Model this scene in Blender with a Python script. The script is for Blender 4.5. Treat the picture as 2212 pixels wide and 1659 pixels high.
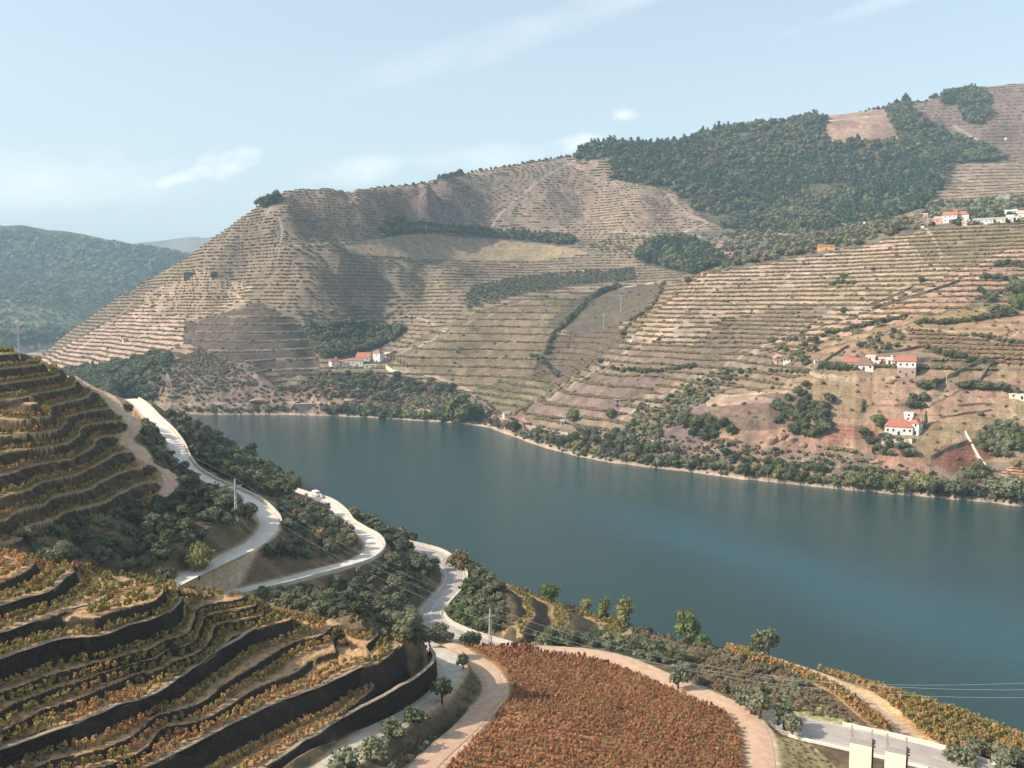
import bpy, math, random, time
import numpy as np
from math import radians, sin, cos, pi
T0 = time.time()
random.seed(7)
RNG = np.random.default_rng(11)
for o in list(bpy.data.objects):
    bpy.data.objects.remove(o)
SC = bpy.context.scene
COL = SC.collection

# ------------------------------------------------------------------ camera
FX, CX, CY, VH, CAMZ = 1841.0, 1106.0, 829.5, 660.0, 100.0      # measured on a 2212 x 1659 view
PITCH = math.atan((CY - VH) / FX)
cp, sp_ = math.cos(PITCH), math.sin(PITCH)
cam_d = bpy.data.cameras.new('camera')
cam = bpy.data.objects.new('camera', cam_d); COL.objects.link(cam)
cam.location = (0, 0, CAMZ)
cam.rotation_euler = (pi / 2 - PITCH, 0, 0)
cam_d.sensor_width = 36.0
cam_d.lens = 36.0 * FX / 2212.0
cam_d.clip_start = 1.0
cam_d.clip_end = 60000
SC.camera = cam

# ------------------------------------------------------------------ sun, sky, exposure
SUN_AZ = radians(-102.0)      # from +Y towards +X; the sun stands on the left, a little behind the camera
SUN_EL = radians(33.5)
SUN_DIR = (sin(SUN_AZ) * cos(SUN_EL), cos(SUN_AZ) * cos(SUN_EL), sin(SUN_EL))
sd = bpy.data.lights.new('sun', 'SUN'); so = bpy.data.objects.new('sun', sd); COL.objects.link(so)
sd.energy = 5.0; sd.angle = radians(0.6); sd.color = (1.0, 0.92, 0.80)
from mathutils import Vector
so.rotation_euler = Vector(SUN_DIR).to_track_quat('Z', 'Y').to_euler()
so.location = (-300, -100, 500)
W = bpy.data.worlds.new('World'); SC.world = W; W.use_nodes = True
SC.view_settings.view_transform = 'Standard'; SC.view_settings.look = 'None'
SC.view_settings.exposure = 0.58; SC.view_settings.gamma = 1.0
SC.render.engine = 'CYCLES'
SC.cycles.max_bounces = 4; SC.cycles.diffuse_bounces = 2; SC.cycles.glossy_bounces = 2
SC.cycles.transparent_max_bounces = 6; SC.cycles.volume_bounces = 0
SC.cycles.use_denoising = True
SC.cycles.sample_clamp_indirect = 4
SC.cycles.volume_step_rate = 4.0

def build_world():
    nt = W.node_tree; N = nt.nodes; L = nt.links
    for n in list(N): N.remove(n)
    out = N.new('ShaderNodeOutputWorld'); bg = N.new('ShaderNodeBackground')
    L.new(bg.outputs[0], out.inputs[0])
    sky = N.new('ShaderNodeTexSky'); sky.sky_type = 'NISHITA'; sky.sun_disc = False
    sky.sun_elevation = SUN_EL; sky.sun_rotation = SUN_AZ
    sky.altitude = 200; sky.air_density = 1.0; sky.dust_density = 2.2; sky.ozone_density = 1.6
    # thin bright clouds by direction
    tc = N.new('ShaderNodeTexCoord'); sep = N.new('ShaderNodeSeparateXYZ'); L.new(tc.outputs['Generated'], sep.inputs[0])
    def math_(op, a, b=None, c=None):
        m = N.new('ShaderNodeMath'); m.operation = op
        for i, v in enumerate((a, b, c)):
            if v is None: continue
            if isinstance(v, (int, float)): m.inputs[i].default_value = v
            else: L.new(v, m.inputs[i])
        return m.outputs[0]
    az = math_('ARCTAN2', sep.outputs[0], sep.outputs[1])
    el = math_('ARCSINE', sep.outputs[2])
    def cloud(a0, e0, sa, se, rot, scale, thr, gain, seed):
        da = math_('SUBTRACT', az, a0); de = math_('SUBTRACT', el, e0)
        c_, s_ = cos(rot), sin(rot)
        x = math_('ADD', math_('MULTIPLY', da, c_), math_('MULTIPLY', de, s_))
        y = math_('SUBTRACT', math_('MULTIPLY', de, c_), math_('MULTIPLY', da, s_))
        xs = math_('DIVIDE', x, sa); ys = math_('DIVIDE', y, se)
        d2 = math_('ADD', math_('MULTIPLY', xs, xs), math_('MULTIPLY', ys, ys))
        fall = math_('EXPONENT', math_('MULTIPLY', d2, -1.0))
        cb = N.new('ShaderNodeCombineXYZ'); L.new(x, cb.inputs[0]); L.new(math_('MULTIPLY', y, 2.2), cb.inputs[1]); cb.inputs[2].default_value = seed
        nz = N.new('ShaderNodeTexNoise'); nz.inputs['Scale'].default_value = scale; nz.inputs['Detail'].default_value = 7; nz.inputs['Roughness'].default_value = 0.6
        L.new(cb.outputs[0], nz.inputs['Vector'])
        m = math_('MULTIPLY_ADD', math_('SUBTRACT', math_('MULTIPLY', fall, nz.outputs[0]), thr), gain, 0.0)
        m = N.new('ShaderNodeClamp').outputs[0] if False else math_('MINIMUM', math_('MAXIMUM', m, 0.0), 1.0)
        return m
    parts = []
    for a in CLOUDS: parts.append(math_('MULTIPLY', cloud(*a[:9]), a[9]))
    tot = parts[0]
    for p in parts[1:]: tot = math_('MAXIMUM', tot, p)
    # whitish veil near the horizon
    veil = math_('MULTIPLY', math_('EXPONENT', math_('MULTIPLY', math_('ABSOLUTE', el), -4.5)), 0.70)
    veil = math_('ADD', veil, 0.24)
    mixv = N.new('ShaderNodeMix'); mixv.data_type = 'RGBA'
    L.new(veil, mixv.inputs[0]); L.new(sky.outputs[0], mixv.inputs[6]); mixv.inputs[7].default_value = SKY_VEIL
    hs = N.new('ShaderNodeHueSaturation'); hs.inputs['Saturation'].default_value = 1.0
    tn = N.new('ShaderNodeMix'); tn.data_type = 'RGBA'; tn.blend_type = 'MULTIPLY'; tn.inputs[0].default_value = 1.0; tn.inputs[7].default_value = (0.95, 1.0, 0.975, 1)
    L.new(mixv.outputs[2], tn.inputs[6]); L.new(tn.outputs[2], hs.inputs['Color'])
    mx = N.new('ShaderNodeMix'); mx.data_type = 'RGBA'
    L.new(tot, mx.inputs[0]); L.new(hs.outputs[0], mx.inputs[6]); mx.inputs[7].default_value = SKY_CLOUD
    L.new(mx.outputs[2], bg.inputs[0]); bg.inputs[1].default_value = SKY_STRENGTH
SKY_STRENGTH = 0.15
SKY_VEIL = (4.5, 4.8, 4.8, 1)
SKY_CLOUD = (8.0, 7.7, 7.6, 1)
def skydir(u, v):
    return math.atan((u - CX) / FX), math.atan((VH - v) / FX)
CLOUDS = []
def _c(u, v, su, sv, rot, scale, thr, gain, seed, amt):
    a, e = skydir(u, v); CLOUDS.append((a, e, su / FX, sv / FX, radians(rot), scale, thr, gain, seed, amt))
_c(500, 375, 95, 40, 20, 22, 0.27, 3.2, 1.3, 0.6)
_c(400, 412, 90, 20, 16, 20, 0.22, 3.0, 4.3, 0.5)
_c(1250, 318, 90, 26, 6, 14, 0.30, 4.0, 2.1, 0.45)
_c(1345, 262, 45, 20, 0, 18, 0.3, 4.0, 7.7, 0.35)
_c(60, 430, 400, 90, 4, 8, 0.24, 2.2, 5.5, 0.55)
_c(760, 380, 260, 50, 6, 9, 0.36, 3.0, 8.5, 0.4)
_c(1180, 70, 620, 60, 17, 9, 0.27, 2.2, 9.9, 0.22)
_c(1400, 20, 260, 22, 14, 10, 0.24, 2.6, 3.9, 0.2)
_c(1980, 60, 400, 20, 12, 12, 0.24, 2.6, 12.2, 0.2)
_c(1060, 345, 240, 40, 2, 10, 0.26, 2.5, 6.1, 0.35)
build_world()
# ------------------------------------------------------------------ projection helpers
def ray(u, v):
    x = (np.asarray(u, float) - CX) / FX; y = (CY - np.asarray(v, float)) / FX
    fy = cp + sp_ * y; fz = -sp_ + cp * y
    return np.arctan2(x, fy), fz / np.hypot(x, fy)
def proj(th, t):
    dep = np.cos(th) * cp - t * sp_; up = np.cos(th) * sp_ + t * cp
    dep = np.maximum(dep, 1e-3)
    return CX + FX * np.sin(th) / dep, CY - FX * up / dep
def pz(u, v, z):           # the point of pixel u, v that lies at height z
    th, t = ray(u, v); r = (z - CAMZ) / t
    return np.array([r * math.sin(th), r * math.cos(th), z])
def pd(u, v, D):
    th, t = ray(u, v)
    return np.array([D * math.sin(th), D * math.cos(th), CAMZ + t * D])

# ------------------------------------------------------------------ noise
def _hash(i, j, s):
    n = (i.astype(np.int64) * 374761393 + j.astype(np.int64) * 668265263 + s * 144665) & 0x7fffffff
    n = ((n ^ (n >> 13)) * 1274126177) & 0x7fffffff
    n = (n ^ (n >> 16)) & 0xffff
    return n.astype(np.float32) / 65535.0
def vnoise(x, y, s=0):
    xi = np.floor(x); yi = np.floor(y); fx = (x - xi).astype(np.float32); fy = (y - yi).astype(np.float32)
    fx = fx * fx * (3 - 2 * fx); fy = fy * fy * (3 - 2 * fy)
    xi = xi.astype(np.int64); yi = yi.astype(np.int64)
    a = _hash(xi, yi, s); b = _hash(xi + 1, yi, s); c = _hash(xi, yi + 1, s); d = _hash(xi + 1, yi + 1, s)
    return (a + (b - a) * fx) * (1 - fy) + (c + (d - c) * fx) * fy - 0.5
def fbm(x, y, s=0, oct=4, g=0.5):
    r = 0; a = 1.0
    for k in range(oct):
        r = r + a * vnoise(x * 2 ** k + 13.7 * k, y * 2 ** k - 7.1 * k, s + k); a *= g
    return r
def sstep(a, b, x):
    t = np.clip((x - a) / (b - a), 0, 1); return t * t * (3 - 2 * t)

# ------------------------------------------------------------------ mesh helpers
def new_mesh(name, verts, quads=None, tris=None, smooth=False):
    me = bpy.data.meshes.new(name)
    verts = np.asarray(verts, np.float32).reshape(-1, 3)
    nq = 0 if quads is None else len(quads); ntr = 0 if tris is None else len(tris)
    me.vertices.add(len(verts)); me.vertices.foreach_set('co', verts.ravel())
    idx = []; start = []; tot = 0
    if nq:
        q = np.asarray(quads, np.int32); idx.append(q.ravel()); start.append(np.arange(nq, dtype=np.int32) * 4); tot = nq * 4
    if ntr:
        t = np.asarray(tris, np.int32); idx.append(t.ravel()); start.append(tot + np.arange(ntr, dtype=np.int32) * 3)
    idx = np.concatenate(idx); start = np.concatenate(start)
    me.loops.add(len(idx)); me.loops.foreach_set('vertex_index', idx)
    me.polygons.add(nq + ntr); me.polygons.foreach_set('loop_start', start)
    me.polygons.foreach_set('use_smooth', np.full(nq + ntr, smooth))
    me.update(calc_edges=True)
    return me
def obj_of(name, me, mat=None, parent=None):
    o = bpy.data.objects.new(name, me); COL.objects.link(o)
    if mat is not None and me is not None and not me.materials: me.materials.append(mat)
    if parent is not None: o.parent = parent
    return o
def tag(o, label=None, cat=None, group=None, kind=None):
    if label: o['label'] = label
    if cat: o['category'] = cat
    if group: o['group'] = group
    if kind: o['kind'] = kind
    return o
def empty(name, loc, rz=0.0):
    o = bpy.data.objects.new(name, None); COL.objects.link(o); o.location = loc; o.rotation_euler = (0, 0, rz); return o
class MB:                    # collects boxes, prisms and tubes into one mesh
    def __init__(s): s.v = []; s.q = []; s.t = []; s.n = 0
    def add(s, v, q=None, t=None):
        v = np.asarray(v, float).reshape(-1, 3); s.v.append(v)
        if q is not None and len(q): s.q.append(np.asarray(q, int) + s.n)
        if t is not None and len(t): s.t.append(np.asarray(t, int) + s.n)
        s.n += len(v); return s
    def box(s, x0, x1, y0, y1, z0, z1):
        v = [(x, y, z) for z in (z0, z1) for (x, y) in ((x0, y0), (x1, y0), (x1, y1), (x0, y1))]
        return s.add(v, [(0, 3, 2, 1), (4, 5, 6, 7), (0, 1, 5, 4), (1, 2, 6, 5), (2, 3, 7, 6), (3, 0, 4, 7)])
    def tube(s, p0, p1, r0, r1=None, n=6):
        r1 = r0 if r1 is None else r1
        p0 = np.array(p0, float); p1 = np.array(p1, float); d = p1 - p0; L = np.linalg.norm(d); d = d / max(L, 1e-9)
        a = np.cross(d, (0, 0, 1.0)) if abs(d[2]) < 0.95 else np.cross(d, (1.0, 0, 0)); a /= np.linalg.norm(a); b = np.cross(d, a)
        v = []
        for p, r in ((p0, r0), (p1, r1)):
            for k in range(n):
                w = 2 * pi * k / n; v.append(p + r * (cos(w) * a + sin(w) * b))
        q = [(k, (k + 1) % n, n + (k + 1) % n, n + k) for k in range(n)]
        t = [(0, k + 1, k) for k in range(1, n - 1)] + [(n, n + k, n + k + 1) for k in range(1, n - 1)]
        return s.add(v, q, t)
    def path(s, pts, r, n=5):
        for a, b in zip(pts[:-1], pts[1:]): s.tube(a, b, r, r, n)
        return s
    def mesh(s, name, smooth=False):
        return new_mesh(name, np.vstack(s.v), np.vstack(s.q) if s.q else None, np.vstack(s.t) if s.t else None, smooth)
    def build(s, name, mat=None, parent=None, smooth=False):
        return obj_of(name, s.mesh(name, smooth), mat, parent)

# ------------------------------------------------------------------ node material helpers
def mat_new(name):
    m = bpy.data.materials.new(name); m.use_nodes = True
    nt = m.node_tree; b = nt.nodes['Principled BSDF']
    return m, nt, b
def nmath(nt, op, a, b=None, c=None):
    m = nt.nodes.new('ShaderNodeMath'); m.operation = op
    for i, v in enumerate((a, b, c)):
        if v is None: continue
        if isinstance(v, (int, float)): m.inputs[i].default_value = v
        else: nt.links.new(v, m.inputs[i])
    return m.outputs[0]
def nnoise(nt, scale, detail=4, rough=0.55, vec=None, dist=0.0):
    n = nt.nodes.new('ShaderNodeTexNoise'); n.inputs['Scale'].default_value = scale
    n.inputs['Detail'].default_value = detail; n.inputs['Roughness'].default_value = rough; n.inputs['Distortion'].default_value = dist
    if vec is None:
        g = nt.nodes.new('ShaderNodeNewGeometry'); vec = g.outputs['Position']
    nt.links.new(vec, n.inputs['Vector']); return n.outputs['Fac']
def nmix(nt, fac, a, b, mode='MIX'):
    m = nt.nodes.new('ShaderNodeMix'); m.data_type = 'RGBA'; m.blend_type = mode
    for i, v in ((0, fac), (6, a), (7, b)):
        if isinstance(v, (int, float)): m.inputs[i].default_value = v
        elif isinstance(v, tuple): m.inputs[i].default_value = v if len(v) == 4 else (*v, 1)
        else: nt.links.new(v, m.inputs[i])
    return m.outputs[2]
def nramp(nt, fac, stops):
    r = nt.nodes.new('ShaderNodeValToRGB'); e = r.color_ramp.elements
    e[0].position = stops[0][0]; e[0].color = (*stops[0][1], 1); e[1].position = stops[-1][0]; e[1].color = (*stops[-1][1], 1)
    for p, c in stops[1:-1]:
        x = e.new(p); x.color = (*c, 1)
    nt.links.new(fac, r.inputs[0]); return r.outputs[0]
def nmap(nt, x, a, b, c=0.0, d=1.0):
    m = nt.nodes.new('ShaderNodeMapRange'); m.inputs[1].default_value = a; m.inputs[2].default_value = b
    m.inputs[3].default_value = c; m.inputs[4].default_value = d; nt.links.new(x, m.inputs[0]); return m.outputs[0]
def simple_mat(name, c1, c2=None, scale=1.0, rough=0.9, bump=0.0, metal=0.0, spec=0.2, coords='object'):
    m, nt, b = mat_new(name)
    c2 = c2 or tuple(x * 0.75 for x in c1)
    tc = nt.nodes.new('ShaderNodeTexCoord')
    f = nnoise(nt, scale, 5, 0.6, tc.outputs['Object'] if coords == 'object' else None)
    nt.links.new(nmix(nt, nmap(nt, f, 0.3, 0.7), (*c1, 1), (*c2, 1)), b.inputs['Base Color'])
    b.inputs['Roughness'].default_value = rough; b.inputs['Metallic'].default_value = metal
    b.inputs['Specular IOR Level'].default_value = spec
    if bump:
        bn = nt.nodes.new('ShaderNodeBump'); bn.inputs['Strength'].default_value = bump; bn.inputs['Distance'].default_value = 0.1
        nt.links.new(f, bn.inputs['Height']); nt.links.new(bn.outputs[0], b.inputs['Normal'])
    return m
def srgb(r, g, b):
    f = lambda c: ((c / 255 + 0.055) / 1.055) ** 2.4 if c > 10 else c / 255 / 12.92
    return (f(r), f(g), f(b))
# ================================================================== TERRAIN
# Control points measured on the photograph and placed at real heights; a thin plate surface in (bearing, log distance) joins them.
def tps_fit(th, lr, z, lam=1e-4):
    P = np.stack([th, lr], 1); n = len(P)
    d2 = ((P[:, None] - P[None]) ** 2).sum(-1)
    K = 0.5 * d2 * np.log(d2 + 1e-12) + lam * np.eye(n)
    Q = np.hstack([np.ones((n, 1)), P]); A = np.block([[K, Q], [Q.T, np.zeros((3, 3))]])
    w = np.linalg.solve(A, np.concatenate([z, np.zeros(3)]))
    return P, w
def tps_eval(fit, th, lr):
    P, w = fit; sh = th.shape; th = th.ravel(); lr = lr.ravel(); out = np.empty(len(th))
    for i in range(0, len(th), 20000):
        a = th[i:i + 20000, None] - P[None, :, 0]; b = lr[i:i + 20000, None] - P[None, :, 1]
        d2 = a * a + b * b
        out[i:i + 20000] = (0.5 * d2 * np.log(d2 + 1e-12)) @ w[:-3] + w[-3] + w[-2] * th[i:i + 20000] + w[-1] * lr[i:i + 20000]
    return out.reshape(sh)
def upsample(C, n0, n1):     # Catmull-Rom resampling of a coarse grid
    def one(A, n):
        m = A.shape[0]; x = np.linspace(0, m - 1, n); i = np.clip(np.floor(x).astype(int), 0, m - 2); f = (x - i)[:, None]
        g = lambda k: A[np.clip(i + k, 0, m - 1)]
        p0, p1, p2, p3 = g(-1), g(0), g(1), g(2)
        return 0.5 * (2 * p1 + (p2 - p0) * f + (2 * p0 - 5 * p1 + 4 * p2 - p3) * f ** 2 + (3 * p1 - p0 - 3 * p2 + p3) * f ** 3)
    return one(one(C, n0).T, n1).T

class Grid:                  # a height field sampled by bearing and distance
    def __init__(s, th0, th1, nc, r0, r1, nr):
        s.th = np.linspace(th0, th1, nc); s.lr = np.linspace(math.log(r0), math.log(r1), nr)
        s.nc, s.nr = nc, nr; s.r = np.exp(s.lr)
        s.X = (s.r[:, None] * np.sin(s.th)[None]); s.Y = (s.r[:, None] * np.cos(s.th)[None])
    def base(s, fit, step=6):
        a, b = s.nr // step, s.nc // step
        TH, LR = np.meshgrid(np.linspace(s.th[0], s.th[-1], b), np.linspace(s.lr[0], s.lr[-1], a))
        return upsample(tps_eval(fit, TH, LR), s.nr, s.nc)
    def finish(s):
        s.T = (s.Z - CAMZ) / s.r[:, None]
        s.CM = np.maximum.accumulate(s.T, axis=0)
        s.VIS = s.T >= s.CM - 1e-4
        s.U, s.V = proj(np.broadcast_to(s.th[None], s.Z.shape), s.T)
    def height(s, x, y):     # bilinear height at world x, y
        x = np.asarray(x, float); y = np.asarray(y, float)
        c = (np.arctan2(x, y) - s.th[0]) / (s.th[1] - s.th[0]); q = (np.log(np.hypot(x, y)) - s.lr[0]) / (s.lr[1] - s.lr[0])
        c = np.clip(c, 0, s.nc - 1.001); q = np.clip(q, 0, s.nr - 1.001)
        i = q.astype(int); j = c.astype(int); f = q - i; g = c - j
        return (s.Z[i, j] * (1 - g) + s.Z[i, j + 1] * g) * (1 - f) + (s.Z[i + 1, j] * (1 - g) + s.Z[i + 1, j + 1] * g) * f
    def hit(s, u, v):        # where the line through photo point u, v meets the ground
        th, t = ray(u, v); j = int(np.clip(round((float(th) - s.th[0]) / (s.th[1] - s.th[0])), 0, s.nc - 1))
        k = int(np.searchsorted(s.CM[:, j], float(t)))
        if k >= s.nr - 1: k = int(s.T[:, j].argmax())
        k = max(k, 1)
        r = s.r[k]; th = float(th)
        return np.array([r * math.sin(th), r * math.cos(th), s.Z[k, j]])
    def ridge(s, u, r0, r1):
        th = float(ray(u, 900)[0]); j = int(np.clip(round((th - s.th[0]) / (s.th[1] - s.th[0])), 0, s.nc - 1))
        a, b = np.searchsorted(s.r, (r0, r1)); k = a + int(s.T[a:b, j].argmax()); return np.array([s.r[k] * math.sin(th), s.r[k] * math.cos(th), s.Z[k, j]])
    def mesh(s, name):
        v = np.stack([s.X, s.Y, s.Z], -1).reshape(-1, 3)
        i = np.arange(s.nr - 1)[:, None] * s.nc + np.arange(s.nc - 1)[None]; i = i.ravel()
        q = np.stack([i, i + 1, i + s.nc + 1, i + s.nc], 1)
        return new_mesh(name, v, q, smooth=True)

def inpoly(U, V, poly):
    P = np.array(poly, float); m = np.zeros(U.shape, bool)
    bb = (U >= P[:, 0].min()) & (U <= P[:, 0].max()) & (V >= P[:, 1].min()) & (V <= P[:, 1].max())
    if not bb.any(): return m
    u = U[bb]; v = V[bb]; c = np.zeros(len(u), bool)
    for (x0, y0), (x1, y1) in zip(P, np.roll(P, -1, 0)):
        if y0 == y1: continue
        k = ((y0 > v) != (y1 > v)) & (u < (x1 - x0) * (v - y0) / (y1 - y0) + x0); c ^= k
    m[bb] = c; return m
def dline(U, V, pts, wmax=60):   # distance to a polyline and arc parameter, inside a padded box
    D = np.full(U.shape, 1e9); Wt = np.zeros(U.shape)
    P = np.array(pts, float)
    for k in range(len(P) - 1):
        (x0, y0), (x1, y1) = P[k][:2], P[k + 1][:2]
        bb = (U > min(x0, x1) - wmax) & (U < max(x0, x1) + wmax) & (V > min(y0, y1) - wmax) & (V < max(y0, y1) + wmax)
        if not bb.any(): continue
        u = U[bb]; v = V[bb]; dx, dy = x1 - x0, y1 - y0; L = dx * dx + dy * dy + 1e-9
        t = np.clip(((u - x0) * dx + (v - y0) * dy) / L, 0, 1); d = np.hypot(u - x0 - t * dx, v - y0 - t * dy)
        o = D[bb]; w = Wt[bb]; k2 = d < o; o[k2] = d[k2]; w[k2] = (k + t)[k2]; D[bb] = o; Wt[bb] = w
    return D, Wt
def spline(pts, step):       # Catmull-Rom through 3D points, resampled
    P = np.array(pts, float); P = np.vstack([2 * P[0] - P[1], P, 2 * P[-1] - P[-2]]); out = []
    for i in range(1, len(P) - 2):
        n = max(2, int(np.linalg.norm(P[i + 1] - P[i]) / step))
        for f in np.linspace(0, 1, n, endpoint=False):
            out.append(0.5 * (2 * P[i] + (P[i + 1] - P[i - 1]) * f + (2 * P[i - 1] - 5 * P[i] + 4 * P[i + 1] - P[i + 2]) * f ** 2 + (3 * P[i] - P[i - 1] - 3 * P[i + 1] + P[i + 2]) * f ** 3))
    out.append(P[-2]); return np.array(out)

# ---------------------------------------------------------------- near bank
ROADS = {   # centre lines: photo point and height of the roadway
 'A': [(285, 862, 54), (305, 876, 53), (330, 903, 51), (358, 930, 49), (380, 962, 47), (391, 990, 45.5), (410, 1015, 44), (450, 1040, 42.8), (500, 1062, 41.7),
       (540, 1082, 40.8), (570, 1108, 39.8), (582, 1132, 39), (566, 1160, 38.3), (530, 1185, 37.8), (470, 1214, 37.2), (400, 1247, 36.6), (330, 1282, 36), (250, 1320, 35.5)],
 'B': [(600, 1052, 24), (650, 1068, 23.7), (700, 1083, 24), (730, 1106, 24.8), (745, 1128, 26), (772, 1146, 26.8), (800, 1163, 27.6), (808, 1183, 28), (790, 1203, 28.4), (757, 1217, 28.8),
       (677, 1238, 29.4), (627, 1252, 29.8), (537, 1274, 30.2), (470, 1290, 30.5), (380, 1325, 30.8)],
 'C': [(840, 1172, 21), (896, 1184, 20), (938, 1197, 19.4), (972, 1222, 18.8), (983, 1247, 18.2), (970, 1275, 17.7), (945, 1302, 17.3), (930, 1326, 16.9), (945, 1350, 16.6),
       (985, 1371, 16.4), (1034, 1388, 16.2), (1100, 1408, 16.2)],
 'E': [(1660, 1553, 21.6), (1700, 1562, 21.5), (1759, 1577, 21.4), (1859, 1599, 21.2), (1960, 1622, 21), (2035, 1642, 20.8), (2150, 1680, 20.5), (2300, 1730, 20)],
 'G': [(905, 1388, 26), (934, 1404, 27), (962, 1418, 28), (978, 1443, 29), (958, 1476, 30), (922, 1509, 31), (866, 1547, 32), (791, 1600, 33.2), (728, 1650, 34.2), (640, 1720, 35.5)],
 'D': [(975, 1398, 23.2), (1009, 1419, 23.5), (1042, 1439, 24), (1066, 1469, 24.8), (1069, 1499, 25.8), (1042, 1534, 27), (992, 1587, 29), (929, 1647, 31), (850, 1730, 33.2)],
 'F': [(1170, 1403, 19.8), (1265, 1410, 19.8), (1340, 1425, 20.1), (1415, 1455, 20.6), (1475, 1482, 21.1), (1541, 1510, 21.8), (1600, 1540, 22.4), (1636, 1578, 23.2), (1646, 1620, 24), (1650, 1668, 25), (1650, 1740, 26.4)],
 'T': [(150, 812, 76.3), (180, 829, 74.5), (226, 850, 71.5), (246, 867, 69.5), (258, 890, 67.2), (281, 904, 65.6), (292, 920, 64), (283, 937, 62.3), (272, 952, 60.7), (296, 967, 59.2), (316, 992, 57), (351, 1015, 53.8), (369, 1032, 51.9), (367, 1050, 50.3), (352, 1069, 48.8)],
 'H': [(1640, 1418, 14.2), (1697, 1436, 14.6), (1784, 1466, 15.6), (1859, 1508, 17), (1910, 1545, 18.2), (1960, 1588, 19.6), (2010, 1640, 20.4)],
}
RW = dict(A=5.2, B=5.1, C=6.2, E=7.8, G=4.6, D=3.6, F=3.9, T=2.4, H=2.4)
WALLS = [    # tops of the foreground retaining walls: height of the top, wall height, photo points
 (36.0, 3.4, [(573, 1657), (678, 1589), (766, 1536), (879, 1476), (926, 1441), (939, 1419), (930, 1402)]),
 (39.7, 3.0, [(250, 1690), (326, 1654), (376, 1629), (476, 1577), (553, 1541), (603, 1516), (693, 1484), (779, 1441), (849, 1406), (857, 1394), (846, 1384)]),
 (45.0, 2.9, [(-120, 1665), (0, 1619), (150, 1567), (251, 1526), (311, 1511), (371, 1476), (476, 1404), (545, 1362), (585, 1331)]),
 (52.3, 3.4, [(-120, 1460), (0, 1424), (100, 1391), (160, 1379), (213, 1374), (276, 1354), (338, 1336), (383, 1306), (389, 1292)]),
 (54.4, 1.7, [(-120, 1402), (0, 1368), (75, 1343), (140, 1318), (213, 1301), (262, 1262), (281, 1252)]),
 (56.4, 1.7, [(-120, 1345), (0, 1308), (50, 1293), (103, 1281), (140, 1247), (158, 1236)]),
]
LEVELS = [32.6, 36.0, 39.7, 41.0, 42.3, 45.0, 46.3, 47.6, 48.9, 52.3, 54.4, 56.4, 58.2, 60.2]
near = []
for zz, hh, pts in WALLS:
    for u, v in pts: near.append(pz(u, v, zz))
# the small curved banks that run between the main walls
for zz, pts in [(41.0, [(300, 1625), (430, 1558), (550, 1487), (640, 1445), (720, 1400), (745, 1372)]),
                (42.3, [(120, 1640), (330, 1553), (480, 1480), (560, 1430), (640, 1385), (668, 1358)]),
                (46.3, [(0, 1582), (100, 1531), (215, 1489), (300, 1456), (376, 1429), (458, 1376), (478, 1348), (465, 1314)]),
                (47.6, [(0, 1539), (83, 1501), (200, 1464), (290, 1434), (360, 1405), (430, 1362), (446, 1332)]),
                (48.9, [(0, 1496), (100, 1461), (210, 1431), (320, 1404), (381, 1379), (418, 1344), (424, 1318)])]:
    for u, v in pts: near.append(pz(u, v, zz))
# brow of the foreground hill and the fall behind it
for u, v, zz, dz in [(-150, 1188, 60.5, 14), (0, 1195, 59, 13), (60, 1205, 58.2, 13), (150, 1221, 56.3, 12), (200, 1236, 55.2, 12), (290, 1248, 54, 12), (370, 1266, 52.9, 12), (420, 1276, 51, 11), (480, 1284, 49, 12),
                     (560, 1305, 47.3, 12), (620, 1328, 45.6, 12), (690, 1342, 43.8, 12), (750, 1352, 42.6, 12), (820, 1370, 41.0, 12), (850, 1380, 40.0, 12)]:
    p = pz(u, v, zz); near.append(p); r = math.hypot(p[0], p[1])
    for k, f in ((0.08, 0.35), (0.2, 1.0)):
        near.append(np.array([p[0] * (1 + k), p[1] * (1 + k), zz - dz * f]))
for k, rd in ROADS.items():
    for a in rd: near.append(pz(*a))
# left hill: contour heights
for u, v, zz in [(0, 764, 86.5), (35, 770, 84.5), (110, 792, 80), (-150, 742, 89.8), (-150, 860, 77.7), (-150, 1000, 66.2), (-150, 1120, 57.5),
                 (0, 840, 78.3), (0, 897, 72.9), (80, 880, 75), (140, 845, 75.3), (0, 935, 69.5), (120, 895, 71.5), (205, 845, 72.5),
                 (0, 985, 65.4), (140, 930, 68), (230, 872, 68.6), (0, 1010, 63.5), (100, 975, 64.5), (200, 925, 64.5), (250, 897, 66),
                 (0, 1050, 60.4), (150, 1010, 60.5), (230, 968, 60.2), (0, 1078, 58.4), (200, 1035, 56.5), (270, 985, 58), (0, 1120, 55.5), (100, 1103, 54), (230, 1068, 53), (320, 1030, 53), (330, 1060, 50),
                 (0, 1178, 51.6), (60, 1165, 50.6), (150, 1130, 49.5), (300, 1090, 48.7), (400, 1072, 47.5), (420, 1045, 46.5), (395, 1060, 48)]:
    near.append(pz(u, v, zz))
for u, v, zz in [(-150, 741, 89.8), (0, 764, 86.5), (35, 770, 84.5), (110, 792, 80), (180, 826, 74.5), (245, 866, 69.5)]:
    p = pz(u, v, zz)
    near.append(np.array([p[0] * 1.12, p[1] * 1.12, zz - 12])); near.append(np.array([p[0] * 1.35, p[1] * 1.35, zz - 45]))
    near.append(np.array([p[0] * 1.75, p[1] * 1.75, -6]))
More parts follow.
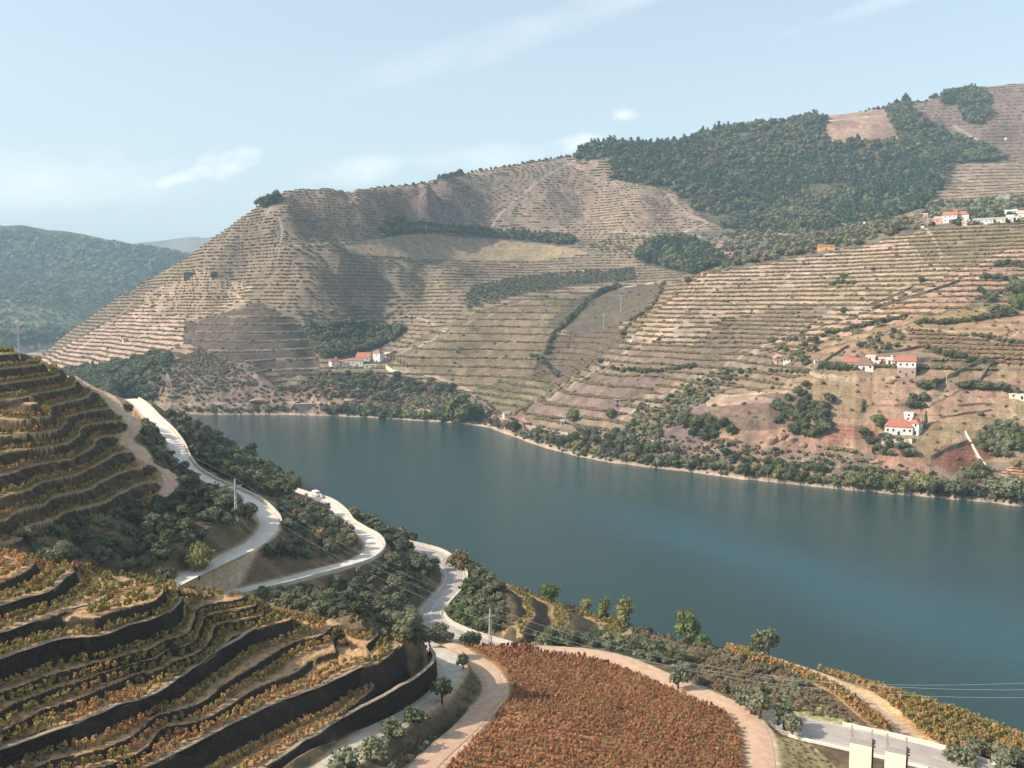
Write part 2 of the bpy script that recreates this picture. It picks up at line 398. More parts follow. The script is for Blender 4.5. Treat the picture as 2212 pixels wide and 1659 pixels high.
# slopes under olives
for u, v, zz in [(100, 1200, 45), (-100, 1230, 46), (200, 1140, 47.8), (300, 1110, 47), (300, 1180, 42.5), (450, 1125, 45), (500, 1095, 43.5), (530, 1120, 42), (535, 1150, 41), (480, 1170, 41), (380, 1210, 40), (300, 1240, 39), (420, 1090, 46.5),
                 (355, 1000, 49), (330, 960, 51.5), (440, 1075, 45), (310, 935, 54),
                 (650, 1110, 32), (700, 1150, 31), (720, 1185, 30.5), (640, 1190, 33), (600, 1215, 33.5), (620, 1140, 34.5), (560, 1220, 34), (480, 1250, 33.5), (600, 1080, 32), (560, 1040, 31), (500, 1010, 31),
                 (700, 1265, 26.5), (850, 1250, 23.5), (900, 1225, 21.8), (800, 1320, 23.5), (870, 1355, 20), (900, 1290, 19.8), (930, 1250, 19.8), (640, 1300, 29), (720, 1325, 28), (780, 1345, 26), (860, 1375, 23), (850, 1200, 24.5), (880, 1310, 19.4),
                 (445, 980, 33), (460, 1010, 34), (420, 950, 33), (400, 915, 34), (1010, 1270, 17), (1040, 1300, 17.5), (1010, 1330, 16.8), (1060, 1340, 17.5), (1075, 1280, 20), (1060, 1375, 16.5)]:
    near.append(pz(u, v, zz))
# brow above the river, steep bank behind it
for u, v, zz in [(330, 878, 30), (385, 905, 27), (430, 928, 24), (540, 985, 19), (600, 1025, 17.5), (640, 1048, 18), (690, 1068, 20), (750, 1102, 20), (820, 1140, 20), (880, 1168, 18), (940, 1190, 17.5), (1000, 1220, 16.6), (1060, 1252, 18), (1114, 1275, 18.5), (1184, 1297, 15.5),
                 (1300, 1335, 13), (1400, 1366, 12.8), (1500, 1395, 13), (1640, 1413, 13.4), (1760, 1452, 14.3), (1860, 1480, 15), (1960, 1510, 15.5), (2060, 1545, 16), (2212, 1598, 16.2), (2400, 1660, 16.5)]:
    p = pz(u, v, zz); near.append(p); r = math.hypot(p[0], p[1]); e = zz / (CAMZ - zz)
    for k, f in ((0.45, 0.42), (0.85, -0.12), (1.6, -0.6)):
        near.append(np.array([p[0] * (1 + e * k), p[1] * (1 + e * k), zz * f]))
# little vine spur, red vineyard, scrub, lower right slope
for zz, pts in [(21.5, [(1085, 1275), (1098, 1310), (1096, 1350)]), (19.0, [(1126, 1282), (1146, 1310), (1149, 1338), (1126, 1368)]), (16.2, [(1195, 1300), (1224, 1320), (1232, 1345), (1212, 1374)]), (13.6, [(1320, 1338), (1352, 1352), (1339, 1374)]),
                (20.0, [(1057, 1400), (1120, 1397), (1000, 1395)]), (20.4, [(1350, 1446), (1200, 1412)]), (22.0, [(1500, 1512)]), (23.4, [(1595, 1575)]), (25.2, [(1612, 1655)]), (24.6, [(1120, 1500), (1300, 1512)]), (28.6, [(1300, 1650), (1050, 1600)]), (31, [(1010, 1670)]), (26.5, [(1450, 1620)]), (29, [(1500, 1740)]),
                (16.5, [(1180, 1384), (1290, 1390)]), (15.6, [(1400, 1410)]), (19.0, [(1500, 1455)]), (17, [(1500, 1425)]), (19.2, [(1650, 1490)]), (21.2, [(1620, 1535)]), (18.5, [(1740, 1500)]), (20.6, [(1745, 1540)]), (20.4, [(1850, 1565)]), (18.2, [(1960, 1545), (2060, 1590)]), (17.8, [(2150, 1610)]), (18.4, [(2212, 1650)]), (23, [(1730, 1640)]), (22, [(1850, 1680)]),
                (28.0, [(905, 1570), (950, 1530), (985, 1490)]), (29.5, [(850, 1640)]), (26.5, [(1005, 1460)])]:
    for u, v in pts: near.append(pz(u, v, zz))
# ground towards and under the camera
for u, zz in [(-400, 60), (100, 54), (500, 46), (900, 42), (1300, 44), (1700, 40), (2200, 32), (2700, 28)]:
    th, _ = ray(u, 1659)
    for D, w in ((85, 0.55), (60, 1.0), (40, 1.3)):
        z0 = {85: zz * 0.82, 60: zz * 0.98, 40: zz * 1.1}[D]; near.append(np.array([D * math.sin(th), D * math.cos(th), z0]))
near = np.array(near)
NG = Grid(radians(-42), radians(42), 1620, 42.0, 900.0, 1500)
fitN = tps_fit(np.arctan2(near[:, 0], near[:, 1]), np.log(np.hypot(near[:, 0], near[:, 1])), near[:, 2], 2e-6)
ZB = NG.base(fitN, 5)
NG.Z = ZB.copy(); NG.finish()
U, V = NG.U, NG.V
# terraces -------------------------------------------------------
FORE = [(-900, 1150), (0, 1185), (200, 1230), (380, 1262), (500, 1280), (640, 1325), (760, 1350), (850, 1380), (880, 1388), (945, 1400), (945, 1440), (890, 1482), (770, 1548), (690, 1600), (600, 1662), (500, 1730), (300, 1900), (-900, 2600)]
LEFTH = [(-900, 700), (0, 750), (60, 770), (160, 812), (240, 862), (262, 890), (296, 915), (275, 955), (330, 1003), (365, 1033), (362, 1052), (345, 1070), (390, 1072), (300, 1095), (150, 1140), (0, 1190), (-900, 1200)]
SPUR = [(1070, 1262), (1190, 1292), (1400, 1362), (1400, 1400), (1300, 1390), (1100, 1385), (1078, 1340)]
mF = inpoly(U, V, FORE) & (NG.VIS | (NG.r[:, None] < 175)) & (NG.r[:, None] < 185)
mL = inpoly(U, V, LEFTH) & (NG.r[:, None] > 165)
mS = inpoly(U, V, SPUR)
def feather(m, k=3):
    f = m.astype(np.float32)
    for ax in (0, 1):
        for _ in range(k):
            f = (np.roll(f, 1, ax) + 2 * f + np.roll(f, -1, ax)) / 4
    return f
X, Y = NG.X, NG.Y
warp = 0.25 * vnoise(X / 9, Y / 9, 5) + 0.12 * vnoise(X / 2.2, Y / 2.2, 8)
def steps(z, levels, lo=0.80, keep=0.10):
    L = np.array(levels, float); i = np.clip(np.searchsorted(L, z) - 1, 0, len(L) - 2)
    a = L[i]; b = L[i + 1]; f = (z - a) / (b - a)
    g = keep * np.clip(f / lo, 0, 1) + (1 - keep) * sstep(lo, 0.985, f)
    return np.where((z > L[0]) & (z < L[-1]), a + (b - a) * g, z), i, f
zF, iF, fF = steps(ZB + 0.12 * warp, LEVELS, 0.84, 0.06)
stepL = 3.45
zLb = ZB + warp * 1.0 + 0.5 * vnoise(X / 25, Y / 25, 77)
qL = zLb / stepL; fL = qL - np.floor(qL)
zL = stepL * (np.floor(qL) + 0.08 * np.clip(fL / 0.58, 0, 1) + 0.92 * sstep(0.58, 0.98, fL))
stepS = 2.7
qS = (ZB + 0.5 * warp) / stepS - 0.03; fS = qS - np.floor(qS)
zS = stepS * (np.floor(qS) + 0.06 * np.clip(fS / 0.45, 0, 1) + 0.94 * sstep(0.45, 0.95, fS) + 0.03)
wF, wL, wS = feather(mF), feather(mL), feather(mS)
Z = ZB + (zF - ZB) * wF + (zL - ZB) * wL * (1 - wF) + (zS - ZB) * wS * (1 - wF)
free = (1 - wF) * (1 - wL) * (1 - wS)
Z = Z + free * (0.9 * fbm(X / 11, Y / 11, 31, 5) + 0.25) + (1 - free) * 0.16 * fbm(X / 1.3, Y / 1.3, 41, 3)
# roads are cut into the slopes
ROADW = {}
roadmask = np.zeros(Z.shape, np.float32)
for k, rd in ROADS.items():
    c = spline([pz(*a) for a in rd], 1.5); ROADW[k] = c
    D, t = dline(X, Y, c[:, :2], 9.0)
    hit = D < 8.0
    zz = np.interp(t[hit], np.arange(len(c)), c[:, 2])
    w = RW[k] / 2
    out = 2.3 if k in 'TDFGH' else (5.0 if k == 'E' else 3.2)
    b = 1 - sstep(w + 0.5, w + 0.5 + out, D[hit])
    Z[hit] = Z[hit] * (1 - b) + (zz - 0.06) * b
    roadmask[hit] = np.maximum(roadmask[hit], 1 - sstep(w + 0.3, w + 1.3, D[hit]))
NG.Z = Z; NG.finish(); U, V = NG.U, NG.V

# colours of the near ground (what the ground is made of) -------------------
def C(r, g, b): return np.array(srgb(r, g, b), np.float32)
col = np.zeros(Z.shape + (3,), np.float32)
gx = np.gradient(Z, axis=1) / np.maximum(np.hypot(np.gradient(X, axis=1), np.gradient(Y, axis=1)), 1e-3)
gr = np.gradient(Z, axis=0) / np.gradient(NG.r)[:, None]
slope = np.hypot(gx, gr)
n1 = fbm(X / 14, Y / 14, 61, 4)[..., None]; n2 = fbm((X + Z * .8) / 3, (Y + Z * .9) / 3, 71, 4)[..., None]; n3 = fbm((X + Z * .8) / 0.8, (Y + Z * .9) / 0.8, 81, 3)[..., None]
earth = C(112, 92, 74); scrub = C(98, 90, 66); tan = C(160, 130, 102); sand = C(196, 168, 138); stone = C(64, 54, 46)
col[:] = earth
col += (scrub - earth) * np.clip(0.5 + 1.6 * n1, 0, 1)
col += (tan - col) * np.clip(1.2 * n2 + 0.12, 0, 0.8)
m3 = wF[..., None]; fsoil = C(190, 154, 118) + (C(196, 154, 108) - C(186, 148, 114)) * np.clip(0.5 + 2 * n2, 0, 1)
fsoil = fsoil + (C(120, 92, 66) - fsoil) * np.clip(n3 * 2.2, 0, 1)
fs = np.where((slope > 0.75)[..., None], stone, fsoil)
col = col * (1 - m3) + fs * m3
m3 = (wL * (1 - wF))[..., None]
lt = C(176, 146, 108) + (C(150, 136, 88) - C(176, 146, 108)) * np.clip(0.5 + 2 * n2, 0, 1)
lb = C(72, 60, 46) + (C(104, 84, 64) - C(72, 60, 46)) * np.clip(0.3 + 2 * n3, 0, 1)
ll = np.where((fL > 0.60)[..., None], lb, lt)
edge = ((fL < 0.16) | (fL > 0.95))[..., None]; ll = np.where(edge, C(172, 146, 112), ll)
col = col * (1 - m3) + ll * m3
m3 = (wS * (1 - wF))[..., None]
ss_ = np.where((fS > 0.45)[..., None], C(96, 82, 66), C(186, 156, 116) + (C(150, 126, 80) - C(186, 156, 116)) * np.clip(0.5 + 2 * n3, 0, 1))
col = col * (1 - m3) + ss_ * m3
REDV = [(985, 1392), (1057, 1397), (1170, 1396), (1265, 1402), (1340, 1417), (1415, 1443), (1475, 1470), (1541, 1498), (1590, 1530), (1612, 1575), (1615, 1620), (1610, 1700), (930, 1700), (960, 1650), (1015, 1587), (1062, 1540), (1086, 1500), (1085, 1465), (1060, 1432), (1030, 1415)]
mR = inpoly(U, V, REDV) & NG.VIS
col[mR] = (C(158, 112, 80) + (C(172, 124, 88) - C(158, 112, 80)) * np.clip(0.5 + 2 * n2, 0, 1))[mR]
GRS = [(1700, 1520), (1790, 1525), (1850, 1560), (1860, 1580), (1770, 1565), (1710, 1550)]
m = inpoly(U, V, GRS); col[m] = (C(150, 148, 96) + (C(190, 170, 130) - C(150, 148, 96)) * np.clip(n3 * 3, 0, 1))[m]
GR2 = [(1660, 1590), (1745, 1600), (1850, 1700), (1660, 1700)]
m = inpoly(U, V, GR2); col[m] = (C(150, 136, 98) + (C(156, 126, 96) - C(150, 136, 98)) * np.clip(.5 + n2 * 3, 0, 1))[m]
YV = [(1560, 1395), (1760, 1440), (1900, 1475), (2212, 1580), (2300, 1640), (2090, 1640), (1990, 1620), (1880, 1570), (1800, 1500), (1700, 1450), (1600, 1425)]
mY = inpoly(U, V, YV); col[mY] = (C(190, 150, 105) + (C(205, 172, 130) - C(190, 150, 105)) * np.clip(.5 + n2 * 2, 0, 1))[mY]
m3 = roadmask[..., None] * 0.9; col = col * (1 - m3) + C(206, 178, 148) * m3
# bare pale rock at the waterline
m3 = (sstep(2.2, 0.4, Z) if False else (1 - sstep(0.4, 1.8, Z)))[..., None]; col = col * (1 - m3) + C(150, 134, 112) * m3
NCOL = np.clip(col * (1 + 0.35 * n3), 0.01, 1)
UN, VN_ = NG.U, NG.V
def put_color(me, arr, name='col'):
    a = me.attributes.new(name, 'FLOAT_COLOR', 'POINT')
    d = np.ones((arr.size // 3, 4), np.float32); d[:, :3] = arr.reshape(-1, 3); a.data.foreach_set('color', d.ravel())
def put_float(me, arr, name):
    a = me.attributes.new(name, 'FLOAT', 'POINT'); a.data.foreach_set('value', np.asarray(arr, np.float32).ravel())
def ground_mat(name, s1, s2, bump=0.5, dist=0.3):
    m, nt, b = mat_new(name)
    at = nt.nodes.new('ShaderNodeAttribute'); at.attribute_name = 'col'
    f1 = nnoise(nt, s1, 6, 0.65); f2 = nnoise(nt, s2, 5, 0.7)
    k = nmath(nt, 'MULTIPLY', nmap(nt, f1, 0.3, 0.7, 0.72, 1.28), nmap(nt, f2, 0.3, 0.7, 0.8, 1.2))
    vm = nt.nodes.new('ShaderNodeVectorMath'); vm.operation = 'SCALE'; nt.links.new(at.outputs['Color'], vm.inputs[0]); nt.links.new(k, vm.inputs['Scale'])
    nt.links.new(vm.outputs[0], b.inputs['Base Color'])
    b.inputs['Roughness'].default_value = 0.95; b.inputs['Specular IOR Level'].default_value = 0.1
    bn = nt.nodes.new('ShaderNodeBump'); bn.inputs['Strength'].default_value = bump; bn.inputs['Distance'].default_value = dist
    nt.links.new(nmath(nt, 'ADD', f1, f2), bn.inputs['Height']); nt.links.new(bn.outputs[0], b.inputs['Normal'])
    return m, nt, b
me = NG.mesh('near_hillside'); put_color(me, NCOL)
M_near = ground_mat('near_ground', 1.1, 4.5, 0.6, 0.35)[0]
o_near = obj_of('near_hillside', me, M_near); tag(o_near, kind='structure')
print('near terrain', round(time.time() - T0, 1))
# ================================================================== FAR BANK
SHORE = [(60, 800), (250, 872), (375, 893), (450, 895), (520, 896), (600, 896), (700, 898), (780, 901), (860, 906), (930, 911), (1010, 916), (1060, 925), (1100, 940), (1140, 955), (1180, 968), (1240, 984), (1290, 995), (1400, 1010), (1500, 1021), (1600, 1035), (1750, 1050), (1900, 1065), (2050, 1078), (2212, 1093), (2400, 1110), (2700, 1135)]
far = []
for u, v in SHORE[2:]:
    p = pz(u, v, 0); far.append(p)
    far.append(np.array([p[0] * 0.86, p[1] * 0.86, -30.0])); far.append(np.array([p[0] * 0.68, p[1] * 0.68, -60.0]))
for u, v, D in [  # spur that runs down to the left
    (85, 776, 1540), (150, 728, 1520), (200, 690, 1490), (300, 620, 1400), (400, 563, 1320), (500, 488, 1250), (560, 447, 1228), (620, 413, 1215), (700, 410, 1240),
    (150, 785, 1250), (150, 805, 1180), (230, 805, 1060), (330, 835, 875), (250, 850, 880), (370, 875, 822), (240, 740, 1240), (300, 700, 1210), (400, 700, 1110), (400, 640, 1190), (500, 700, 1040), (500, 610, 1160), (600, 750, 950), (560, 700, 1010), (650, 700, 1020), (680, 800, 885), (560, 800, 890), (450, 770, 930), (700, 868, 795), (550, 868, 812), (450, 850, 830),
    (750, 740, 1015), (690, 745, 980), (870, 712, 1050), (790, 690, 1062), (760, 788, 905), (820, 800, 890), (600, 845, 835), (730, 830, 850), (850, 850, 830),
    (1000, 650, 1050), (940, 700, 1000), (1180, 640, 1060), (1100, 735, 920), (1000, 800, 850), (1000, 735, 935), (1130, 830, 780), (900, 865, 806), (1000, 862, 785), (1330, 620, 1080), (1050, 880, 750), (1280, 640, 1045), (900, 770, 900),
    (600, 650, 1050), (500, 550, 1170), (620, 560, 1100), (600, 480, 1160), (800, 640, 1090), (800, 600, 1120), (740, 560, 1105), (760, 625, 1082), (705, 600, 1080), (740, 680, 1035), (1000, 600, 1180), (900, 560, 1205), (900, 515, 1275), (700, 520, 1155), (780, 470, 1215), (1100, 515, 1340), (1000, 505, 1320), (650, 450, 1192),
    (760, 413, 1275), (830, 405, 1310), (900, 399, 1350), (960, 385, 1400), (1000, 376, 1450), (1120, 355, 1500), (1240, 336, 1550), (1300, 318, 1580), (1350, 315, 1600), (1450, 315, 1650), (1550, 284, 1700), (1640, 270, 1720), (1700, 265, 1740), (1780, 252, 1750), (1900, 233, 1800), (2000, 217, 1850), (2100, 192, 1900), (2212, 180, 1950), (2400, 168, 2000), (2700, 160, 2000),
    (1150, 430, 1440), (1000, 440, 1390), (900, 450, 1360), (1250, 440, 1450), (1350, 450, 1400), (1350, 390, 1480), (1500, 430, 1430), (1530, 490, 1340), (1250, 505, 1350), (1400, 510, 1310), (1450, 560, 1210), (1380, 560, 1230), (1250, 560, 1260), (1560, 565, 1130), (1600, 540, 1180), (1700, 510, 1260), (1850, 480, 1270), (1980, 460, 1230),
    (1600, 400, 1520), (1800, 350, 1580), (1800, 430, 1440), (2000, 340, 1620), (2100, 350, 1610), (2050, 420, 1430), (2212, 350, 1650), (2212, 430, 1330), (2400, 420, 1350), (2212, 260, 1800), (2000, 270, 1740), (1700, 330, 1600),
    (2212, 482, 920), (2120, 485, 915), (2000, 493, 905), (1920, 510, 905), (1850, 537, 900), (1780, 545, 900), (1700, 560, 895), (1620, 570, 890), (1540, 587, 880), (1480, 622, 850), (1420, 670, 810), (1360, 728, 775), (1290, 790, 735), (1220, 835, 705), (1170, 868, 682), (1125, 893, 668),
    (1250, 690, 930), (1300, 740, 850), (1220, 790, 820), (1180, 810, 800), (1370, 640, 1000), (1150, 870, 715), (1400, 650, 900),
    (1600, 650, 795), (1600, 750, 690), (1500, 850, 615), (1500, 760, 690), (1400, 860, 630), (1400, 950, 558), (1300, 930, 590), (1250, 900, 625), (1900, 600, 780), (1750, 620, 800), (1750, 700, 715), (1900, 700, 655), (1870, 785, 577), (1960, 790, 570), (1700, 790, 615), (1800, 850, 540), (1700, 900, 530), (1600, 900, 550), (1700, 980, 492), (1600, 980, 515), (1500, 970, 540), (1820, 940, 500),
    (1950, 935, 488), (2080, 930, 486), (2100, 990, 460), (2000, 1020, 456), (2212, 1045, 438), (2212, 960, 465), (2212, 880, 500), (2100, 850, 525), (2212, 780, 570), (2100, 760, 590), (2212, 680, 660), (2212, 580, 775), (2100, 560, 800), (2050, 640, 700), (2000, 560, 825), (1850, 1030, 465), (1700, 1022, 482),
    (2400, 482, 920), (2400, 600, 760), (2400, 780, 580), (2400, 960, 470), (2700, 482, 920), (2700, 780, 590), (2700, 960, 480)]:
    far.append(pd(u, v, D))
for u, v, D in [(85, 776, 1540), (200, 690, 1490), (300, 620, 1400), (400, 563, 1320), (500, 488, 1250), (560, 447, 1228), (620, 414, 1215), (700, 411, 1240)]:
    p = pd(u, v, D)
    far.append(np.array([p[0] * 1.10, p[1] * 1.10, p[2] - 0.10 * D * 0.45])); far.append(np.array([p[0] * 1.35, p[1] * 1.35, p[2] * 0.35])); far.append(np.array([p[0] * 1.7, p[1] * 1.7, -10]))
for u, v, D in [(760, 413, 1275), (900, 399, 1350), (1000, 376, 1450), (1240, 336, 1550), (1450, 315, 1650), (1700, 265, 1740), (1900, 233, 1800), (2100, 192, 1900), (2212, 180, 1950), (2700, 160, 2000)]:
    p = pd(u, v, D); far.append(np.array([p[0] * 1.12, p[1] * 1.12, p[2] - 30])); far.append(np.array([p[0] * 1.4, p[1] * 1.4, p[2] * 0.7]))
for u in (-350, -100): 
    for D, z in ((400, -14), (800, -14), (1200, -12), (1600, -12), (2200, -12)):
        th, _ = ray(u, 800); far.append(np.array([D * math.sin(th), D * math.cos(th), z]))
for u, D in ((30, 1400), (60, 1200), (120, 1000), (30, 900), (30, 1650)):
    th, _ = ray(u, 800); far.append(np.array([D * math.sin(th), D * math.cos(th), -8]))
far = np.array(far)
# no two control points closer than a hair
key = {}
for p in far: key[(round(math.atan2(p[0], p[1]), 3), round(math.log(math.hypot(p[0], p[1])), 2))] = p
far = np.array(list(key.values()))
FG = Grid(radians(-40), radians(42), 1560, 290.0, 2700.0, 1300)
fitF = tps_fit(np.arctan2(far[:, 0], far[:, 1]), np.log(np.hypot(far[:, 0], far[:, 1])), far[:, 2], 1e-5)
ZB2 = FG.base(fitF, 5)
sh = np.array([[float(q_) for q_ in ray(u, v)] for u, v in SHORE], float); r_s = np.interp(FG.th, sh[:, 0], -CAMZ / sh[:, 1])
r_s = r_s * (1 + 0.006 * fbm(FG.th * 60, FG.th * 0, 401, 4))
dsh = FG.r[:, None] - r_s[None]; okc = (FG.th > float(ray(250, 850)[0]))[None]
ZB2 = np.where(okc, np.where(dsh < 0, np.minimum(ZB2, 0.25 * dsh), np.clip(ZB2, np.minimum(0.10 * dsh, 3.0), 1.5 + 0.75 * dsh)), ZB2)
X, Y = FG.X, FG.Y
TH = np.broadcast_to(FG.th[None], X.shape)
land = sstep(3, 30, ZB2)
# gullies and ribs that run down the slopes
FG.Z = ZB2.copy(); FG.finish(); U, V = FG.U.copy(), FG.V.copy()
ribs = np.zeros_like(ZB2)
def rib(u0, v0, u1, v1, w, a):
    global ribs
    L = (u1 - u0) ** 2 + (v1 - v0) ** 2; t = ((U - u0) * (u1 - u0) + (V - v0) * (v1 - v0)) / L
    d = ((U - u0) * (v1 - v0) - (V - v0) * (u1 - u0)) / math.sqrt(L)
    ribs += a * np.exp(-(d / w) ** 2) * sstep(0.0, 0.5, t) * (1 - sstep(0.8, 1.15, t))
for a in [(640, 420, 590, 560, 45, 10), (520, 520, 440, 700, 45, 9), (700, 560, 640, 690, 40, 9), (620, 560, 560, 660, 28, -8), (760, 580, 800, 690, 34, -1), (850, 560, 880, 690, 34, 9), (900, 540, 930, 650, 26, -7),
          (1000, 540, 960, 660, 45, 9), (1120, 540, 1150, 600, 40, -6), (1000, 390, 960, 480, 40, 8), (1080, 370, 1060, 490, 36, -9), (1190, 360, 1170, 490, 45, 11), (1290, 370, 1270, 480, 34, -10), (1390, 400, 1360, 500, 42, 12), (1470, 430, 1450, 520, 30, -9),
          (860, 410, 830, 480, 34, -8), (920, 400, 900, 490, 36, 7), (1320, 340, 1420, 420, 30, 5), (1550, 300, 1600, 480, 55, 9), (1660, 300, 1680, 470, 45, -9), (1780, 330, 1760, 470, 50, 9), (1900, 330, 1880, 460, 45, -8), (2010, 350, 1960, 450, 50, 9), (2150, 220, 2120, 330, 50, 10), (2060, 240, 2060, 320, 40, -8),
          (560, 760, 520, 830, 40, 4), (640, 720, 700, 820, 22, -3), (1000, 640, 960, 800, 60, 5), (1180, 680, 1100, 820, 50, 4), (1500, 640, 1420, 760, 40, 4), (1640, 640, 1560, 800, 50, -4), (1800, 590, 1700, 720, 50, 4), (1960, 600, 1900, 700, 50, -4)]:
    rib(*a)
ZB2 = ZB2 + ribs * land * 0.75 + land * (9 * fbm(X / 170, Y / 170, 91, 2) + 3.5 * fbm(X / 60, Y / 60, 95, 3)) * sstep(500, 1000, FG.r[:, None]) \
      + sstep(1, 12, ZB2) * 2.0 * fbm(X / 45, Y / 45, 97, 4)
FG.Z = ZB2.copy(); FG.finish(); U, V = FG.U.copy(), FG.V.copy()
U = np.where(U > 2205, 4410 - U, U)      # land cover past the measured area mirrors what lies beside it
wob = 7 * fbm(X / 30, Y / 30, 111, 3); wob2 = 7 * fbm(X / 30, Y / 30, 121, 3)
Uw, Vw = U + wob, V + 0.6 * wob2
vis = FG.VIS | True
# ---- land cover, painted from the back to the front
q = ZB2 / 6.0
sv = np.full(Z.shape if False else ZB2.shape, 0.75, np.float32)      # stripe strength
hstep = np.full(ZB2.shape, 6.0, np.float32); amp = np.full(ZB2.shape, 1.0, np.float32)
n1 = fbm(X / 90, Y / 90, 131, 4)[..., None]; n2 = fbm(X / 22, Y / 22, 141, 4)[..., None]; n3 = fbm(X / 6, Y / 6, 151, 3)[..., None]
col = C(158, 132, 108) + (C(136, 118, 98) - C(158, 132, 108)) * np.clip(0.5 + 1.8 * n1, 0, 1)
col = col + (C(146, 136, 98) - col) * np.clip(n2 * 1.4, 0, 0.7)
cover = np.zeros(ZB2.shape, np.int8)
def paint(poly, c, c2=None, s=None, h=None, a=None, cov=0, wobble=1.0, mix=2.0):
    m = inpoly(U + wob * wobble, V + 0.6 * wob2 * wobble, poly)
    cc = C(*c); cc = cc + (C(*(c2 or tuple(x * 0.88 for x in c))) - cc) * np.clip(0.5 + mix * n2, 0, 1)
    col[m] = cc[m]
    if s is not None: sv[m] = s
    if h is not None: hstep[m] = h
    if a is not None: amp[m] = a
    cover[m] = cov
    return m
# upper slopes are smooth, mauve brown
paint([(560, 440), (640, 405), (760, 405), (1000, 365), (1240, 325), (1330, 330), (1460, 410), (1540, 500), (1400, 520), (1100, 505), (850, 495), (700, 520), (600, 520), (585, 470)], (164, 138, 114), (146, 126, 104), 0.60, 6.0, 0.7)
paint([(830, 405), (960, 390), (980, 440), (1010, 480), (880, 480), (820, 440)], (146, 122, 106), (134, 112, 98), 0.58, 6.0, 0.6)
paint([(1230, 340), (1300, 335), (1350, 400), (1450, 470), (1530, 500), (1300, 500), (1100, 500), (1130, 420)], (166, 138, 114), (146, 124, 102), 0.58, 7.0, 0.7)
paint([(600, 470), (720, 470), (800, 500), (800, 515), (700, 530), (605, 530), (590, 500)], (142, 126, 102), (130, 116, 96), 0.6, 4.5, 0.6)
paint([(880, 505), (1180, 525), (1280, 545), (1200, 560), (900, 560), (760, 545), (740, 530)], (160, 144, 102), (178, 146, 110), 0.5, 5.0, 0.6)
paint([(60, 790), (420, 600), (520, 640), (400, 690), (400, 740), (360, 760), (200, 810), (90, 810)], (196, 160, 136), (176, 146, 122), 1.1, 6.2, 1.0)
paint([(300, 640), (430, 580), (520, 610), (540, 660), (420, 690), (330, 670)], (164, 140, 110), (176, 148, 116), 0.62, 5.0, 0.6)
paint([(400, 700), (560, 650), (660, 700), (695, 800), (620, 815), (560, 790), (480, 770), (430, 750), (395, 740)], (168, 146, 124), (156, 136, 112), 0.7, 8.6, 1.4)
paint([(830, 770), (960, 700), (1100, 650), (1180, 640), (1300, 625), (1230, 680), (1180, 750), (1170, 800), (1100, 850), (1030, 840), (950, 820), (850, 800)], (168, 144, 108), (150, 132, 98), 1.0, 7.6, 1.1)
paint([(1180, 700), (1230, 650), (1300, 625), (1440, 612), (1400, 660), (1330, 705), (1240, 720)], (112, 98, 76), (104, 94, 78), 0.1, 5.0, 0.2)
paint([(1190, 730), (1330, 700), (1350, 735), (1180, 850), (1150, 800)], (150, 126, 108), (132, 112, 98), 0.9, 7.0, 1.1)
paint([(1020, 840), (1180, 800), (1200, 850), (1130, 890), (1050, 880)], (138, 130, 92), (120, 114, 82), 0.9, 6.0, 1.0)
# rightmost heights
paint([(2000, 205), (2300, 150), (2300, 345), (2200, 345), (2100, 300), (1990, 260)], (140, 112, 100), (126, 104, 92), 0.57, 8.0, 0.6)
paint([(2040, 352), (2300, 345), (2300, 440), (2200, 430), (2100, 440), (1990, 450), (2035, 400)], (172, 142, 116), (154, 130, 106), 0.57, 7.5, 0.5)
paint([(1990, 445), (2300, 420), (2300, 490), (1990, 500)], (118, 112, 92), (140, 118, 98), 0.1, 5.0, 0.3, 2)
paint([(1500, 500), (1700, 490), (1950, 470), (2000, 495), (1850, 535), (1560, 585), (1500, 560)], (128, 116, 98), (112, 108, 90), 0.1, 5.0, 0.3, 2)
paint([(1530, 520), (1600, 520), (1580, 570), (1540, 575)], (180, 146, 120), None, 0.0)
FOREST = [
 [(1240, 345), (1256, 322), (1310, 308), (1460, 308), (1560, 276), (1700, 258), (1783, 256), (1785, 305), (1840, 312), (1945, 302), (1912, 238), (1960, 222), (1990, 258), (2050, 290), (2120, 315), (2168, 347), (2060, 354), (2030, 405), (1990, 450), (1900, 478), (1800, 500), (1650, 502), (1560, 492), (1500, 455), (1450, 412), (1325, 388), (1316, 345)],
 [(2038, 208), (2100, 196), (2135, 212), (2132, 250), (2115, 272), (2080, 262), (2075, 230), (2038, 226)],
 [(822, 490), (862, 478), (950, 488), (1000, 497), (1130, 503), (1246, 516), (1228, 530), (1150, 522), (1000, 508), (880, 508), (825, 516)],
 [(1378, 540), (1440, 516), (1520, 530), (1568, 568), (1500, 594), (1420, 576), (1372, 562)],
 [(660, 714), (730, 704), (870, 716), (850, 738), (760, 768), (705, 776), (680, 760)],
 [(130, 806), (230, 792), (330, 770), (368, 772), (358, 832), (330, 868), (230, 866), (150, 830)],
 [(1000, 655), (1022, 622), (1100, 604), (1230, 590), (1368, 580), (1372, 606), (1250, 616), (1100, 642), (1010, 668)],
]
for k, f in enumerate(FOREST):
    if k == 6: paint(f, (110, 104, 88), (124, 112, 94), 0.2, 5.0, 0.3, 3)
    else: paint(f, (82, 86, 66), (100, 98, 76), 0.0, 5.0, 0.1, 1)
paint([(1783, 252), (1915, 232), (1942, 306), (1840, 314), (1787, 306)], (182, 146, 120), (160, 124, 104), 0.5, 7.0, 0.6)
paint([(1388, 360), (1450, 372), (1440, 386), (1380, 384)], (150, 124, 104), None, 0.5, 6.0, 0.6)
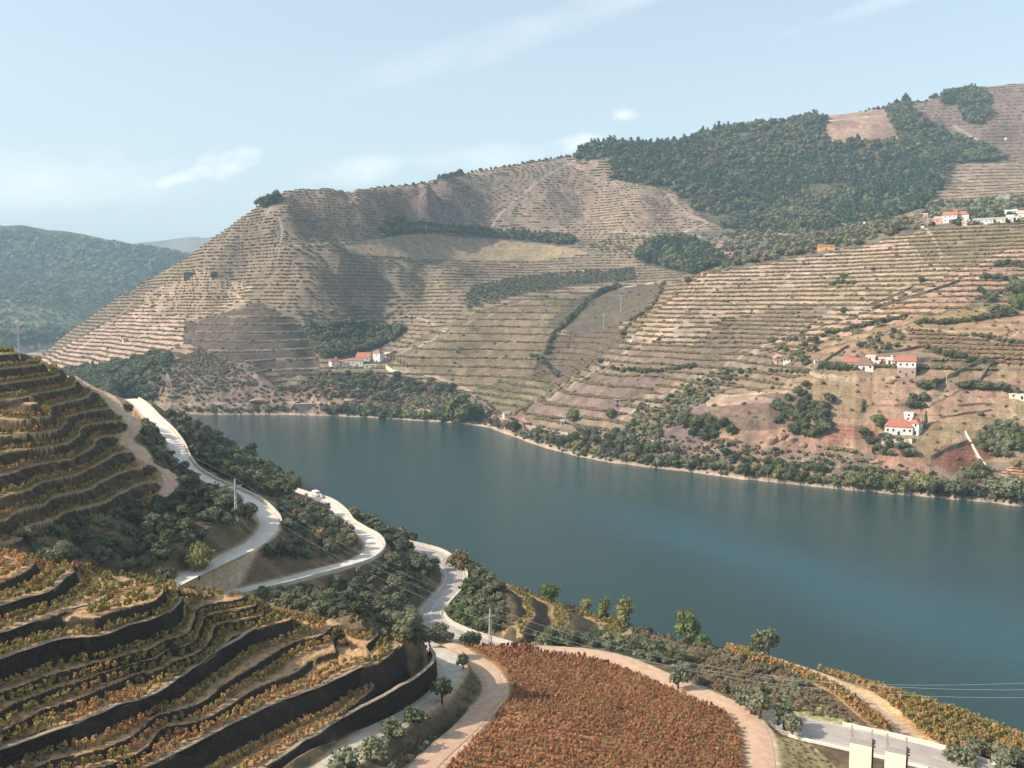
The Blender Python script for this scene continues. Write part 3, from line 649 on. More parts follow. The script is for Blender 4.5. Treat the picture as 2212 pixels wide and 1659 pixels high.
# right hand spur: wide bare terraces
paint([(1520, 590), (1700, 560), (1850, 535), (2000, 495), (2230, 480), (2230, 530), (2100, 590), (1990, 640), (1900, 690), (1700, 760), (1560, 770), (1360, 730), (1440, 655)], (196, 164, 138), (174, 148, 118), 1.15, 5.2, 1.0)
paint([(2000, 495), (2230, 482), (2230, 525), (2080, 590), (2000, 560), (1960, 520)], (150, 132, 98), (132, 122, 88), 1.0, 5.2, 1.0)
paint([(1560, 690), (1700, 660), (1800, 660), (1700, 750), (1560, 770), (1480, 760)], (150, 128, 104), (132, 116, 98), 0.8, 4.5, 0.9)
paint([(1130, 890), (1360, 735), (1480, 745), (1650, 745), (1560, 780), (1400, 850), (1300, 900), (1150, 905)], (168, 144, 118), (150, 130, 104), 0.9, 6.0, 1.0)
paint([(1130, 885), (1250, 820), (1450, 810), (1380, 860), (1300, 900), (1130, 905)], (168, 140, 124), (152, 128, 112), 0.9, 7.5, 1.3)
paint([(1690, 745), (2000, 620), (2120, 560), (2240, 520), (2240, 620), (1960, 690), (1800, 730), (1660, 780)], (196, 156, 126), (182, 142, 112), 0.8, 5.5, 0.9)
paint([(1640, 790), (1800, 735), (1960, 690), (2240, 640), (2240, 800), (1960, 760), (1760, 775)], (170, 138, 96), (176, 132, 104), 0.3, 6.0, 0.7)
paint([(1950, 690), (2120, 660), (2240, 650), (2240, 680), (2080, 692), (1990, 700)], (178, 148, 86), None, 0.0, 6.0, 0.2)
paint([(1960, 712), (2100, 720), (2240, 745), (2240, 790), (2090, 780), (1990, 760)], (170, 122, 96), (158, 116, 92), 0.9, 3.2, 0.25)
paint([(1480, 870), (1700, 830), (1760, 790), (2240, 800), (2240, 1000), (1960, 1000), (1800, 960), (1640, 960), (1480, 940)], (160, 136, 96), (176, 138, 108), 0.35, 4.6, 1.0)
paint([(1420, 860), (1700, 850), (1780, 870), (1700, 930), (1560, 930), (1460, 920)], (142, 112, 90), (132, 108, 88), 0.2, 4.0, 0.5)
paint([(1490, 870), (1560, 850), (1640, 855), (1700, 868), (1600, 873), (1500, 880)], (198, 162, 134), None, 0.0)
paint([(1690, 950), (1760, 930), (1830, 945), (1700, 1000)], (160, 96, 76), (178, 116, 88), 0.5, 2.5, 0.25)
paint([(1790, 915), (1890, 925), (1900, 950), (1820, 945)], (158, 98, 78), (176, 116, 90), 0.5, 2.5, 0.25)
paint([(2030, 965), (2140, 940), (2150, 985), (2060, 1020), (2010, 1000)], (134, 84, 66), (156, 104, 84), 0.5, 2.5, 0.25)
paint([(2130, 1035), (2230, 985), (2240, 1065), (2120, 1050)], (196, 142, 104), (204, 156, 118), 0.9, 1.6, 0.15)
paint([(1460, 880), (1520, 870), (1560, 960), (1500, 985), (1400, 975), (1430, 920)], (150, 126, 112), (132, 110, 100), 0.1, 4.0, 0.4, 2)
paint([(1600, 940), (1780, 905), (1790, 960), (1640, 990)], (150, 122, 98), (176, 134, 104), 0.0, 4.0, 0.3, 2)
# dry scrub and schist by the river
RIV = [(350, 868), (460, 840), (380, 770), (460, 765), (540, 800), (600, 840), (700, 815), (800, 820), (950, 835), (1040, 860), (1100, 905), (1240, 940), (1400, 940), (1600, 960), (1800, 985), (1960, 1010), (2240, 1060), (2240, 1100), (1900, 1070), (1600, 1040), (1290, 1000), (1100, 945), (1010, 920), (700, 902), (350, 895)]
paint(RIV, (138, 116, 98), (152, 126, 104), 0.0, 4.0, 0.4, 2)
paint([(360, 790), (430, 755), (520, 800), (560, 830), (440, 850), (365, 850)], (140, 116, 106), (128, 110, 98), 0.2, 4.0, 0.5, 2)
paint([(590, 845), (720, 838), (950, 862), (940, 873), (600, 866)], (150, 116, 98), (168, 132, 110), 0.0, 3.0, 0.6)
paint([(1060, 905), (1130, 890), (1160, 925), (1300, 935), (1150, 915)], (164, 122, 104), None, 0.0)
paint([(1380, 955), (1480, 870), (1530, 930), (1500, 970), (1420, 985)], (152, 128, 114), (134, 112, 104), 0.1, 4, 0.4)
paint([(1660, 960), (1720, 925), (1760, 950), (1790, 975), (1690, 985)], (188, 142, 112), (160, 124, 104), 0.0)
paint([(1880, 990), (1960, 965), (2000, 1000), (2020, 1030), (1900, 1010)], (182, 134, 106), (160, 122, 100), 0.0)
# paths, tracks, low walls: thin lines of another ground
def line(pts, w, c, a=1.0):
    global col
    D, _ = dline(U, V, pts, w + 3)
    k = ((1 - sstep(w * 0.6, w * 1.3, D)) * a)[..., None]
    col = col * (1 - k) + C(*c) * k
    sv[:] = np.where(k[..., 0] > 0.5, 0, sv)
P_ = (206, 182, 158)
for pts, w in [([(750, 412), (756, 425), (758, 440)], 2.6), ([(530, 690 - 60), (545, 620), (480, 620), (515, 640), (520, 648), (500, 655), (480, 662)], 1.8), ([(320, 655), (350, 680), (380, 688), (430, 686)], 1.8), ([(385, 705), (380, 720), (392, 735), (398, 742)], 2),
               ([(600, 560), (610, 500), (600, 455)], 1.3), ([(610, 535), (700, 525), (800, 520), (880, 508), (980, 505)], 1.5), ([(1240, 340), (1180, 375), (1120, 420), (1080, 460), (1060, 495)], 2), ([(1270, 500), (1340, 500), (1450, 510), (1560, 512), (1750, 500)], 1.6),
               ([(1440, 415), (1460, 440), (1490, 465), (1530, 480), (1480, 500), (1430, 515)], 1.8), ([(1180, 510), (1060, 505), (900, 490)], 1.2), ([(870, 680), (920, 690), (960, 715), (920, 740), (880, 755), (830, 770)], 2), ([(830, 770), (840, 800), (880, 800), (960, 820), (1020, 845)], 2.4),
               ([(820, 765), (905, 745), (940, 730)], 2), ([(2000, 495), (2010, 505), (2025, 530), (2035, 558)], 3.2), ([(1820, 535), (1790, 550), (1700, 600), (1620, 640), (1560, 665)], 2), ([(1530, 590), (1515, 612), (1560, 630)], 3), ([(1480, 660), (1450, 700), (1420, 730), (1350, 760), (1270, 810), (1170, 870)], 2.6), ([(1440, 690), (1500, 700), (1435, 712)], 3),
               ([(2180, 540), (2050, 610), (1960, 640), (1850, 690), (1650, 745), (1560, 790), (1440, 850), (1370, 885), (1340, 905)], 2.4), ([(1950, 705), (2050, 715), (2160, 740), (2240, 748)], 2.5), ([(1750, 790), (1760, 808), (1850, 818), (1920, 816), (1960, 810)], 3.4), ([(1560, 855), (1680, 845), (1750, 843)], 2.2),
               ([(330, 874), (460, 872), (628, 869), (800, 876), (950, 890), (1040, 900), (1090, 905), (1150, 925), (1230, 935), (1330, 930)], 2.0), ([(1700, 985), (1760, 998), (1830, 1012), (1947, 1024)], 1.6), ([(1947, 1027), (2010, 1036), (2135, 1051), (2240, 1060)], 4.2), ([(1660, 975), (1710, 997), (1770, 1000), (1840, 980)], 1.8),
               ([(2080, 935), (2100, 960), (2110, 985), (2130, 1010)], 2.6), ([(2140, 862), (2180, 880), (2212, 915)], 2.2), ([(1950, 890), (2050, 850), (2140, 800)], 1.8), ([(2230, 700), (2160, 740)], 1.5), ([(1180, 640), (1090, 660), (1060, 680), (1000, 700)], 1.4), ([(2150, 560), (2230, 530)], 2.0), ([(1340, 622), (1450, 603)], 1.2), ([(1925, 250), (1790, 262)], 1.4), ([(2060, 270), (2110, 300), (2170, 345)], 1.5), ([(1130, 905), (1160, 925), (1240, 940)], 3)]:
    line(pts, w * 0.8, P_, 0.62)
for pts, w in [([(1500, 845), (1640, 835), (1730, 845)], 1.2), ([(1860, 875), (2000, 872)], 1.2), ([(2060, 665), (1900, 720), (1700, 775)], 1.0), ([(2150, 800), (2040, 860), (1990, 885)], 2.0), ([(1560, 765), (1730, 720), (1900, 665), (2020, 625), (2060, 600)], 1.2), ([(2110, 740), (2240, 700)], 1.2), ([(2000, 800), (1930, 790), (1860, 760)], 1.2)]:
    line(pts, w, (92, 80, 62), 0.8)
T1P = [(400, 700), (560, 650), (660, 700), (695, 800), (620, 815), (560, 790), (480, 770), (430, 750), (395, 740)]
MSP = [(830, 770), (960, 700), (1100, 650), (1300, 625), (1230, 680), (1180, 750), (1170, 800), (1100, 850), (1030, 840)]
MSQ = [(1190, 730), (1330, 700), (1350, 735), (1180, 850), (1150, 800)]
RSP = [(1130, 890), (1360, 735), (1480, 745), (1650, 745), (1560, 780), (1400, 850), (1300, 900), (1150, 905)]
UU, VV = U.copy(), V.copy()
# far terraces as real steps
hstep = np.where(hstep > 7, hstep, hstep * 0.74)
qq = ZB2 / hstep
# broken rows: bench lines wander a little
qq = qq + 0.16 * fbm(X / 40, Y / 40, 161, 2) / np.maximum(hstep / 6, 0.7)
fr = qq - np.floor(qq)
st = np.floor(qq) + 0.35 * fr + 0.65 * sstep(0.45, 0.95, fr)
Zt = ZB2 + (st - qq) * hstep * np.minimum(amp, 1.0) * 0.85 * sstep(6, 14, ZB2)
FG.Z = Zt + np.where(cover == 2, 1.6, 0.35)[..., :] * fbm(X / 9, Y / 9, 171, 4) * sstep(0, 6, ZB2)
shore_k = (1 - sstep(0.6, 2.6, FG.Z))[..., None]; col = col * (1 - shore_k) + C(196, 172, 142) * shore_k
sv *= (1 - shore_k[..., 0])
FG.finish()
# the crest line is brought to the height measured on the photograph
SKYL = [(-60, 850), (85, 776), (150, 728), (200, 690), (300, 617), (400, 560), (450, 524), (500, 487), (560, 445), (590, 425), (620, 413), (660, 409), (700, 408), (730, 411), (752, 416), (775, 410), (830, 404), (900, 398), (960, 386), (1000, 376), (1060, 366), (1120, 355), (1180, 346), (1240, 336), (1262, 324), (1300, 316), (1350, 315), (1400, 318), (1450, 316), (1500, 302), (1550, 284), (1640, 270), (1700, 266), (1780, 251), (1850, 243), (1900, 234), (1950, 224), (2000, 217), (2050, 205), (2100, 191), (2150, 186), (2212, 180), (2400, 168), (2700, 160)]
tu = np.array([float(ray(u, v)[0]) for u, v in SKYL]); tt = np.array([float(ray(u, v)[1]) for u, v in SKYL])
tw = np.interp(FG.th, tu, tt)
for _it in range(5):
    ts = FG.T.max(0); kr = FG.T.argmax(0)
    zr = FG.Z[kr, np.arange(FG.nc)] - CAMZ
    fac = np.where((ts > 0.01) & (tw > 0.01), tw / np.maximum(ts, 0.01), 1.0)
    kk = np.exp(-np.linspace(-2, 2, 25) ** 2); kk /= kk.sum(); fac = np.convolve(np.pad(np.clip(fac, 0.6, 1.6), 12, mode='edge'), kk, 'valid')[None]
    wgt = sstep(0.45, 0.97, (FG.Z - CAMZ) / np.maximum(zr, 5.0)[None])
    FG.Z = CAMZ + (FG.Z - CAMZ) * (1 + (fac - 1) * wgt)
    FG.finish()
dk = inpoly(UU, VV, T1P) & (fr > 0.46) & (fr < 0.97); col[dk] *= 0.36  # dark riser stone, with the shade on these faces painted into the colour too
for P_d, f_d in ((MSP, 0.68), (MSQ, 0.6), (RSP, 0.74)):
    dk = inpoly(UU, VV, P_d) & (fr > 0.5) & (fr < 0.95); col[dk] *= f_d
lum = col.mean(-1, keepdims=True); col = lum + (col - lum) * 0.78
col = col * np.array([1.02, 0.985, 0.985], np.float32)
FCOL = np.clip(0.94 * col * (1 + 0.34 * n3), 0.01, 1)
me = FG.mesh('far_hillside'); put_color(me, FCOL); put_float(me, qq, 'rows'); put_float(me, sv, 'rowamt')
M_far, nt, b = ground_mat('far_ground', 0.16, 0.9, 0.8, 2.0)
at = nt.nodes.new('ShaderNodeAttribute'); at.attribute_name = 'rows'; at2 = nt.nodes.new('ShaderNodeAttribute'); at2.attribute_name = 'rowamt'
f = nmath(nt, 'FRACT', nmath(nt, 'ADD', at.outputs['Fac'], nmath(nt, 'MULTIPLY', nmath(nt, 'SUBTRACT', nnoise(nt, 0.07, 3), 0.5), 0.35)))
d1 = nmath(nt, 'MULTIPLY', nmap(nt, f, 0.0, 0.06), nmath(nt, 'SUBTRACT', 1.0, nmath(nt, 'MINIMUM', 1.0, nmath(nt, 'MAXIMUM', 0.0, nmath(nt, 'MULTIPLY', nmath(nt, 'SUBTRACT', f, nmath(nt, 'MULTIPLY', at2.outputs['Fac'], 0.34)), 10.0)))))
gaps = nmap(nt, nnoise(nt, 0.12, 4, 0.7), 0.34, 0.52)
k = nmath(nt, 'MULTIPLY', nmath(nt, 'MULTIPLY', d1, gaps), nmath(nt, 'MINIMUM', nmath(nt, 'MULTIPLY', at2.outputs['Fac'], 1.15), 0.95))
old = b.inputs['Base Color'].links[0].from_socket
nt.links.new(nmix(nt, k, old, (*srgb(70, 60, 48), 1)), b.inputs['Base Color'])
o_far = obj_of('far_hillside', me, M_far); tag(o_far, kind='structure')
print('far terrain', round(time.time() - T0, 1))

# ---------------------------------------------------------------- blue hills beyond the bend
dist = []
DG = Grid(radians(-44), radians(-2), 620, 1500.0, 9000.0, 420)
for u, v, D in [(-400, 505, 3900), (0, 507, 3800), (80, 510, 3750), (180, 520, 3650), (280, 535, 3550), (320, 541, 3500), (420, 556, 3350), (520, 580, 3200), (620, 600, 3100), (800, 620, 3000)]:
    p = pd(u, v, D); dist.append(p); dist.append(np.array([p[0] * 1.12, p[1] * 1.12, p[2] - 130])); dist.append(np.array([p[0] * 1.3, p[1] * 1.3, p[2] - 170]))
for u, v, D in [(-400, 560, 3300), (0, 580, 3100), (150, 590, 3000), (300, 600, 2900), (-400, 640, 2700), (0, 650, 2500), (150, 650, 2550), (300, 650, 2500), (420, 640, 2500), (0, 700, 2150), (150, 705, 2150), (300, 690, 2200), (-400, 700, 2200), (500, 660, 2500), (800, 660, 2500)]:
    dist.append(pd(u, v, D))
for u, v in [(-400, 762), (0, 757), (100, 752), (200, 745), (300, 735), (450, 725), (700, 700)]:
    p = pz(u, v, 3); dist.append(p); dist.append(np.array([p[0] * 0.92, p[1] * 0.92, -10])); dist.append(np.array([p[0] * 0.8, p[1] * 0.8, -20]))
for u, v, D in [(-400, 540, 6500), (200, 545, 6500), (340, 530, 6400), (400, 521, 6300), (460, 520, 6300), (560, 520, 6300), (800, 540, 6500)]:
    p = pd(u, v, D); dist.append(p); dist.append(np.array([p[0] * 1.2, p[1] * 1.2, p[2] - 220]))
dist = np.array(dist)
fitD = tps_fit(np.arctan2(dist[:, 0], dist[:, 1]), np.log(np.hypot(dist[:, 0], dist[:, 1])), dist[:, 2], 1e-4)
DG.Z = DG.base(fitD, 4)
X, Y = DG.X, DG.Y
ld = sstep(5, 60, DG.Z)
DG.Z += ld * (60 * fbm(X / 600, Y / 600, 201, 4) * sstep(1700, 2400, DG.r[:, None]) + 5 * fbm(X / 60, Y / 60, 205, 3))
DG.finish()
n1 = fbm(X / 300, Y / 300, 211, 4)[..., None]; n2 = fbm(X / 60, Y / 60, 221, 4)[..., None]
col = C(66, 84, 60) + (C(122, 112, 88) - C(66, 84, 60)) * np.clip(0.15 + 2.2 * n1 + 1.0 * n2, 0, 1) + np.zeros(X.shape + (3,), np.float32)
U, V = DG.U, DG.V
low = sstep(620, 690, V)[..., None]; col = col + (C(140, 126, 102) - col) * low * 0.6
for pts, w in [([(150, 652), (200, 640), (280, 618), (300, 612), (285, 608), (283, 590), (292, 582)], 1.5), ([(20, 690), (60, 700), (110, 700)], 1.6), ([(60, 752), (120, 735), (165, 722)], 1.8), ([(330, 600), (336, 612)], 1.5), ([(0, 655), (50, 652)], 1.6)]:
    D, _ = dline(U, V, pts, w + 3); k = (1 - sstep(w * 0.5, w * 1.2, D))[..., None] * 0.8; col = col * (1 - k) + C(196, 182, 160) * k
m = inpoly(U, V, [(0, 710), (60, 720), (160, 715), (165, 735), (60, 748), (0, 752)]); col[m] = C(60, 76, 58)
me = DG.mesh('distant_hills'); put_color(me, np.clip(col, 0.01, 1))
o_d = obj_of('distant_hills', me, ground_mat('distant_ground', 0.02, 0.08, 0.4, 8.0)[0]); tag(o_d, kind='structure')

# ---------------------------------------------------------------- river
def river():
    x = np.linspace(-3600, 2600, 2); y = np.linspace(-400, 6000, 2)
    me = new_mesh('river', [(-5200, -600, 0), (4200, -600, 0), (4200, 6500, 0), (-5200, 6500, 0)], [(0, 1, 2, 3)])
    m, nt, b = mat_new('river_water')
    g = nt.nodes.new('ShaderNodeNewGeometry'); pos = g.outputs['Position']
    mp = nt.nodes.new('ShaderNodeMapping'); mp.inputs['Rotation'].default_value = (0, 0, radians(42)); mp.inputs['Scale'].default_value = (0.0022, 0.011, 1); nt.links.new(pos, mp.inputs[0])
    big = nnoise(nt, 1.0, 3, 0.5, mp.outputs[0], 0.4)
    ZN = RIVER_ZONES(nt, pos)
    breeze = nmath(nt, 'MINIMUM', nmath(nt, 'ADD', ZN, nmath(nt, 'MULTIPLY', nmath(nt, 'SUBTRACT', big, 0.5), 0.5)), 1.0)
    breeze = nmath(nt, 'MAXIMUM', breeze, 0.0)
    base = nmix(nt, breeze, (*srgb(34, 62, 62), 1), (*srgb(46, 80, 88), 1))  # the streak's brighter sky reflection is partly painted into the base colour
    nt.links.new(base, b.inputs['Base Color'])
    b.inputs['IOR'].default_value = 1.33; b.inputs['Specular IOR Level'].default_value = 0.5
    nt.links.new(nmap(nt, breeze, 0, 1, 0.10, 0.26), b.inputs['Roughness'])
    mp2 = nt.nodes.new('ShaderNodeMapping'); mp2.inputs['Rotation'].default_value = (0, 0, radians(20)); mp2.inputs['Scale'].default_value = (1, 1.9, 1); nt.links.new(pos, mp2.inputs[0])
    w1 = nnoise(nt, 0.55, 4, 0.65, mp2.outputs[0]); w2 = nnoise(nt, 0.09, 3, 0.5, mp2.outputs[0])
    bn = nt.nodes.new('ShaderNodeBump'); bn.inputs['Distance'].default_value = 0.45
    nt.links.new(nmap(nt, breeze, 0, 1, 0.6, 0.85), bn.inputs['Strength'])
    nt.links.new(nmath(nt, 'ADD', w1, nmath(nt, 'MULTIPLY', w2, 0.8)), bn.inputs['Height']); nt.links.new(bn.outputs[0], b.inputs['Normal'])
    o = obj_of('river', me, m); tag(o, kind='structure')
def RIVER_ZONES(nt, pos):    # smooth wind streak along the river, given by two world points and a width
    a = pz(1280, 1090, 0); c = pz(2230, 1390, 0)
    sx = nt.nodes.new('ShaderNodeSeparateXYZ'); nt.links.new(pos, sx.inputs[0])
    dx, dy = c[0] - a[0], c[1] - a[1]; L = math.hypot(dx, dy); ux, uy = dx / L, dy / L
    X_ = nmath(nt, 'SUBTRACT', sx.outputs[0], float(a[0])); Y_ = nmath(nt, 'SUBTRACT', sx.outputs[1], float(a[1]))
    al = nmath(nt, 'DIVIDE', nmath(nt, 'ADD', nmath(nt, 'MULTIPLY', X_, ux), nmath(nt, 'MULTIPLY', Y_, uy)), L)
    ac = nmath(nt, 'ADD', nmath(nt, 'MULTIPLY', X_, -uy), nmath(nt, 'MULTIPLY', Y_, ux))
    wv = nmath(nt, 'MULTIPLY', nmath(nt, 'SUBTRACT', nnoise(nt, 0.012, 3, 0.5, pos), 0.5), 60.0)
    ac = nmath(nt, 'ADD', ac, wv)
    s = nmath(nt, 'EXPONENT', nmath(nt, 'MULTIPLY', nmath(nt, 'POWER', nmath(nt, 'DIVIDE', ac, nmap(nt, al, 0, 1, 26, 34)), 2.0), -1.0))
    return nmath(nt, 'MULTIPLY', s, nmap(nt, al, -0.35, 0.35))
river()
# river bed far below the hills keeps the ground closed to the horizon
bed = new_mesh('ground', [(-30000, -30000, -30), (30000, -30000, -30), (30000, 40000, -30), (-30000, 40000, -30)], [(0, 1, 2, 3)])
o = obj_of('ground', bed, simple_mat('bed_ground', srgb(110, 104, 84), srgb(90, 92, 76), 0.001)); tag(o, kind='structure')
print('water', round(time.time() - T0, 1))
# ================================================================== ROADS
M_asph = simple_mat('asphalt', srgb(226, 212, 196), srgb(206, 194, 180), 0.35, 0.85, 0.05, coords='world')
M_asphd = simple_mat('asphalt_grey', srgb(184, 170, 160), srgb(164, 150, 142), 0.35, 0.85, 0.05, coords='world')
M_grav = simple_mat('pale_gravel', srgb(196, 186, 172), srgb(176, 160, 142), 0.5, 0.95, 0.3, coords='world')
M_dirt = simple_mat('dirt', srgb(206, 172, 146), srgb(184, 148, 120), 0.6, 0.95, 0.3, coords='world')
M_line = simple_mat('road_paint', srgb(235, 235, 230), srgb(210, 210, 205), 2.0, 0.7, coords='world')
M_parapet = simple_mat('parapet_stone', srgb(214, 204, 188), srgb(178, 168, 152), 0.9, 0.9, 0.3, coords='world')
def ribbon(c, offs, dz, name, mat):
    t = np.gradient(c[:, :2], axis=0); t /= np.linalg.norm(t, axis=1)[:, None]; nrm = np.stack([t[:, 1], -t[:, 0]], 1)   # to the right of travel
    rows = []
    for o_, z_ in zip(offs, dz): rows.append(np.column_stack([c[:, :2] + nrm * (o_[:, None] if hasattr(o_, '__len__') else o_), c[:, 2] + z_]))
    v = np.stack(rows, 1).reshape(-1, 3); k = len(offs); n = len(c)
    i = (np.arange(n - 1)[:, None] * k + np.arange(k - 1)[None]).ravel()
    return obj_of(name, new_mesh(name, v, np.stack([i, i + 1, i + k + 1, i + k], 1), smooth=True), mat)
def edge_wob(n, a, s): return a * np.array([fbm(np.array([i * 0.13]), np.array([s * 3.1]), 7, 3)[0] for i in range(n)])
ROADKIND = dict(A=('asphalt_road', M_asph), B=('asphalt_road', M_asph), C=('asphalt_road', M_asphd), E=('asphalt_road', M_asphd), G=('gravel_road', M_grav), D=('dirt_track', M_dirt), F=('dirt_track', M_dirt), T=('dirt_track', M_dirt), H=('dirt_track', M_dirt))
for k, c in ROADW.items():
    w = RW[k] / 2; n = len(c)
    wob_a = 0.0 if k in 'ABCE' else 0.30
    l = -w + edge_wob(n, wob_a, 1); r = w + edge_wob(n, wob_a, 2)
    o = ribbon(c, [l, l * 0.5, np.zeros(n), r * 0.5, r], [0.0, 0.05, 0.07, 0.05, 0.0], ROADKIND[k][0], ROADKIND[k][1]); tag(o, kind='structure')
def dashes(c, off, on, gap, wd, name='road_markings'):
    v = []; q = []; L = np.concatenate([[0], np.cumsum(np.linalg.norm(np.diff(c[:, :2], axis=0), axis=1))])
    t = np.gradient(c[:, :2], axis=0); t /= np.linalg.norm(t, axis=1)[:, None]; nr = np.stack([t[:, 1], -t[:, 0]], 1)
    s = 0.0
    while s < L[-1]:
        e = min(s + on, L[-1]); ss = np.linspace(s, e, max(2, int((e - s) / 1.5) + 1))
        px = np.interp(ss, L, c[:, 0]); py = np.interp(ss, L, c[:, 1]); pz_ = np.interp(ss, L, c[:, 2]) + 0.085
        nx = np.interp(ss, L, nr[:, 0]); ny = np.interp(ss, L, nr[:, 1]); b = len(v)
        for i in range(len(ss)):
            for o_ in (off - wd / 2, off + wd / 2): v.append((px[i] + nx[i] * o_, py[i] + ny[i] * o_, pz_[i]))
        for i in range(len(ss) - 1): q.append((b + 2 * i, b + 2 * i + 1, b + 2 * i + 3, b + 2 * i + 2))
        s += on + gap
    o = obj_of(name, new_mesh(name, v, q), M_line); tag(o, kind='structure')
for k in 'CE':
    w = RW[k] / 2
    dashes(ROADW[k], -w + 0.35, 9999, 1, 0.18); dashes(ROADW[k], w - 0.35, 9999, 1, 0.18); dashes(ROADW[k], 0.0, 3.0 if k == 'E' else 9999, 4.0, 0.14)
def parapet(key, side, a, b, label, h=0.75, th=0.42, mat=None, off=0.35, name='road_parapet', deep=-1.6):
    c = ROADW[key]; n = len(c); c = c[int(a * n):int(b * n)]
    t = np.gradient(c[:, :2], axis=0); t /= np.linalg.norm(t, axis=1)[:, None]; nr = np.stack([t[:, 1], -t[:, 0]], 1) * side
    w = RW[key] / 2 + off; m = MB(); sec = [(w, deep), (w, h), (w + th, h), (w + th, deep)]
    v = []; n = len(c)
    for i in range(n):
        for d, z in sec: v.append((c[i, 0] + nr[i, 0] * d, c[i, 1] + nr[i, 1] * d, c[i, 2] + z))
    q = [(4 * i + j, 4 * i + j + 1, 4 * i + 5 + j, 4 * i + 4 + j) for i in range(n - 1) for j in range(3)] + [(0, 1, 2, 3), (4 * n - 1, 4 * n - 2, 4 * n - 3, 4 * n - 4)]
    m.add(v, q); o = m.build(name, mat or M_parapet)
    # coping stones, a little proud
    m2 = MB(); v = []; sec = [(w - 0.06, h + 0.003), (w - 0.06, h + 0.12), (w + th + 0.06, h + 0.12), (w + th + 0.06, h + 0.003)]
    for i in range(n):
        for d, z in sec: v.append((c[i, 0] + nr[i, 0] * d, c[i, 1] + nr[i, 1] * d, c[i, 2] + z))
    m2.add(v, q + [(4 * i + 3, 4 * i, 4 * i + 4, 4 * i + 7) for i in range(n - 1)]); m2.build('coping', mat or M_parapet, o)
    tag(o, label, 'parapet'); return o
# the right hand side of travel is -1 when the drop lies to the left of travel: roads A, B, C run towards the camera, the river is on their left
parapet('A', -1, 0.0, 0.80, 'long pale stone parapet on the river side of the upper road bend')
parapet('B', 1, 0.0, 0.04, 'short stone parapet piece at the far end of the middle road') if False else None
parapet('B', -1, 0.02, 0.92, 'pale stone parapet round the outside of the middle hairpin')
parapet('C', -1, 0.05, 0.62, 'low pale parapet along the lowest road above the river')
parapet('C', -1, 0.68, 0.99, 'low pale wall of the lowest road where it passes the green bushes')
parapet('E', 1, -0.0, 0.01, 'x') if False else None
M_rail = simple_mat('cream_rail', srgb(240, 232, 214), srgb(226, 214, 192), 1.0, 0.8, coords='world')
parapet('E', -1, 0.28, 0.95, 'cream guard wall on the river side of the road at the lower right', 0.4, 0.3, M_rail, 0.5)
parapet('E', 1, 0.12, 0.60, 'low cream kerb wall between the lower right road and the grass verge', 0.3, 0.4, M_rail, 0.8)

# retaining walls of the foreground terraces
def wall_mat(name, a, b_, mortar):
    m, nt, b = mat_new(name)
    g = nt.nodes.new('ShaderNodeNewGeometry')
    mp = nt.nodes.new('ShaderNodeMapping'); mp.inputs['Scale'].default_value = (2.4, 2.4, 4.5); nt.links.new(g.outputs['Position'], mp.inputs[0])
    vo = nt.nodes.new('ShaderNodeTexVoronoi'); vo.feature = 'DISTANCE_TO_EDGE'; vo.inputs['Scale'].default_value = 1.0; nt.links.new(mp.outputs[0], vo.inputs['Vector'])
    v2 = nt.nodes.new('ShaderNodeTexVoronoi'); v2.inputs['Scale'].default_value = 1.0; nt.links.new(mp.outputs[0], v2.inputs['Vector'])
    f = nmap(nt, vo.outputs['Distance'], 0.0, 0.12)
    cc = nmix(nt, nmath(nt, 'MULTIPLY', v2.outputs['Color'], 1.0) if False else nnoise(nt, 1.3, 4), (*a, 1), (*b_, 1))
    nt.links.new(nmix(nt, f, (*mortar, 1), cc), b.inputs['Base Color']); b.inputs['Roughness'].default_value = 0.95; b.inputs['Specular IOR Level'].default_value = 0.1
    bn = nt.nodes.new('ShaderNodeBump'); bn.inputs['Strength'].default_value = 0.8; bn.inputs['Distance'].default_value = 0.15
    nt.links.new(f, bn.inputs['Height']); nt.links.new(bn.outputs[0], b.inputs['Normal'])
    return m
M_schist = wall_mat('schist_wall', srgb(78, 64, 54), srgb(54, 46, 40), srgb(26, 22, 18))
M_cope = simple_mat('schist_coping', srgb(176, 156, 134), srgb(140, 120, 100), 2.5, 0.95, 0.5, coords='world')
WL = ['roadside schist retaining wall above the pale gravel road', 'second schist terrace wall up from the gravel road, with one vine terrace below it', 'third schist wall up the foreground hill, ending at the brow beside the olive slope',
      'tallest dark schist wall in the middle of the foreground hill, curving away at its end', 'low schist wall on the upper foreground hill with one vine terrace above it', 'topmost schist wall of the foreground hill, at the left edge']
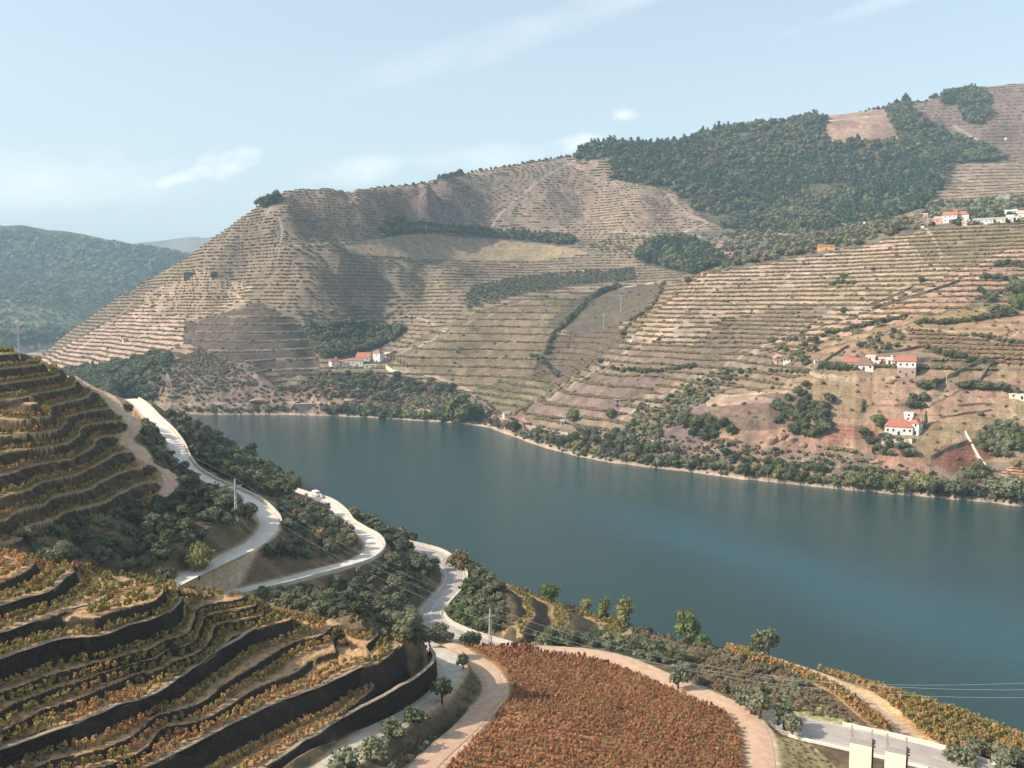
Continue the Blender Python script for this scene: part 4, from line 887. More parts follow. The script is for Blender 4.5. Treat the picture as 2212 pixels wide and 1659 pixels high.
for (zz, hh, pts), lab in zip(WALLS, WL):
    c = spline([pz(u, v, zz) for u, v in pts], 0.9); n = len(c)
    t = np.gradient(c[:, :2], axis=0); t /= np.linalg.norm(t, axis=1)[:, None]; nr = np.stack([t[:, 1], -t[:, 0]], 1)   # outer (downhill) side is to the right of travel
    jt = np.array([fbm(np.array([i * 0.35]), np.array([zz]), 3, 3)[0] for i in range(n)])
    top = zz + 0.10 + 0.35 * jt; v = []
    k = np.ones(n); e = min(6, n // 4); k[-e:] = np.linspace(1, 0.35, e)
    for i in range(n):
        for d, z in ((-0.35, top[i] - 1.2), (-0.35, top[i]), (0.22, top[i]), (0.50, zz - hh * k[i] - 0.4)): v.append((c[i, 0] + nr[i, 0] * d, c[i, 1] + nr[i, 1] * d, z))
    q = [(4 * i + j, 4 * i + j + 1, 4 * i + 5 + j, 4 * i + 4 + j) for i in range(n - 1) for j in range(3)] + [(0, 1, 2, 3), (4 * n - 1, 4 * n - 2, 4 * n - 3, 4 * n - 4)]
    o = MB().add(v, q).build('terrace_wall', M_schist); tag(o, lab, 'stone wall')
    v = []
    for i in range(n):
        for d, z in ((-0.42, 0.003), (-0.40, 0.12 + 0.1 * abs(jt[i])), (0.24, 0.10 + 0.1 * abs(jt[i])), (0.28, 0.003)): v.append((c[i, 0] + nr[i, 0] * d, c[i, 1] + nr[i, 1] * d, top[i] + z))
    q2 = [(4 * i + j, 4 * i + (j + 1) % 4, 4 * i + 4 + (j + 1) % 4, 4 * i + 4 + j) for i in range(n - 1) for j in range(4)]
    MB().add(v, q2).build('coping', M_cope, o)
print('roads', round(time.time() - T0, 1))
# ================================================================== VEGETATION
def leaf_mat(name, c1, c2, scale=0.5, trans=0.22, var=0.35):
    m = bpy.data.materials.new(name); m.use_nodes = True; nt = m.node_tree
    for n in list(nt.nodes): nt.nodes.remove(n)
    out = nt.nodes.new('ShaderNodeOutputMaterial'); d = nt.nodes.new('ShaderNodeBsdfDiffuse'); t = nt.nodes.new('ShaderNodeBsdfTranslucent'); mx = nt.nodes.new('ShaderNodeMixShader')
    g = nt.nodes.new('ShaderNodeNewGeometry'); oi = nt.nodes.new('ShaderNodeObjectInfo')
    f = nnoise(nt, scale, 3, 0.6)
    ra = nmath(nt, 'ADD', nmath(nt, 'MULTIPLY', f, 1.0), nmath(nt, 'MULTIPLY', nmath(nt, 'SUBTRACT', oi.outputs['Random'], 0.5), 0.7))
    ra = nmath(nt, 'ADD', ra, nmath(nt, 'MULTIPLY', nmath(nt, 'SUBTRACT', g.outputs['Random Per Island'], 0.5), 0.5))
    c = nmix(nt, nmap(nt, ra, 0.15, 0.85), (*c1, 1), (*c2, 1))
    nt.links.new(c, d.inputs[0]); nt.links.new(c, t.inputs[0]); mx.inputs[0].default_value = trans
    nt.links.new(d.outputs[0], mx.inputs[1]); nt.links.new(t.outputs[0], mx.inputs[2]); nt.links.new(mx.outputs[0], out.inputs[0])
    return m
L_olive = leaf_mat('olive_leaves', srgb(80, 86, 66), srgb(138, 136, 108), 0.4)
L_oak = leaf_mat('oak_leaves', srgb(74, 80, 58), srgb(116, 118, 84), 0.4)
L_dark = leaf_mat('pine_needles', srgb(58, 74, 58), srgb(96, 110, 84), 0.3)
L_yel = leaf_mat('yellowing_leaves', srgb(114, 112, 72), srgb(152, 146, 94), 0.4)
L_grn = leaf_mat('fresh_leaves', srgb(88, 98, 62), srgb(132, 138, 92), 0.4)
L_dry = leaf_mat('dry_scrub_leaves', srgb(112, 96, 74), srgb(150, 128, 100), 0.4)
L_vine = leaf_mat('vine_leaves', srgb(132, 120, 72), srgb(196, 172, 108), 0.25, 0.3)
L_vineo = leaf_mat('orange_vine_leaves', srgb(160, 112, 74), srgb(196, 152, 104), 0.18, 0.3)
L_viner = leaf_mat('red_vine_leaves', srgb(132, 66, 58), srgb(166, 98, 76), 0.3, 0.3)
L_bark = simple_mat('bark', srgb(96, 82, 70), srgb(66, 56, 48), 3.0, 0.95, 0.3)

def ico():
    t = (1 + 5 ** .5) / 2
    v = np.array([(-1, t, 0), (1, t, 0), (-1, -t, 0), (1, -t, 0), (0, -1, t), (0, 1, t), (0, -1, -t), (0, 1, -t), (t, 0, -1), (t, 0, 1), (-t, 0, -1), (-t, 0, 1)], float); v /= np.linalg.norm(v[0])
    f = np.array([(0, 11, 5), (0, 5, 1), (0, 1, 7), (0, 7, 10), (0, 10, 11), (1, 5, 9), (5, 11, 4), (11, 10, 2), (10, 7, 6), (7, 1, 8), (3, 9, 4), (3, 4, 2), (3, 2, 6), (3, 6, 8), (3, 8, 9), (4, 9, 5), (2, 4, 11), (6, 2, 10), (8, 6, 7), (9, 8, 1)])
    return v, f
ICO = ico()
def crown(seed, clumps, nleaf, ls, core=0.72, flat=1.0):
    """leaf quads round a set of clump spheres, unit height tree; returns verts, quads, tris"""
    R = np.random.default_rng(seed); cl = np.array(clumps, float); w = cl[:, 3] ** 2; w /= w.sum()
    k = R.choice(len(cl), nleaf, p=w); d = R.normal(size=(nleaf, 3)); d /= np.linalg.norm(d, axis=1)[:, None]
    rr = cl[k, 3] * (0.70 + 0.42 * R.random(nleaf)); p = cl[k, :3] + d * rr[:, None] * np.array([1, 1, flat])
    nrm = d + 0.75 * R.normal(size=(nleaf, 3)); nrm /= np.linalg.norm(nrm, axis=1)[:, None]
    a = np.cross(nrm, R.normal(size=(nleaf, 3))); a /= np.linalg.norm(a, axis=1)[:, None]; b = np.cross(nrm, a)
    s = ls * (0.6 + 0.8 * R.random(nleaf))[:, None]; e = 0.55 + 0.4 * R.random(nleaf)[:, None]
    v = np.stack([p - a * s - b * s * e * .4, p + a * s * .3 - b * s * e, p + a * s + b * s * e * .3, p - a * s * .2 + b * s * e], 1).reshape(-1, 3)
    q = np.arange(nleaf * 4).reshape(-1, 4); V_ = [v]; T_ = []; n = len(v)
    if core > 0:
        for c in cl:
            j = ICO[0] * (1 + 0.25 * R.normal(size=(12, 1))) * c[3] * core * np.array([1, 1, flat]) + c[:3]
            V_.append(j); T_.append(ICO[1] + n); n += 12
    return np.vstack(V_), q, (np.vstack(T_) if T_ else None)
def clumps_round(seed, n=9, w=0.5, z0=0.35, z1=0.95, r=0.2):
    R = np.random.default_rng(seed); o = [(0, 0, (z0 + z1) / 2, r * 1.45)]
    for i in range(n - 1):
        a = 2 * pi * i / (n - 1) + R.normal() * .4; h = R.random(); rad = w * (0.55 + 0.35 * R.random()) * (1 - 0.55 * max(0, h - 0.3))
        rr = r * (0.7 + 0.55 * R.random()); o.append((cos(a) * (rad - rr * .4), sin(a) * (rad - rr * .4), z0 + rr * .6 + (z1 - z0 - rr * 1.6) * h, rr))
    return o
def clumps_tall(seed, n=10, w=0.2, r=0.13):
    R = np.random.default_rng(seed); o = []
    for i in range(n):
        h = 0.2 + 0.7 * i / (n - 1); a = R.random() * 6.28; ww = w * math.sin(pi * min(1, 0.15 + 0.85 * (h - 0.1))) * .6; rr = r * (1.15 - 0.6 * abs(h - 0.5))
        o.append((cos(a) * ww, sin(a) * ww, h, rr))
    return o
def clumps_pine(seed, n=11, w=0.2):
    R = np.random.default_rng(seed); o = []
    for i in range(n):
        h = 0.25 + 0.68 * i / (n - 1); a = i * 2.4 + R.random(); ww = w * (1.05 - h) * 1.2; o.append((cos(a) * ww, sin(a) * ww, h, 0.05 + 0.13 * (1.05 - h)))
    return o
def trunk_mesh(seed, h, r, lean=0.05, limbs=3, spread=0.2, top=0.7):
    R = np.random.default_rng(seed); m = MB(); p = np.array([0, 0, -0.06]); q_ = np.array([lean * R.normal(), lean * R.normal(), h])
    m.tube(p, q_, r * 1.25, r * .8, 7)
    for i in range(limbs):
        a = 2 * pi * i / limbs + R.normal() * .3; e = q_ + np.array([cos(a) * spread, sin(a) * spread, (top - h) * (.7 + .3 * R.random())]); m.tube(q_, e, r * .6, r * .25, 5)
    return m.mesh('trunk', True)
KIND = {}     # kind -> list of (crown mesh, trunk mesh or None, raw crown arrays for merged masses)
def def_kind(kind, mat, variants, trunkargs, ls, nl, core=0.72, flat=1.0):
    L_ = []
    for i, cl in enumerate(variants):
        v, q, t = crown(hash(kind) % 1 + 17 * i + len(kind) * 31, cl, nl, ls, core, flat); me = new_mesh(kind + '_crown', v, q, t); me.materials.append(mat)
        tm = None
        if trunkargs: tm = trunk_mesh(i + 5, *trunkargs); tm.materials.append(L_bark)
        lo = crown(91 + 17 * i + len(kind), cl, max(36, nl // 7), ls * 2.1, core * 1.1, flat)
        L_.append((me, tm, lo, mat))
    KIND[kind] = L_
def_kind('olive_tree', L_olive, [clumps_round(s, 10, 0.52, 0.26, 1.0, 0.21) for s in range(5)], (0.28, 0.045, 0.03, 4, 0.2, 0.62), 0.055, 560)
def_kind('oak_tree', L_oak, [clumps_round(20 + s, 11, 0.48, 0.2, 1.0, 0.22) for s in range(4)], (0.25, 0.04, 0.02, 4, 0.18, 0.65), 0.05, 560)
def_kind('poplar_tree', L_yel, [clumps_tall(40 + s, 11, 0.3, 0.17) for s in range(3)], (0.25, 0.03, 0.02, 3, 0.08, 0.7), 0.042, 600, 0.6)
def_kind('yellow_tree', L_yel, [clumps_round(60 + s, 10, 0.46, 0.14, 1.0, 0.21) for s in range(3)], (0.2, 0.035, 0.02, 3, 0.14, 0.6), 0.05, 560)
def_kind('green_tree', L_grn, [clumps_round(70 + s, 14, 0.55, 0.1, 1.0, 0.21) for s in range(3)], (0.2, 0.04, 0.02, 4, 0.18, 0.6), 0.042, 900)
def_kind('pine_tree', L_dark, [clumps_pine(80 + s) for s in range(3)], (0.35, 0.022, 0.01, 2, 0.03, 0.9), 0.04, 420, 0.7)
def_kind('cypress_tree', L_dark, [[(0, 0, 0.12 + 0.78 * i / 9, 0.085 * (1.1 - 0.7 * i / 9)) for i in range(10)]], (0.15, 0.03, 0, 2, 0.01, 0.5), 0.03, 420, 0.8)
def_kind('bush', L_olive, [clumps_round(90 + s, 7, 0.62, -0.05, 1.0, 0.30) for s in range(4)], None, 0.075, 330)
def_kind('dry_bush', L_dry, [clumps_round(95 + s, 7, 0.62, -0.05, 1.0, 0.30) for s in range(3)], None, 0.075, 300)
def_kind('oak_bush', L_oak, [clumps_round(99 + s, 7, 0.60, -0.05, 1.0, 0.30) for s in range(3)], None, 0.07, 330)
def plant(kind, p, h, name, label, cat, group=None, ws=1.0):
    me, tm, lo, mat = random.choice(KIND[kind]); rz = random.random() * 6.28
    s = (h * ws * random.uniform(.9, 1.12), h * ws * random.uniform(.9, 1.12), h)
    if tm is None:
        o = bpy.data.objects.new(name, me); COL.objects.link(o); o.location = p; o.scale = s; o.rotation_euler = (0, 0, rz); return tag(o, label, cat, group)
    e = empty(name, p, rz); e.scale = s; tag(e, label, cat, group)
    c = bpy.data.objects.new('crown', me); COL.objects.link(c); c.parent = e
    t = bpy.data.objects.new('trunk', tm); COL.objects.link(t); t.parent = e
    return e
def merge(name, items, label, cat, trunk=False):
    """items: (kind, point, height, width scale) -> one merged mass per material, children-free"""
    by = {}
    for it in items: by.setdefault(it[0], []).append(it)
    first = None
    for kind, L_ in by.items():
        Vs, Qs, Ts, n = [], [], [], 0
        for k_, p, h, ws in L_:
            me, tm, (v, q, t), mat = random.choice(KIND[kind]); a = random.random() * 6.28; c_, s_ = cos(a), sin(a)
            x = (v[:, 0] * c_ - v[:, 1] * s_) * h * ws + p[0]; y = (v[:, 0] * s_ + v[:, 1] * c_) * h * ws + p[1]; z = v[:, 2] * h + p[2]
            Vs.append(np.stack([x, y, z], 1)); Qs.append(q + n); Ts.append(t + n); n += len(v)
        o = obj_of(name, new_mesh(name, np.vstack(Vs), np.vstack(Qs), np.vstack(Ts)), mat); tag(o, label, cat, None, 'stuff')
# ---- sampling of places on the ground
def sample(G, poly, n, dmin=0.0, ws=None, avoid=None, screen=True, pts_out=None):
    m = inpoly(G.U, G.V, poly) & G.VIS & (G.Z > 0.6)
    if avoid is not None: m &= ~avoid
    idx = np.flatnonzero(m)
    if len(idx) == 0: return []
    RNG.shuffle(idx)
    out = []
    cell = {}
    for i in idx[: n * 60]:
        a, b = divmod(int(i), G.nc); x = G.X[a, b]; y = G.Y[a, b]; d = dmin
        if d > 0:
            k = (int(x // d), int(y // d))
            if any((k[0] + i_, k[1] + j_) in cell and math.hypot(cell[(k[0] + i_, k[1] + j_)][0] - x, cell[(k[0] + i_, k[1] + j_)][1] - y) < d for i_ in (-1, 0, 1) for j_ in (-1, 0, 1)): continue
            cell[k] = (x, y)
        out.append((x, y, float(G.Z[a, b])))
        if len(out) >= n: break
    return out
def along(G, pts, n, jit=2.0):
    P = np.array(pts, float); L = np.concatenate([[0], np.cumsum(np.linalg.norm(np.diff(P, axis=0), axis=1))]); out = []
    for s in np.linspace(0, L[-1], n):
        out.append(G.hit(np.interp(s, L, P[:, 0]) + random.uniform(-jit, jit), np.interp(s, L, P[:, 1]) + random.uniform(-jit, jit) * .5))
    return out
def px2h(p, px): return px / FX * math.hypot(p[0], p[1])
AV = roadmask > 0.02
AV = AV | (feather(AV, 6) > 0.02)
# ---- near bank: olives and others
near_items = []     # (kind, p, h, ws, label, group, name, cat)
def cluster(poly, n, kinds, hm, h, label, group, name='olive_tree', cat='olive tree', dmin=3.0, ws=1.0, G=None):
    for p in sample(G or NG, poly, n, dmin, avoid=AV if (G is None or G is NG) else None):
        near_items.append((random.choice(kinds), p, random.uniform(hm, h), ws, label, group, name, cat))
O = 'olive_tree'; B = 'bush'
cluster([(95, 1215), (40, 1175), (150, 1140), (300, 1098), (400, 1074), (500, 1068), (540, 1100), (548, 1150), (500, 1185), (380, 1240), (370, 1262), (250, 1240), (150, 1222)], 150, [O, O, O, B], 2.6, 4.6, 'grey-green olive tree on the dark slope left of the upper road bend', 'olives left of the upper road bend', dmin=3.6, ws=1.15)
cluster([(605, 1090), (640, 1085), (720, 1110), (760, 1140), (765, 1190), (740, 1205), (640, 1228), (560, 1250), (480, 1268), (470, 1240), (560, 1195), (612, 1140)], 95, [O, O, B, 'dry_bush'], 2.0, 3.8, 'olive tree on the slope between the two hairpin bends', 'olives between the two hairpins', dmin=3.4, ws=1.15)
cluster([(395, 905), (440, 925), (540, 985), (610, 1025), (650, 1060), (600, 1075), (560, 1075), (470, 1040), (425, 1015), (405, 985), (385, 940), (350, 890)], 170, [O, O, 'oak_tree', 'oak_tree'], 3.2, 5.6, 'olive or oak tree on the steep bank between the upper road and the river', 'trees between the upper road and the river', dmin=3.2, ws=1.1)
cluster([(270, 880), (300, 880), (350, 960), (375, 1005), (430, 1045), (400, 1060), (360, 1010), (310, 965), (290, 925)], 45, [O, O, B], 2.4, 4.2, 'olive tree on the strip between the dirt track and the upper road', 'olives between the left track and the upper road', dmin=3.0, ws=1.1)
cluster([(580, 1240), (690, 1250), (800, 1215), (850, 1200), (905, 1215), (940, 1225), (945, 1270), (900, 1320), (880, 1375), (760, 1350), (640, 1325), (560, 1295)], 150, [O, O, O, B], 2.2, 4.2, 'olive tree on the shaded slope above the lowest road', 'olives above the lowest road', dmin=3.3, ws=1.15)
cluster([(840, 1150), (900, 1170), (860, 1200), (815, 1145), (745, 1110), (780, 1120)], 34, [O, B], 2.6, 4.2, 'olive tree on the brow between the middle hairpin and the river', 'olives beyond the middle hairpin', dmin=3.0, ws=1.15)
cluster([(905, 1172), (960, 1190), (1010, 1225), (1070, 1262), (1085, 1300), (1085, 1370), (1050, 1382), (1000, 1365), (985, 1310), (1015, 1260), (990, 1215)], 62, [O, B, 'oak_bush'], 2.0, 3.8, 'round bush or olive on the bank right of the lowest road', 'bushes right of the lowest road', 'olive_tree', 'olive tree', dmin=2.6, ws=1.2)
cluster([(965, 1320), (1015, 1325), (1040, 1372), (1000, 1368), (975, 1355)], 9, ['green_tree'], 2.6, 4.0, 'fresh green bushy tree inside the curve of the lowest road', 'green trees inside the curve of the lowest road', 'green_tree', 'tree', dmin=3.0, ws=1.2)
cluster([(1080, 1378), (1200, 1372), (1420, 1398), (1500, 1430), (1430, 1440), (1300, 1402), (1180, 1396), (1075, 1394)], 40, [O, B], 2.0, 3.6, 'olive tree in the row just beyond the red vineyard', 'olives beyond the red vineyard', dmin=2.6, ws=1.25)
cluster([(860, 1365), (930, 1372), (1000, 1385), (1040, 1395), (960, 1402), (880, 1388)], 16, [O], 2.4, 3.8, 'olive tree beside the top of the gravel road', 'olives at the top of the gravel road', dmin=2.6, ws=1.2)
cluster([(1420, 1420), (1520, 1400), (1700, 1450), (1800, 1520), (1720, 1545), (1640, 1545), (1560, 1510), (1480, 1470)], 60, ['dry_bush', 'dry_bush', B], 0.9, 2.0, 'brown dry bush on the scrubby slope right of the dirt track', 'dry bushes right of the dirt track', 'dry_bush', 'bush', dmin=2.0, ws=1.4)
cluster([(1290, 1300), (1420, 1335), (1560, 1378), (1750, 1430), (1900, 1470), (1880, 1488), (1700, 1440), (1500, 1402), (1300, 1345)], 26, ['dry_bush', B, 'yellow_tree'], 0.8, 1.9, 'small yellow-green shrub on the brow above the river', 'shrubs on the brow above the river', 'brow_shrub', 'shrub', dmin=2.6, ws=1.4)
for kind, u, v, px, ws, name, lab, cat in [
    ('yellow_tree', 430, 1252, 82, 0.9, 'yellow_tree', 'bright yellow-green tree beside the upper road just behind the foreground hill', 'tree'),
    ('oak_tree', 541, 988, 30, 1.0, 'oak_tree', 'lone dark round tree rising above the bank against the river', 'tree'),
    ('pine_tree', 628, 1040, 26, 1.3, 'pine_tree', 'small dark pine poking above the bank above the middle road', 'tree'),
    ('green_tree', 1190, 1292, 42, 1.3, 'green_tree', 'round green tree on the brow behind the vine spur', 'tree'),
    ('yellow_tree', 1355, 1348, 62, 0.85, 'yellow_tree', 'tall olive-yellow tree at the end of the vine spur, largest of the trees on the brow', 'tree'),
    ('yellow_tree', 1310, 1338, 48, 0.85, 'yellow_tree', 'middle-sized yellow-green tree left of the tallest tree on the brow', 'tree'),
    ('yellow_tree', 1270, 1322, 36, 1.0, 'yellow_tree', 'small yellow tree at the left end of the brow group', 'tree'),
    ('green_tree', 1492, 1400, 82, 0.75, 'green_tree', 'tall pale green tree standing alone against the river right of centre', 'tree'),
    ('green_tree', 1520, 1402, 34, 1.1, 'green_tree', 'small green bush at the foot of the tall pale green tree', 'bush'),
    ('yellow_tree', 1650, 1430, 46, 1.0, 'yellow_tree', 'rounded yellow-green tree on the brow just right of the dark pole', 'tree'),
    ('olive_tree', 1830, 1486, 32, 1.3, 'olive_tree', 'dark round tree at the upper edge of the yellow vineyard', 'tree'),
    ('olive_tree', 1465, 1488, 56, 0.9, 'olive_tree', 'single olive on the far edge of the pale dirt track', 'olive tree'),
    ('olive_tree', 1612, 1530, 52, 1.0, 'olive_tree', 'left one of two olives beside the small pink shed', 'olive tree'),
    ('olive_tree', 1640, 1552, 60, 0.95, 'olive_tree', 'right one of two olives beside the small pink shed', 'olive tree'),
    ('olive_tree', 1695, 1578, 58, 0.9, 'olive_tree', 'olive at the left end of the lower right road, nearest its start', 'olive tree'),
    ('olive_tree', 1712, 1592, 52, 0.8, 'olive_tree', 'dark olive just right of the olive at the start of the lower right road', 'olive tree'),
    ('olive_tree', 1672, 1625, 62, 1.0, 'olive_tree', 'olive tree on the bank above the grass verge at the lower right', 'olive tree'),
    ('yellow_tree', 2205, 1620, 48, 1.0, 'yellow_tree', 'yellow tree at the far right edge of the yellow vineyard', 'tree'),
    ('oak_bush', 2160, 1612, 26, 1.5, 'bush', 'dark green bush next to the yellow tree at the right edge', 'bush'),
    ('bush', 745, 1668, 60, 1.25, 'olive_tree', 'large grey bushy tree overhanging the gravel road at the bottom edge', 'olive tree'),
    ('bush', 802, 1628, 40, 1.4, 'olive_tree', 'grey bush leaning over the gravel road, second from the bottom edge', 'olive tree'),
    ('bush', 842, 1592, 40, 1.5, 'olive_tree', 'grey bush leaning over the gravel road, third from the bottom edge', 'olive tree'),
    ('bush', 895, 1562, 38, 1.4, 'olive_tree', 'round bush between the gravel road and the shaded hollow', 'olive tree'),
    ('olive_tree', 955, 1522, 66, 0.9, 'olive_tree', 'bushy tree at the bend between the gravel road and the dirt track', 'olive tree'),
    ('dry_bush', 990, 1545, 40, 1.3, 'dry_bush', 'brown bush in the shaded hollow beside the dirt track', 'bush'),
    ('olive_tree', 1000, 1447, 40, 0.9, 'olive_tree', 'small olive at the fork of the gravel road and the dirt track', 'olive tree'),
    ('olive_tree', 930, 1400, 46, 1.1, 'olive_tree', 'olive with a visible trunk at the head of the gravel road', 'olive tree')]:
    p = NG.hit(u, v)
    if 'brow' in lab or 'river' in lab or 'bank' in lab or 'yellow vineyard' in lab or 'vine spur' in lab or u > 2100: p = NG.ridge(u, 190 if u < 1700 else 150, 520 if u < 700 else 262)
    plant(kind, (p[0], p[1], p[2] - 0.1), px2h(p, px), name, lab, cat, None, ws)
near_items.sort(key=lambda it: -it[2] / math.hypot(it[1][0], it[1][1]))
cnt = {}; rest = []
for it in near_items:
    kind, p, h, ws, lab, grp, name, cat = it
    cnt[cat] = cnt.get(cat, 0) + 1
    if cnt[cat] > 280: rest.append((kind, p, h, ws)); continue
    plant(kind, (p[0], p[1], p[2] - 0.1), h, name, lab, cat, grp, ws)
if rest: merge('olive_grove', rest, 'smaller olive trees filling the slopes of the near bank', 'olive grove')
# big foreground bushes at the lower right corner
for p in sample(NG, [(2030, 1652), (2100, 1625), (2212, 1640), (2212, 1659), (2040, 1659)], 10, 1.6):
    plant('bush', (p[0], p[1], p[2] - .2), px2h(p, random.uniform(24, 42)), 'bush', 'grey-green bush at the lower right corner, in front of the road', 'bush', 'bushes at the lower right corner', 1.1)
scr = []
for poly, n, kinds, a, b_ in [([(95, 1215), (60, 1165), (300, 1095), (540, 1070), (560, 1150), (380, 1240)], 260, ['dry_bush', 'bush'], .5, 1.3), ([(600, 1080), (760, 1120), (790, 1190), (600, 1240), (470, 1260), (600, 1160)], 240, ['dry_bush', 'bush'], .5, 1.4),
                              ([(560, 1240), (850, 1200), (950, 1230), (880, 1380), (560, 1300)], 320, ['dry_bush', 'bush'], .5, 1.4), ([(385, 900), (640, 1050), (600, 1080), (400, 1000)], 260, ['oak_bush', 'dry_bush'], .8, 1.8),
                              ([(1100, 1262), (1420, 1368), (1500, 1395), (1760, 1445), (1640, 1440), (1400, 1400)], 160, ['dry_bush', 'bush'], .3, 1.0), ([(1400, 1410), (1560, 1400), (1720, 1450), (1850, 1560), (1700, 1550), (1560, 1515)], 700, ['dry_bush', 'dry_bush', 'bush'], .3, 1.0),
                              ([(840, 1659), (900, 1580), (1000, 1480), (1040, 1500), (1000, 1570), (920, 1640)], 140, ['dry_bush', 'bush'], .4, 1.2), ([(380, 1065), (420, 1040), (460, 1050), (440, 1075)], 40, ['dry_bush', 'bush'], .5, 1.2),
                              ([(1660, 1600), (1740, 1600), (1840, 1690), (1660, 1690)], 60, ['dry_bush'], .2, .5), ([(940, 1185), (1020, 1230), (1080, 1290), (1080, 1380), (1000, 1370), (1000, 1300)], 120, ['bush', 'oak_bush'], .6, 1.6)]:
    for p in sample(NG, poly, n, 0.8, avoid=AV): scr.append((random.choice(kinds), p, random.uniform(a, b_), 1.3))
merge('scrub', scr, 'low dry scrub between the olives and beside the roads', 'scrub')

# ---- grapevines
def vine_mesh(seed, mat, n=34, w=0.62, h=1.0, low=False):
    R = np.random.default_rng(seed); cl = [(0.13 * R.normal() * w, 0.10 * R.normal() * w, 0.45 + 0.18 * i, 0.22 + 0.08 * R.random()) for i in range(4)]
    v, q, t = crown(seed, cl, n, 0.11 if not low else 0.2, 0.0 if not low else 0.6)
    me = new_mesh('grapevine', v, q, t); me.materials.append(mat); return me, (v, q, t)
VM = {}
L_vineu = leaf_mat('rust_vine_leaves', srgb(158, 108, 80), srgb(198, 150, 112), 0.2, 0.3)
for nm, mt in (('y', L_vine), ('o', L_vineo), ('r', L_viner), ('u', L_vineu)):
    VM[nm] = [vine_mesh(s * 7 + ord(nm), mt, 44) for s in range(4)]
    VM[nm + 'l'] = [vine_mesh(s * 7 + ord(nm) + 3, mt, 15, low=True)[1] for s in range(3)]
stem = MB(); stem.tube((0, 0, -.15), (0.03, 0.02, .55), .05, .035, 5); stem.tube((0.12, 0, -.1), (0.12, 0.0, 1.15), .03, .03, 4); stem_me = stem.mesh('stem'); stem_me.materials.append(L_bark)
cand = []
def band(mask, rowc, width=0.16, cell=1.0, pick=None, colour=None, hs=(1.1, 1.5)):
    f = rowc - np.floor(rowc); m = mask & (np.abs(f - 0.5) < width) & (~AV); idx = np.flatnonzero(m); RNG.shuffle(idx)
    x = NG.X.ravel()[idx]; y = NG.Y.ravel()[idx]; k = np.floor(x / cell).astype(np.int64) * 100003 + np.floor(y / cell).astype(np.int64)
    _, first = np.unique(k, return_index=True); idx = idx[first]
    for i in idx:
        i = int(i); cand.append((float(NG.X.ravel()[i]), float(NG.Y.ravel()[i]), float(NG.Z.ravel()[i]), colour(i) if callable(colour) else colour, random.uniform(*hs)))
frm = (fF < 0.80)
nrow = np.array([2, 2, 2, 1, 1, 2, 1, 1, 1, 2, 2, 2, 2, 2])[np.clip(iF, 0, 13)]
nn = fbm(NG.X / 16, NG.Y / 16, 301, 3)
def colF(i):
    q_ = nn.ravel()[i] + 0.25 * random.uniform(-1, 1); return 'o' if q_ > 0.14 else 'y'
vis_near = NG.VIS | (feather(NG.VIS, 4) > 0.15)
band(mF & frm & vis_near & (slope < 1.2) & (fF > 0.0), fF / 0.80 * nrow, 0.16, 0.9, colour=colF, hs=(0.85, 1.2))
slopeflat = slope < 1.1
band(mL & (fL < 0.44) & vis_near & slopeflat, fL / 0.44 * 1.0, 0.30, 1.1, colour=lambda i: 'y' if nn.ravel()[i] + .2 * random.uniform(-1, 1) < 0.2 else 'o', hs=(1.0, 1.5))
th_r = radians(14); rowr = (NG.X * math.sin(th_r) + NG.Y * math.cos(th_r)) / 1.9
def colR(i):
    u, v = UN.ravel()[i], VN_.ravel()[i]; d = v - np.interp(u, [950, 1057, 1170, 1265, 1340, 1415, 1475, 1541, 1590, 1615], [1392, 1397, 1396, 1402, 1417, 1443, 1470, 1498, 1530, 1600])
    if u > 1080 and d < 16 + random.uniform(-12, 22) and u < 1560: return 'r' if random.random() < .75 else 'u'
    if u < 1090 and v < 1412: return 'o'
    return 'u' if random.random() < 0.72 else ('y' if random.random() < 0.5 else 'o')
band(mR & (~AV), rowr, 0.25, 0.82, colour=colR, hs=(0.62, 0.98))
row3 = (NG.X * math.sin(radians(-38)) + NG.Y * math.cos(radians(-38))) / 1.9
band(mY & NG.VIS & (~AV), row3, 0.26, 1.0, colour=lambda i: 'y' if (VN_.ravel()[i] < 1620 and random.random() < (0.85 if UN.ravel()[i] > 1950 else .45)) else 'o', hs=(1.0, 1.6))
band(mS & (fS < 0.40) & NG.VIS, fS / 0.40, 0.3, 1.1, colour='y', hs=(.9, 1.3))
cand = [c for c in cand if c[2] > 1]
print('vines', len(cand))
cand.sort(key=lambda c: math.hypot(c[0], c[1]) / c[4])
def inview(c):
    th = math.atan2(c[0], c[1]); t = (c[2] - CAMZ) / math.hypot(c[0], c[1]); u, v = proj(th, t); return 0 < u < 2212 and v < 1675
ind = []; rest = []
for c in cand:
    (ind if (len(ind) < 290 and inview(c)) else rest).append(c)
VN = {'y': ('yellow-green vine', 'y'), 'o': ('orange-brown vine', 'o'), 'r': ('red vine', 'r'), 'u': ('rust-brown vine', 'u')}
for c in ind:
    me_, _ = random.choice(VM[c[3]]); o = bpy.data.objects.new('grapevine', me_); COL.objects.link(o); o.location = c[:3]; s = c[4]; o.scale = (s, s, s); o.rotation_euler = (0, 0, random.random() * 6.28)
    u_, v_ = proj(math.atan2(c[0], c[1]), (c[2] - CAMZ) / math.hypot(c[0], c[1]))
    where = 'in the bottom left corner of the terraced foreground hill' if u_ < 620 else ('at the near edge of the terraces above the gravel road' if u_ < 900 else 'in the nearest rows of the red and orange vineyard')
    g = 'vines ' + where
    tag(o, VN[c[3]][0] + ' ' + where, 'grapevine', g)
    st = bpy.data.objects.new('stem', stem_me); COL.objects.link(st); st.parent = o
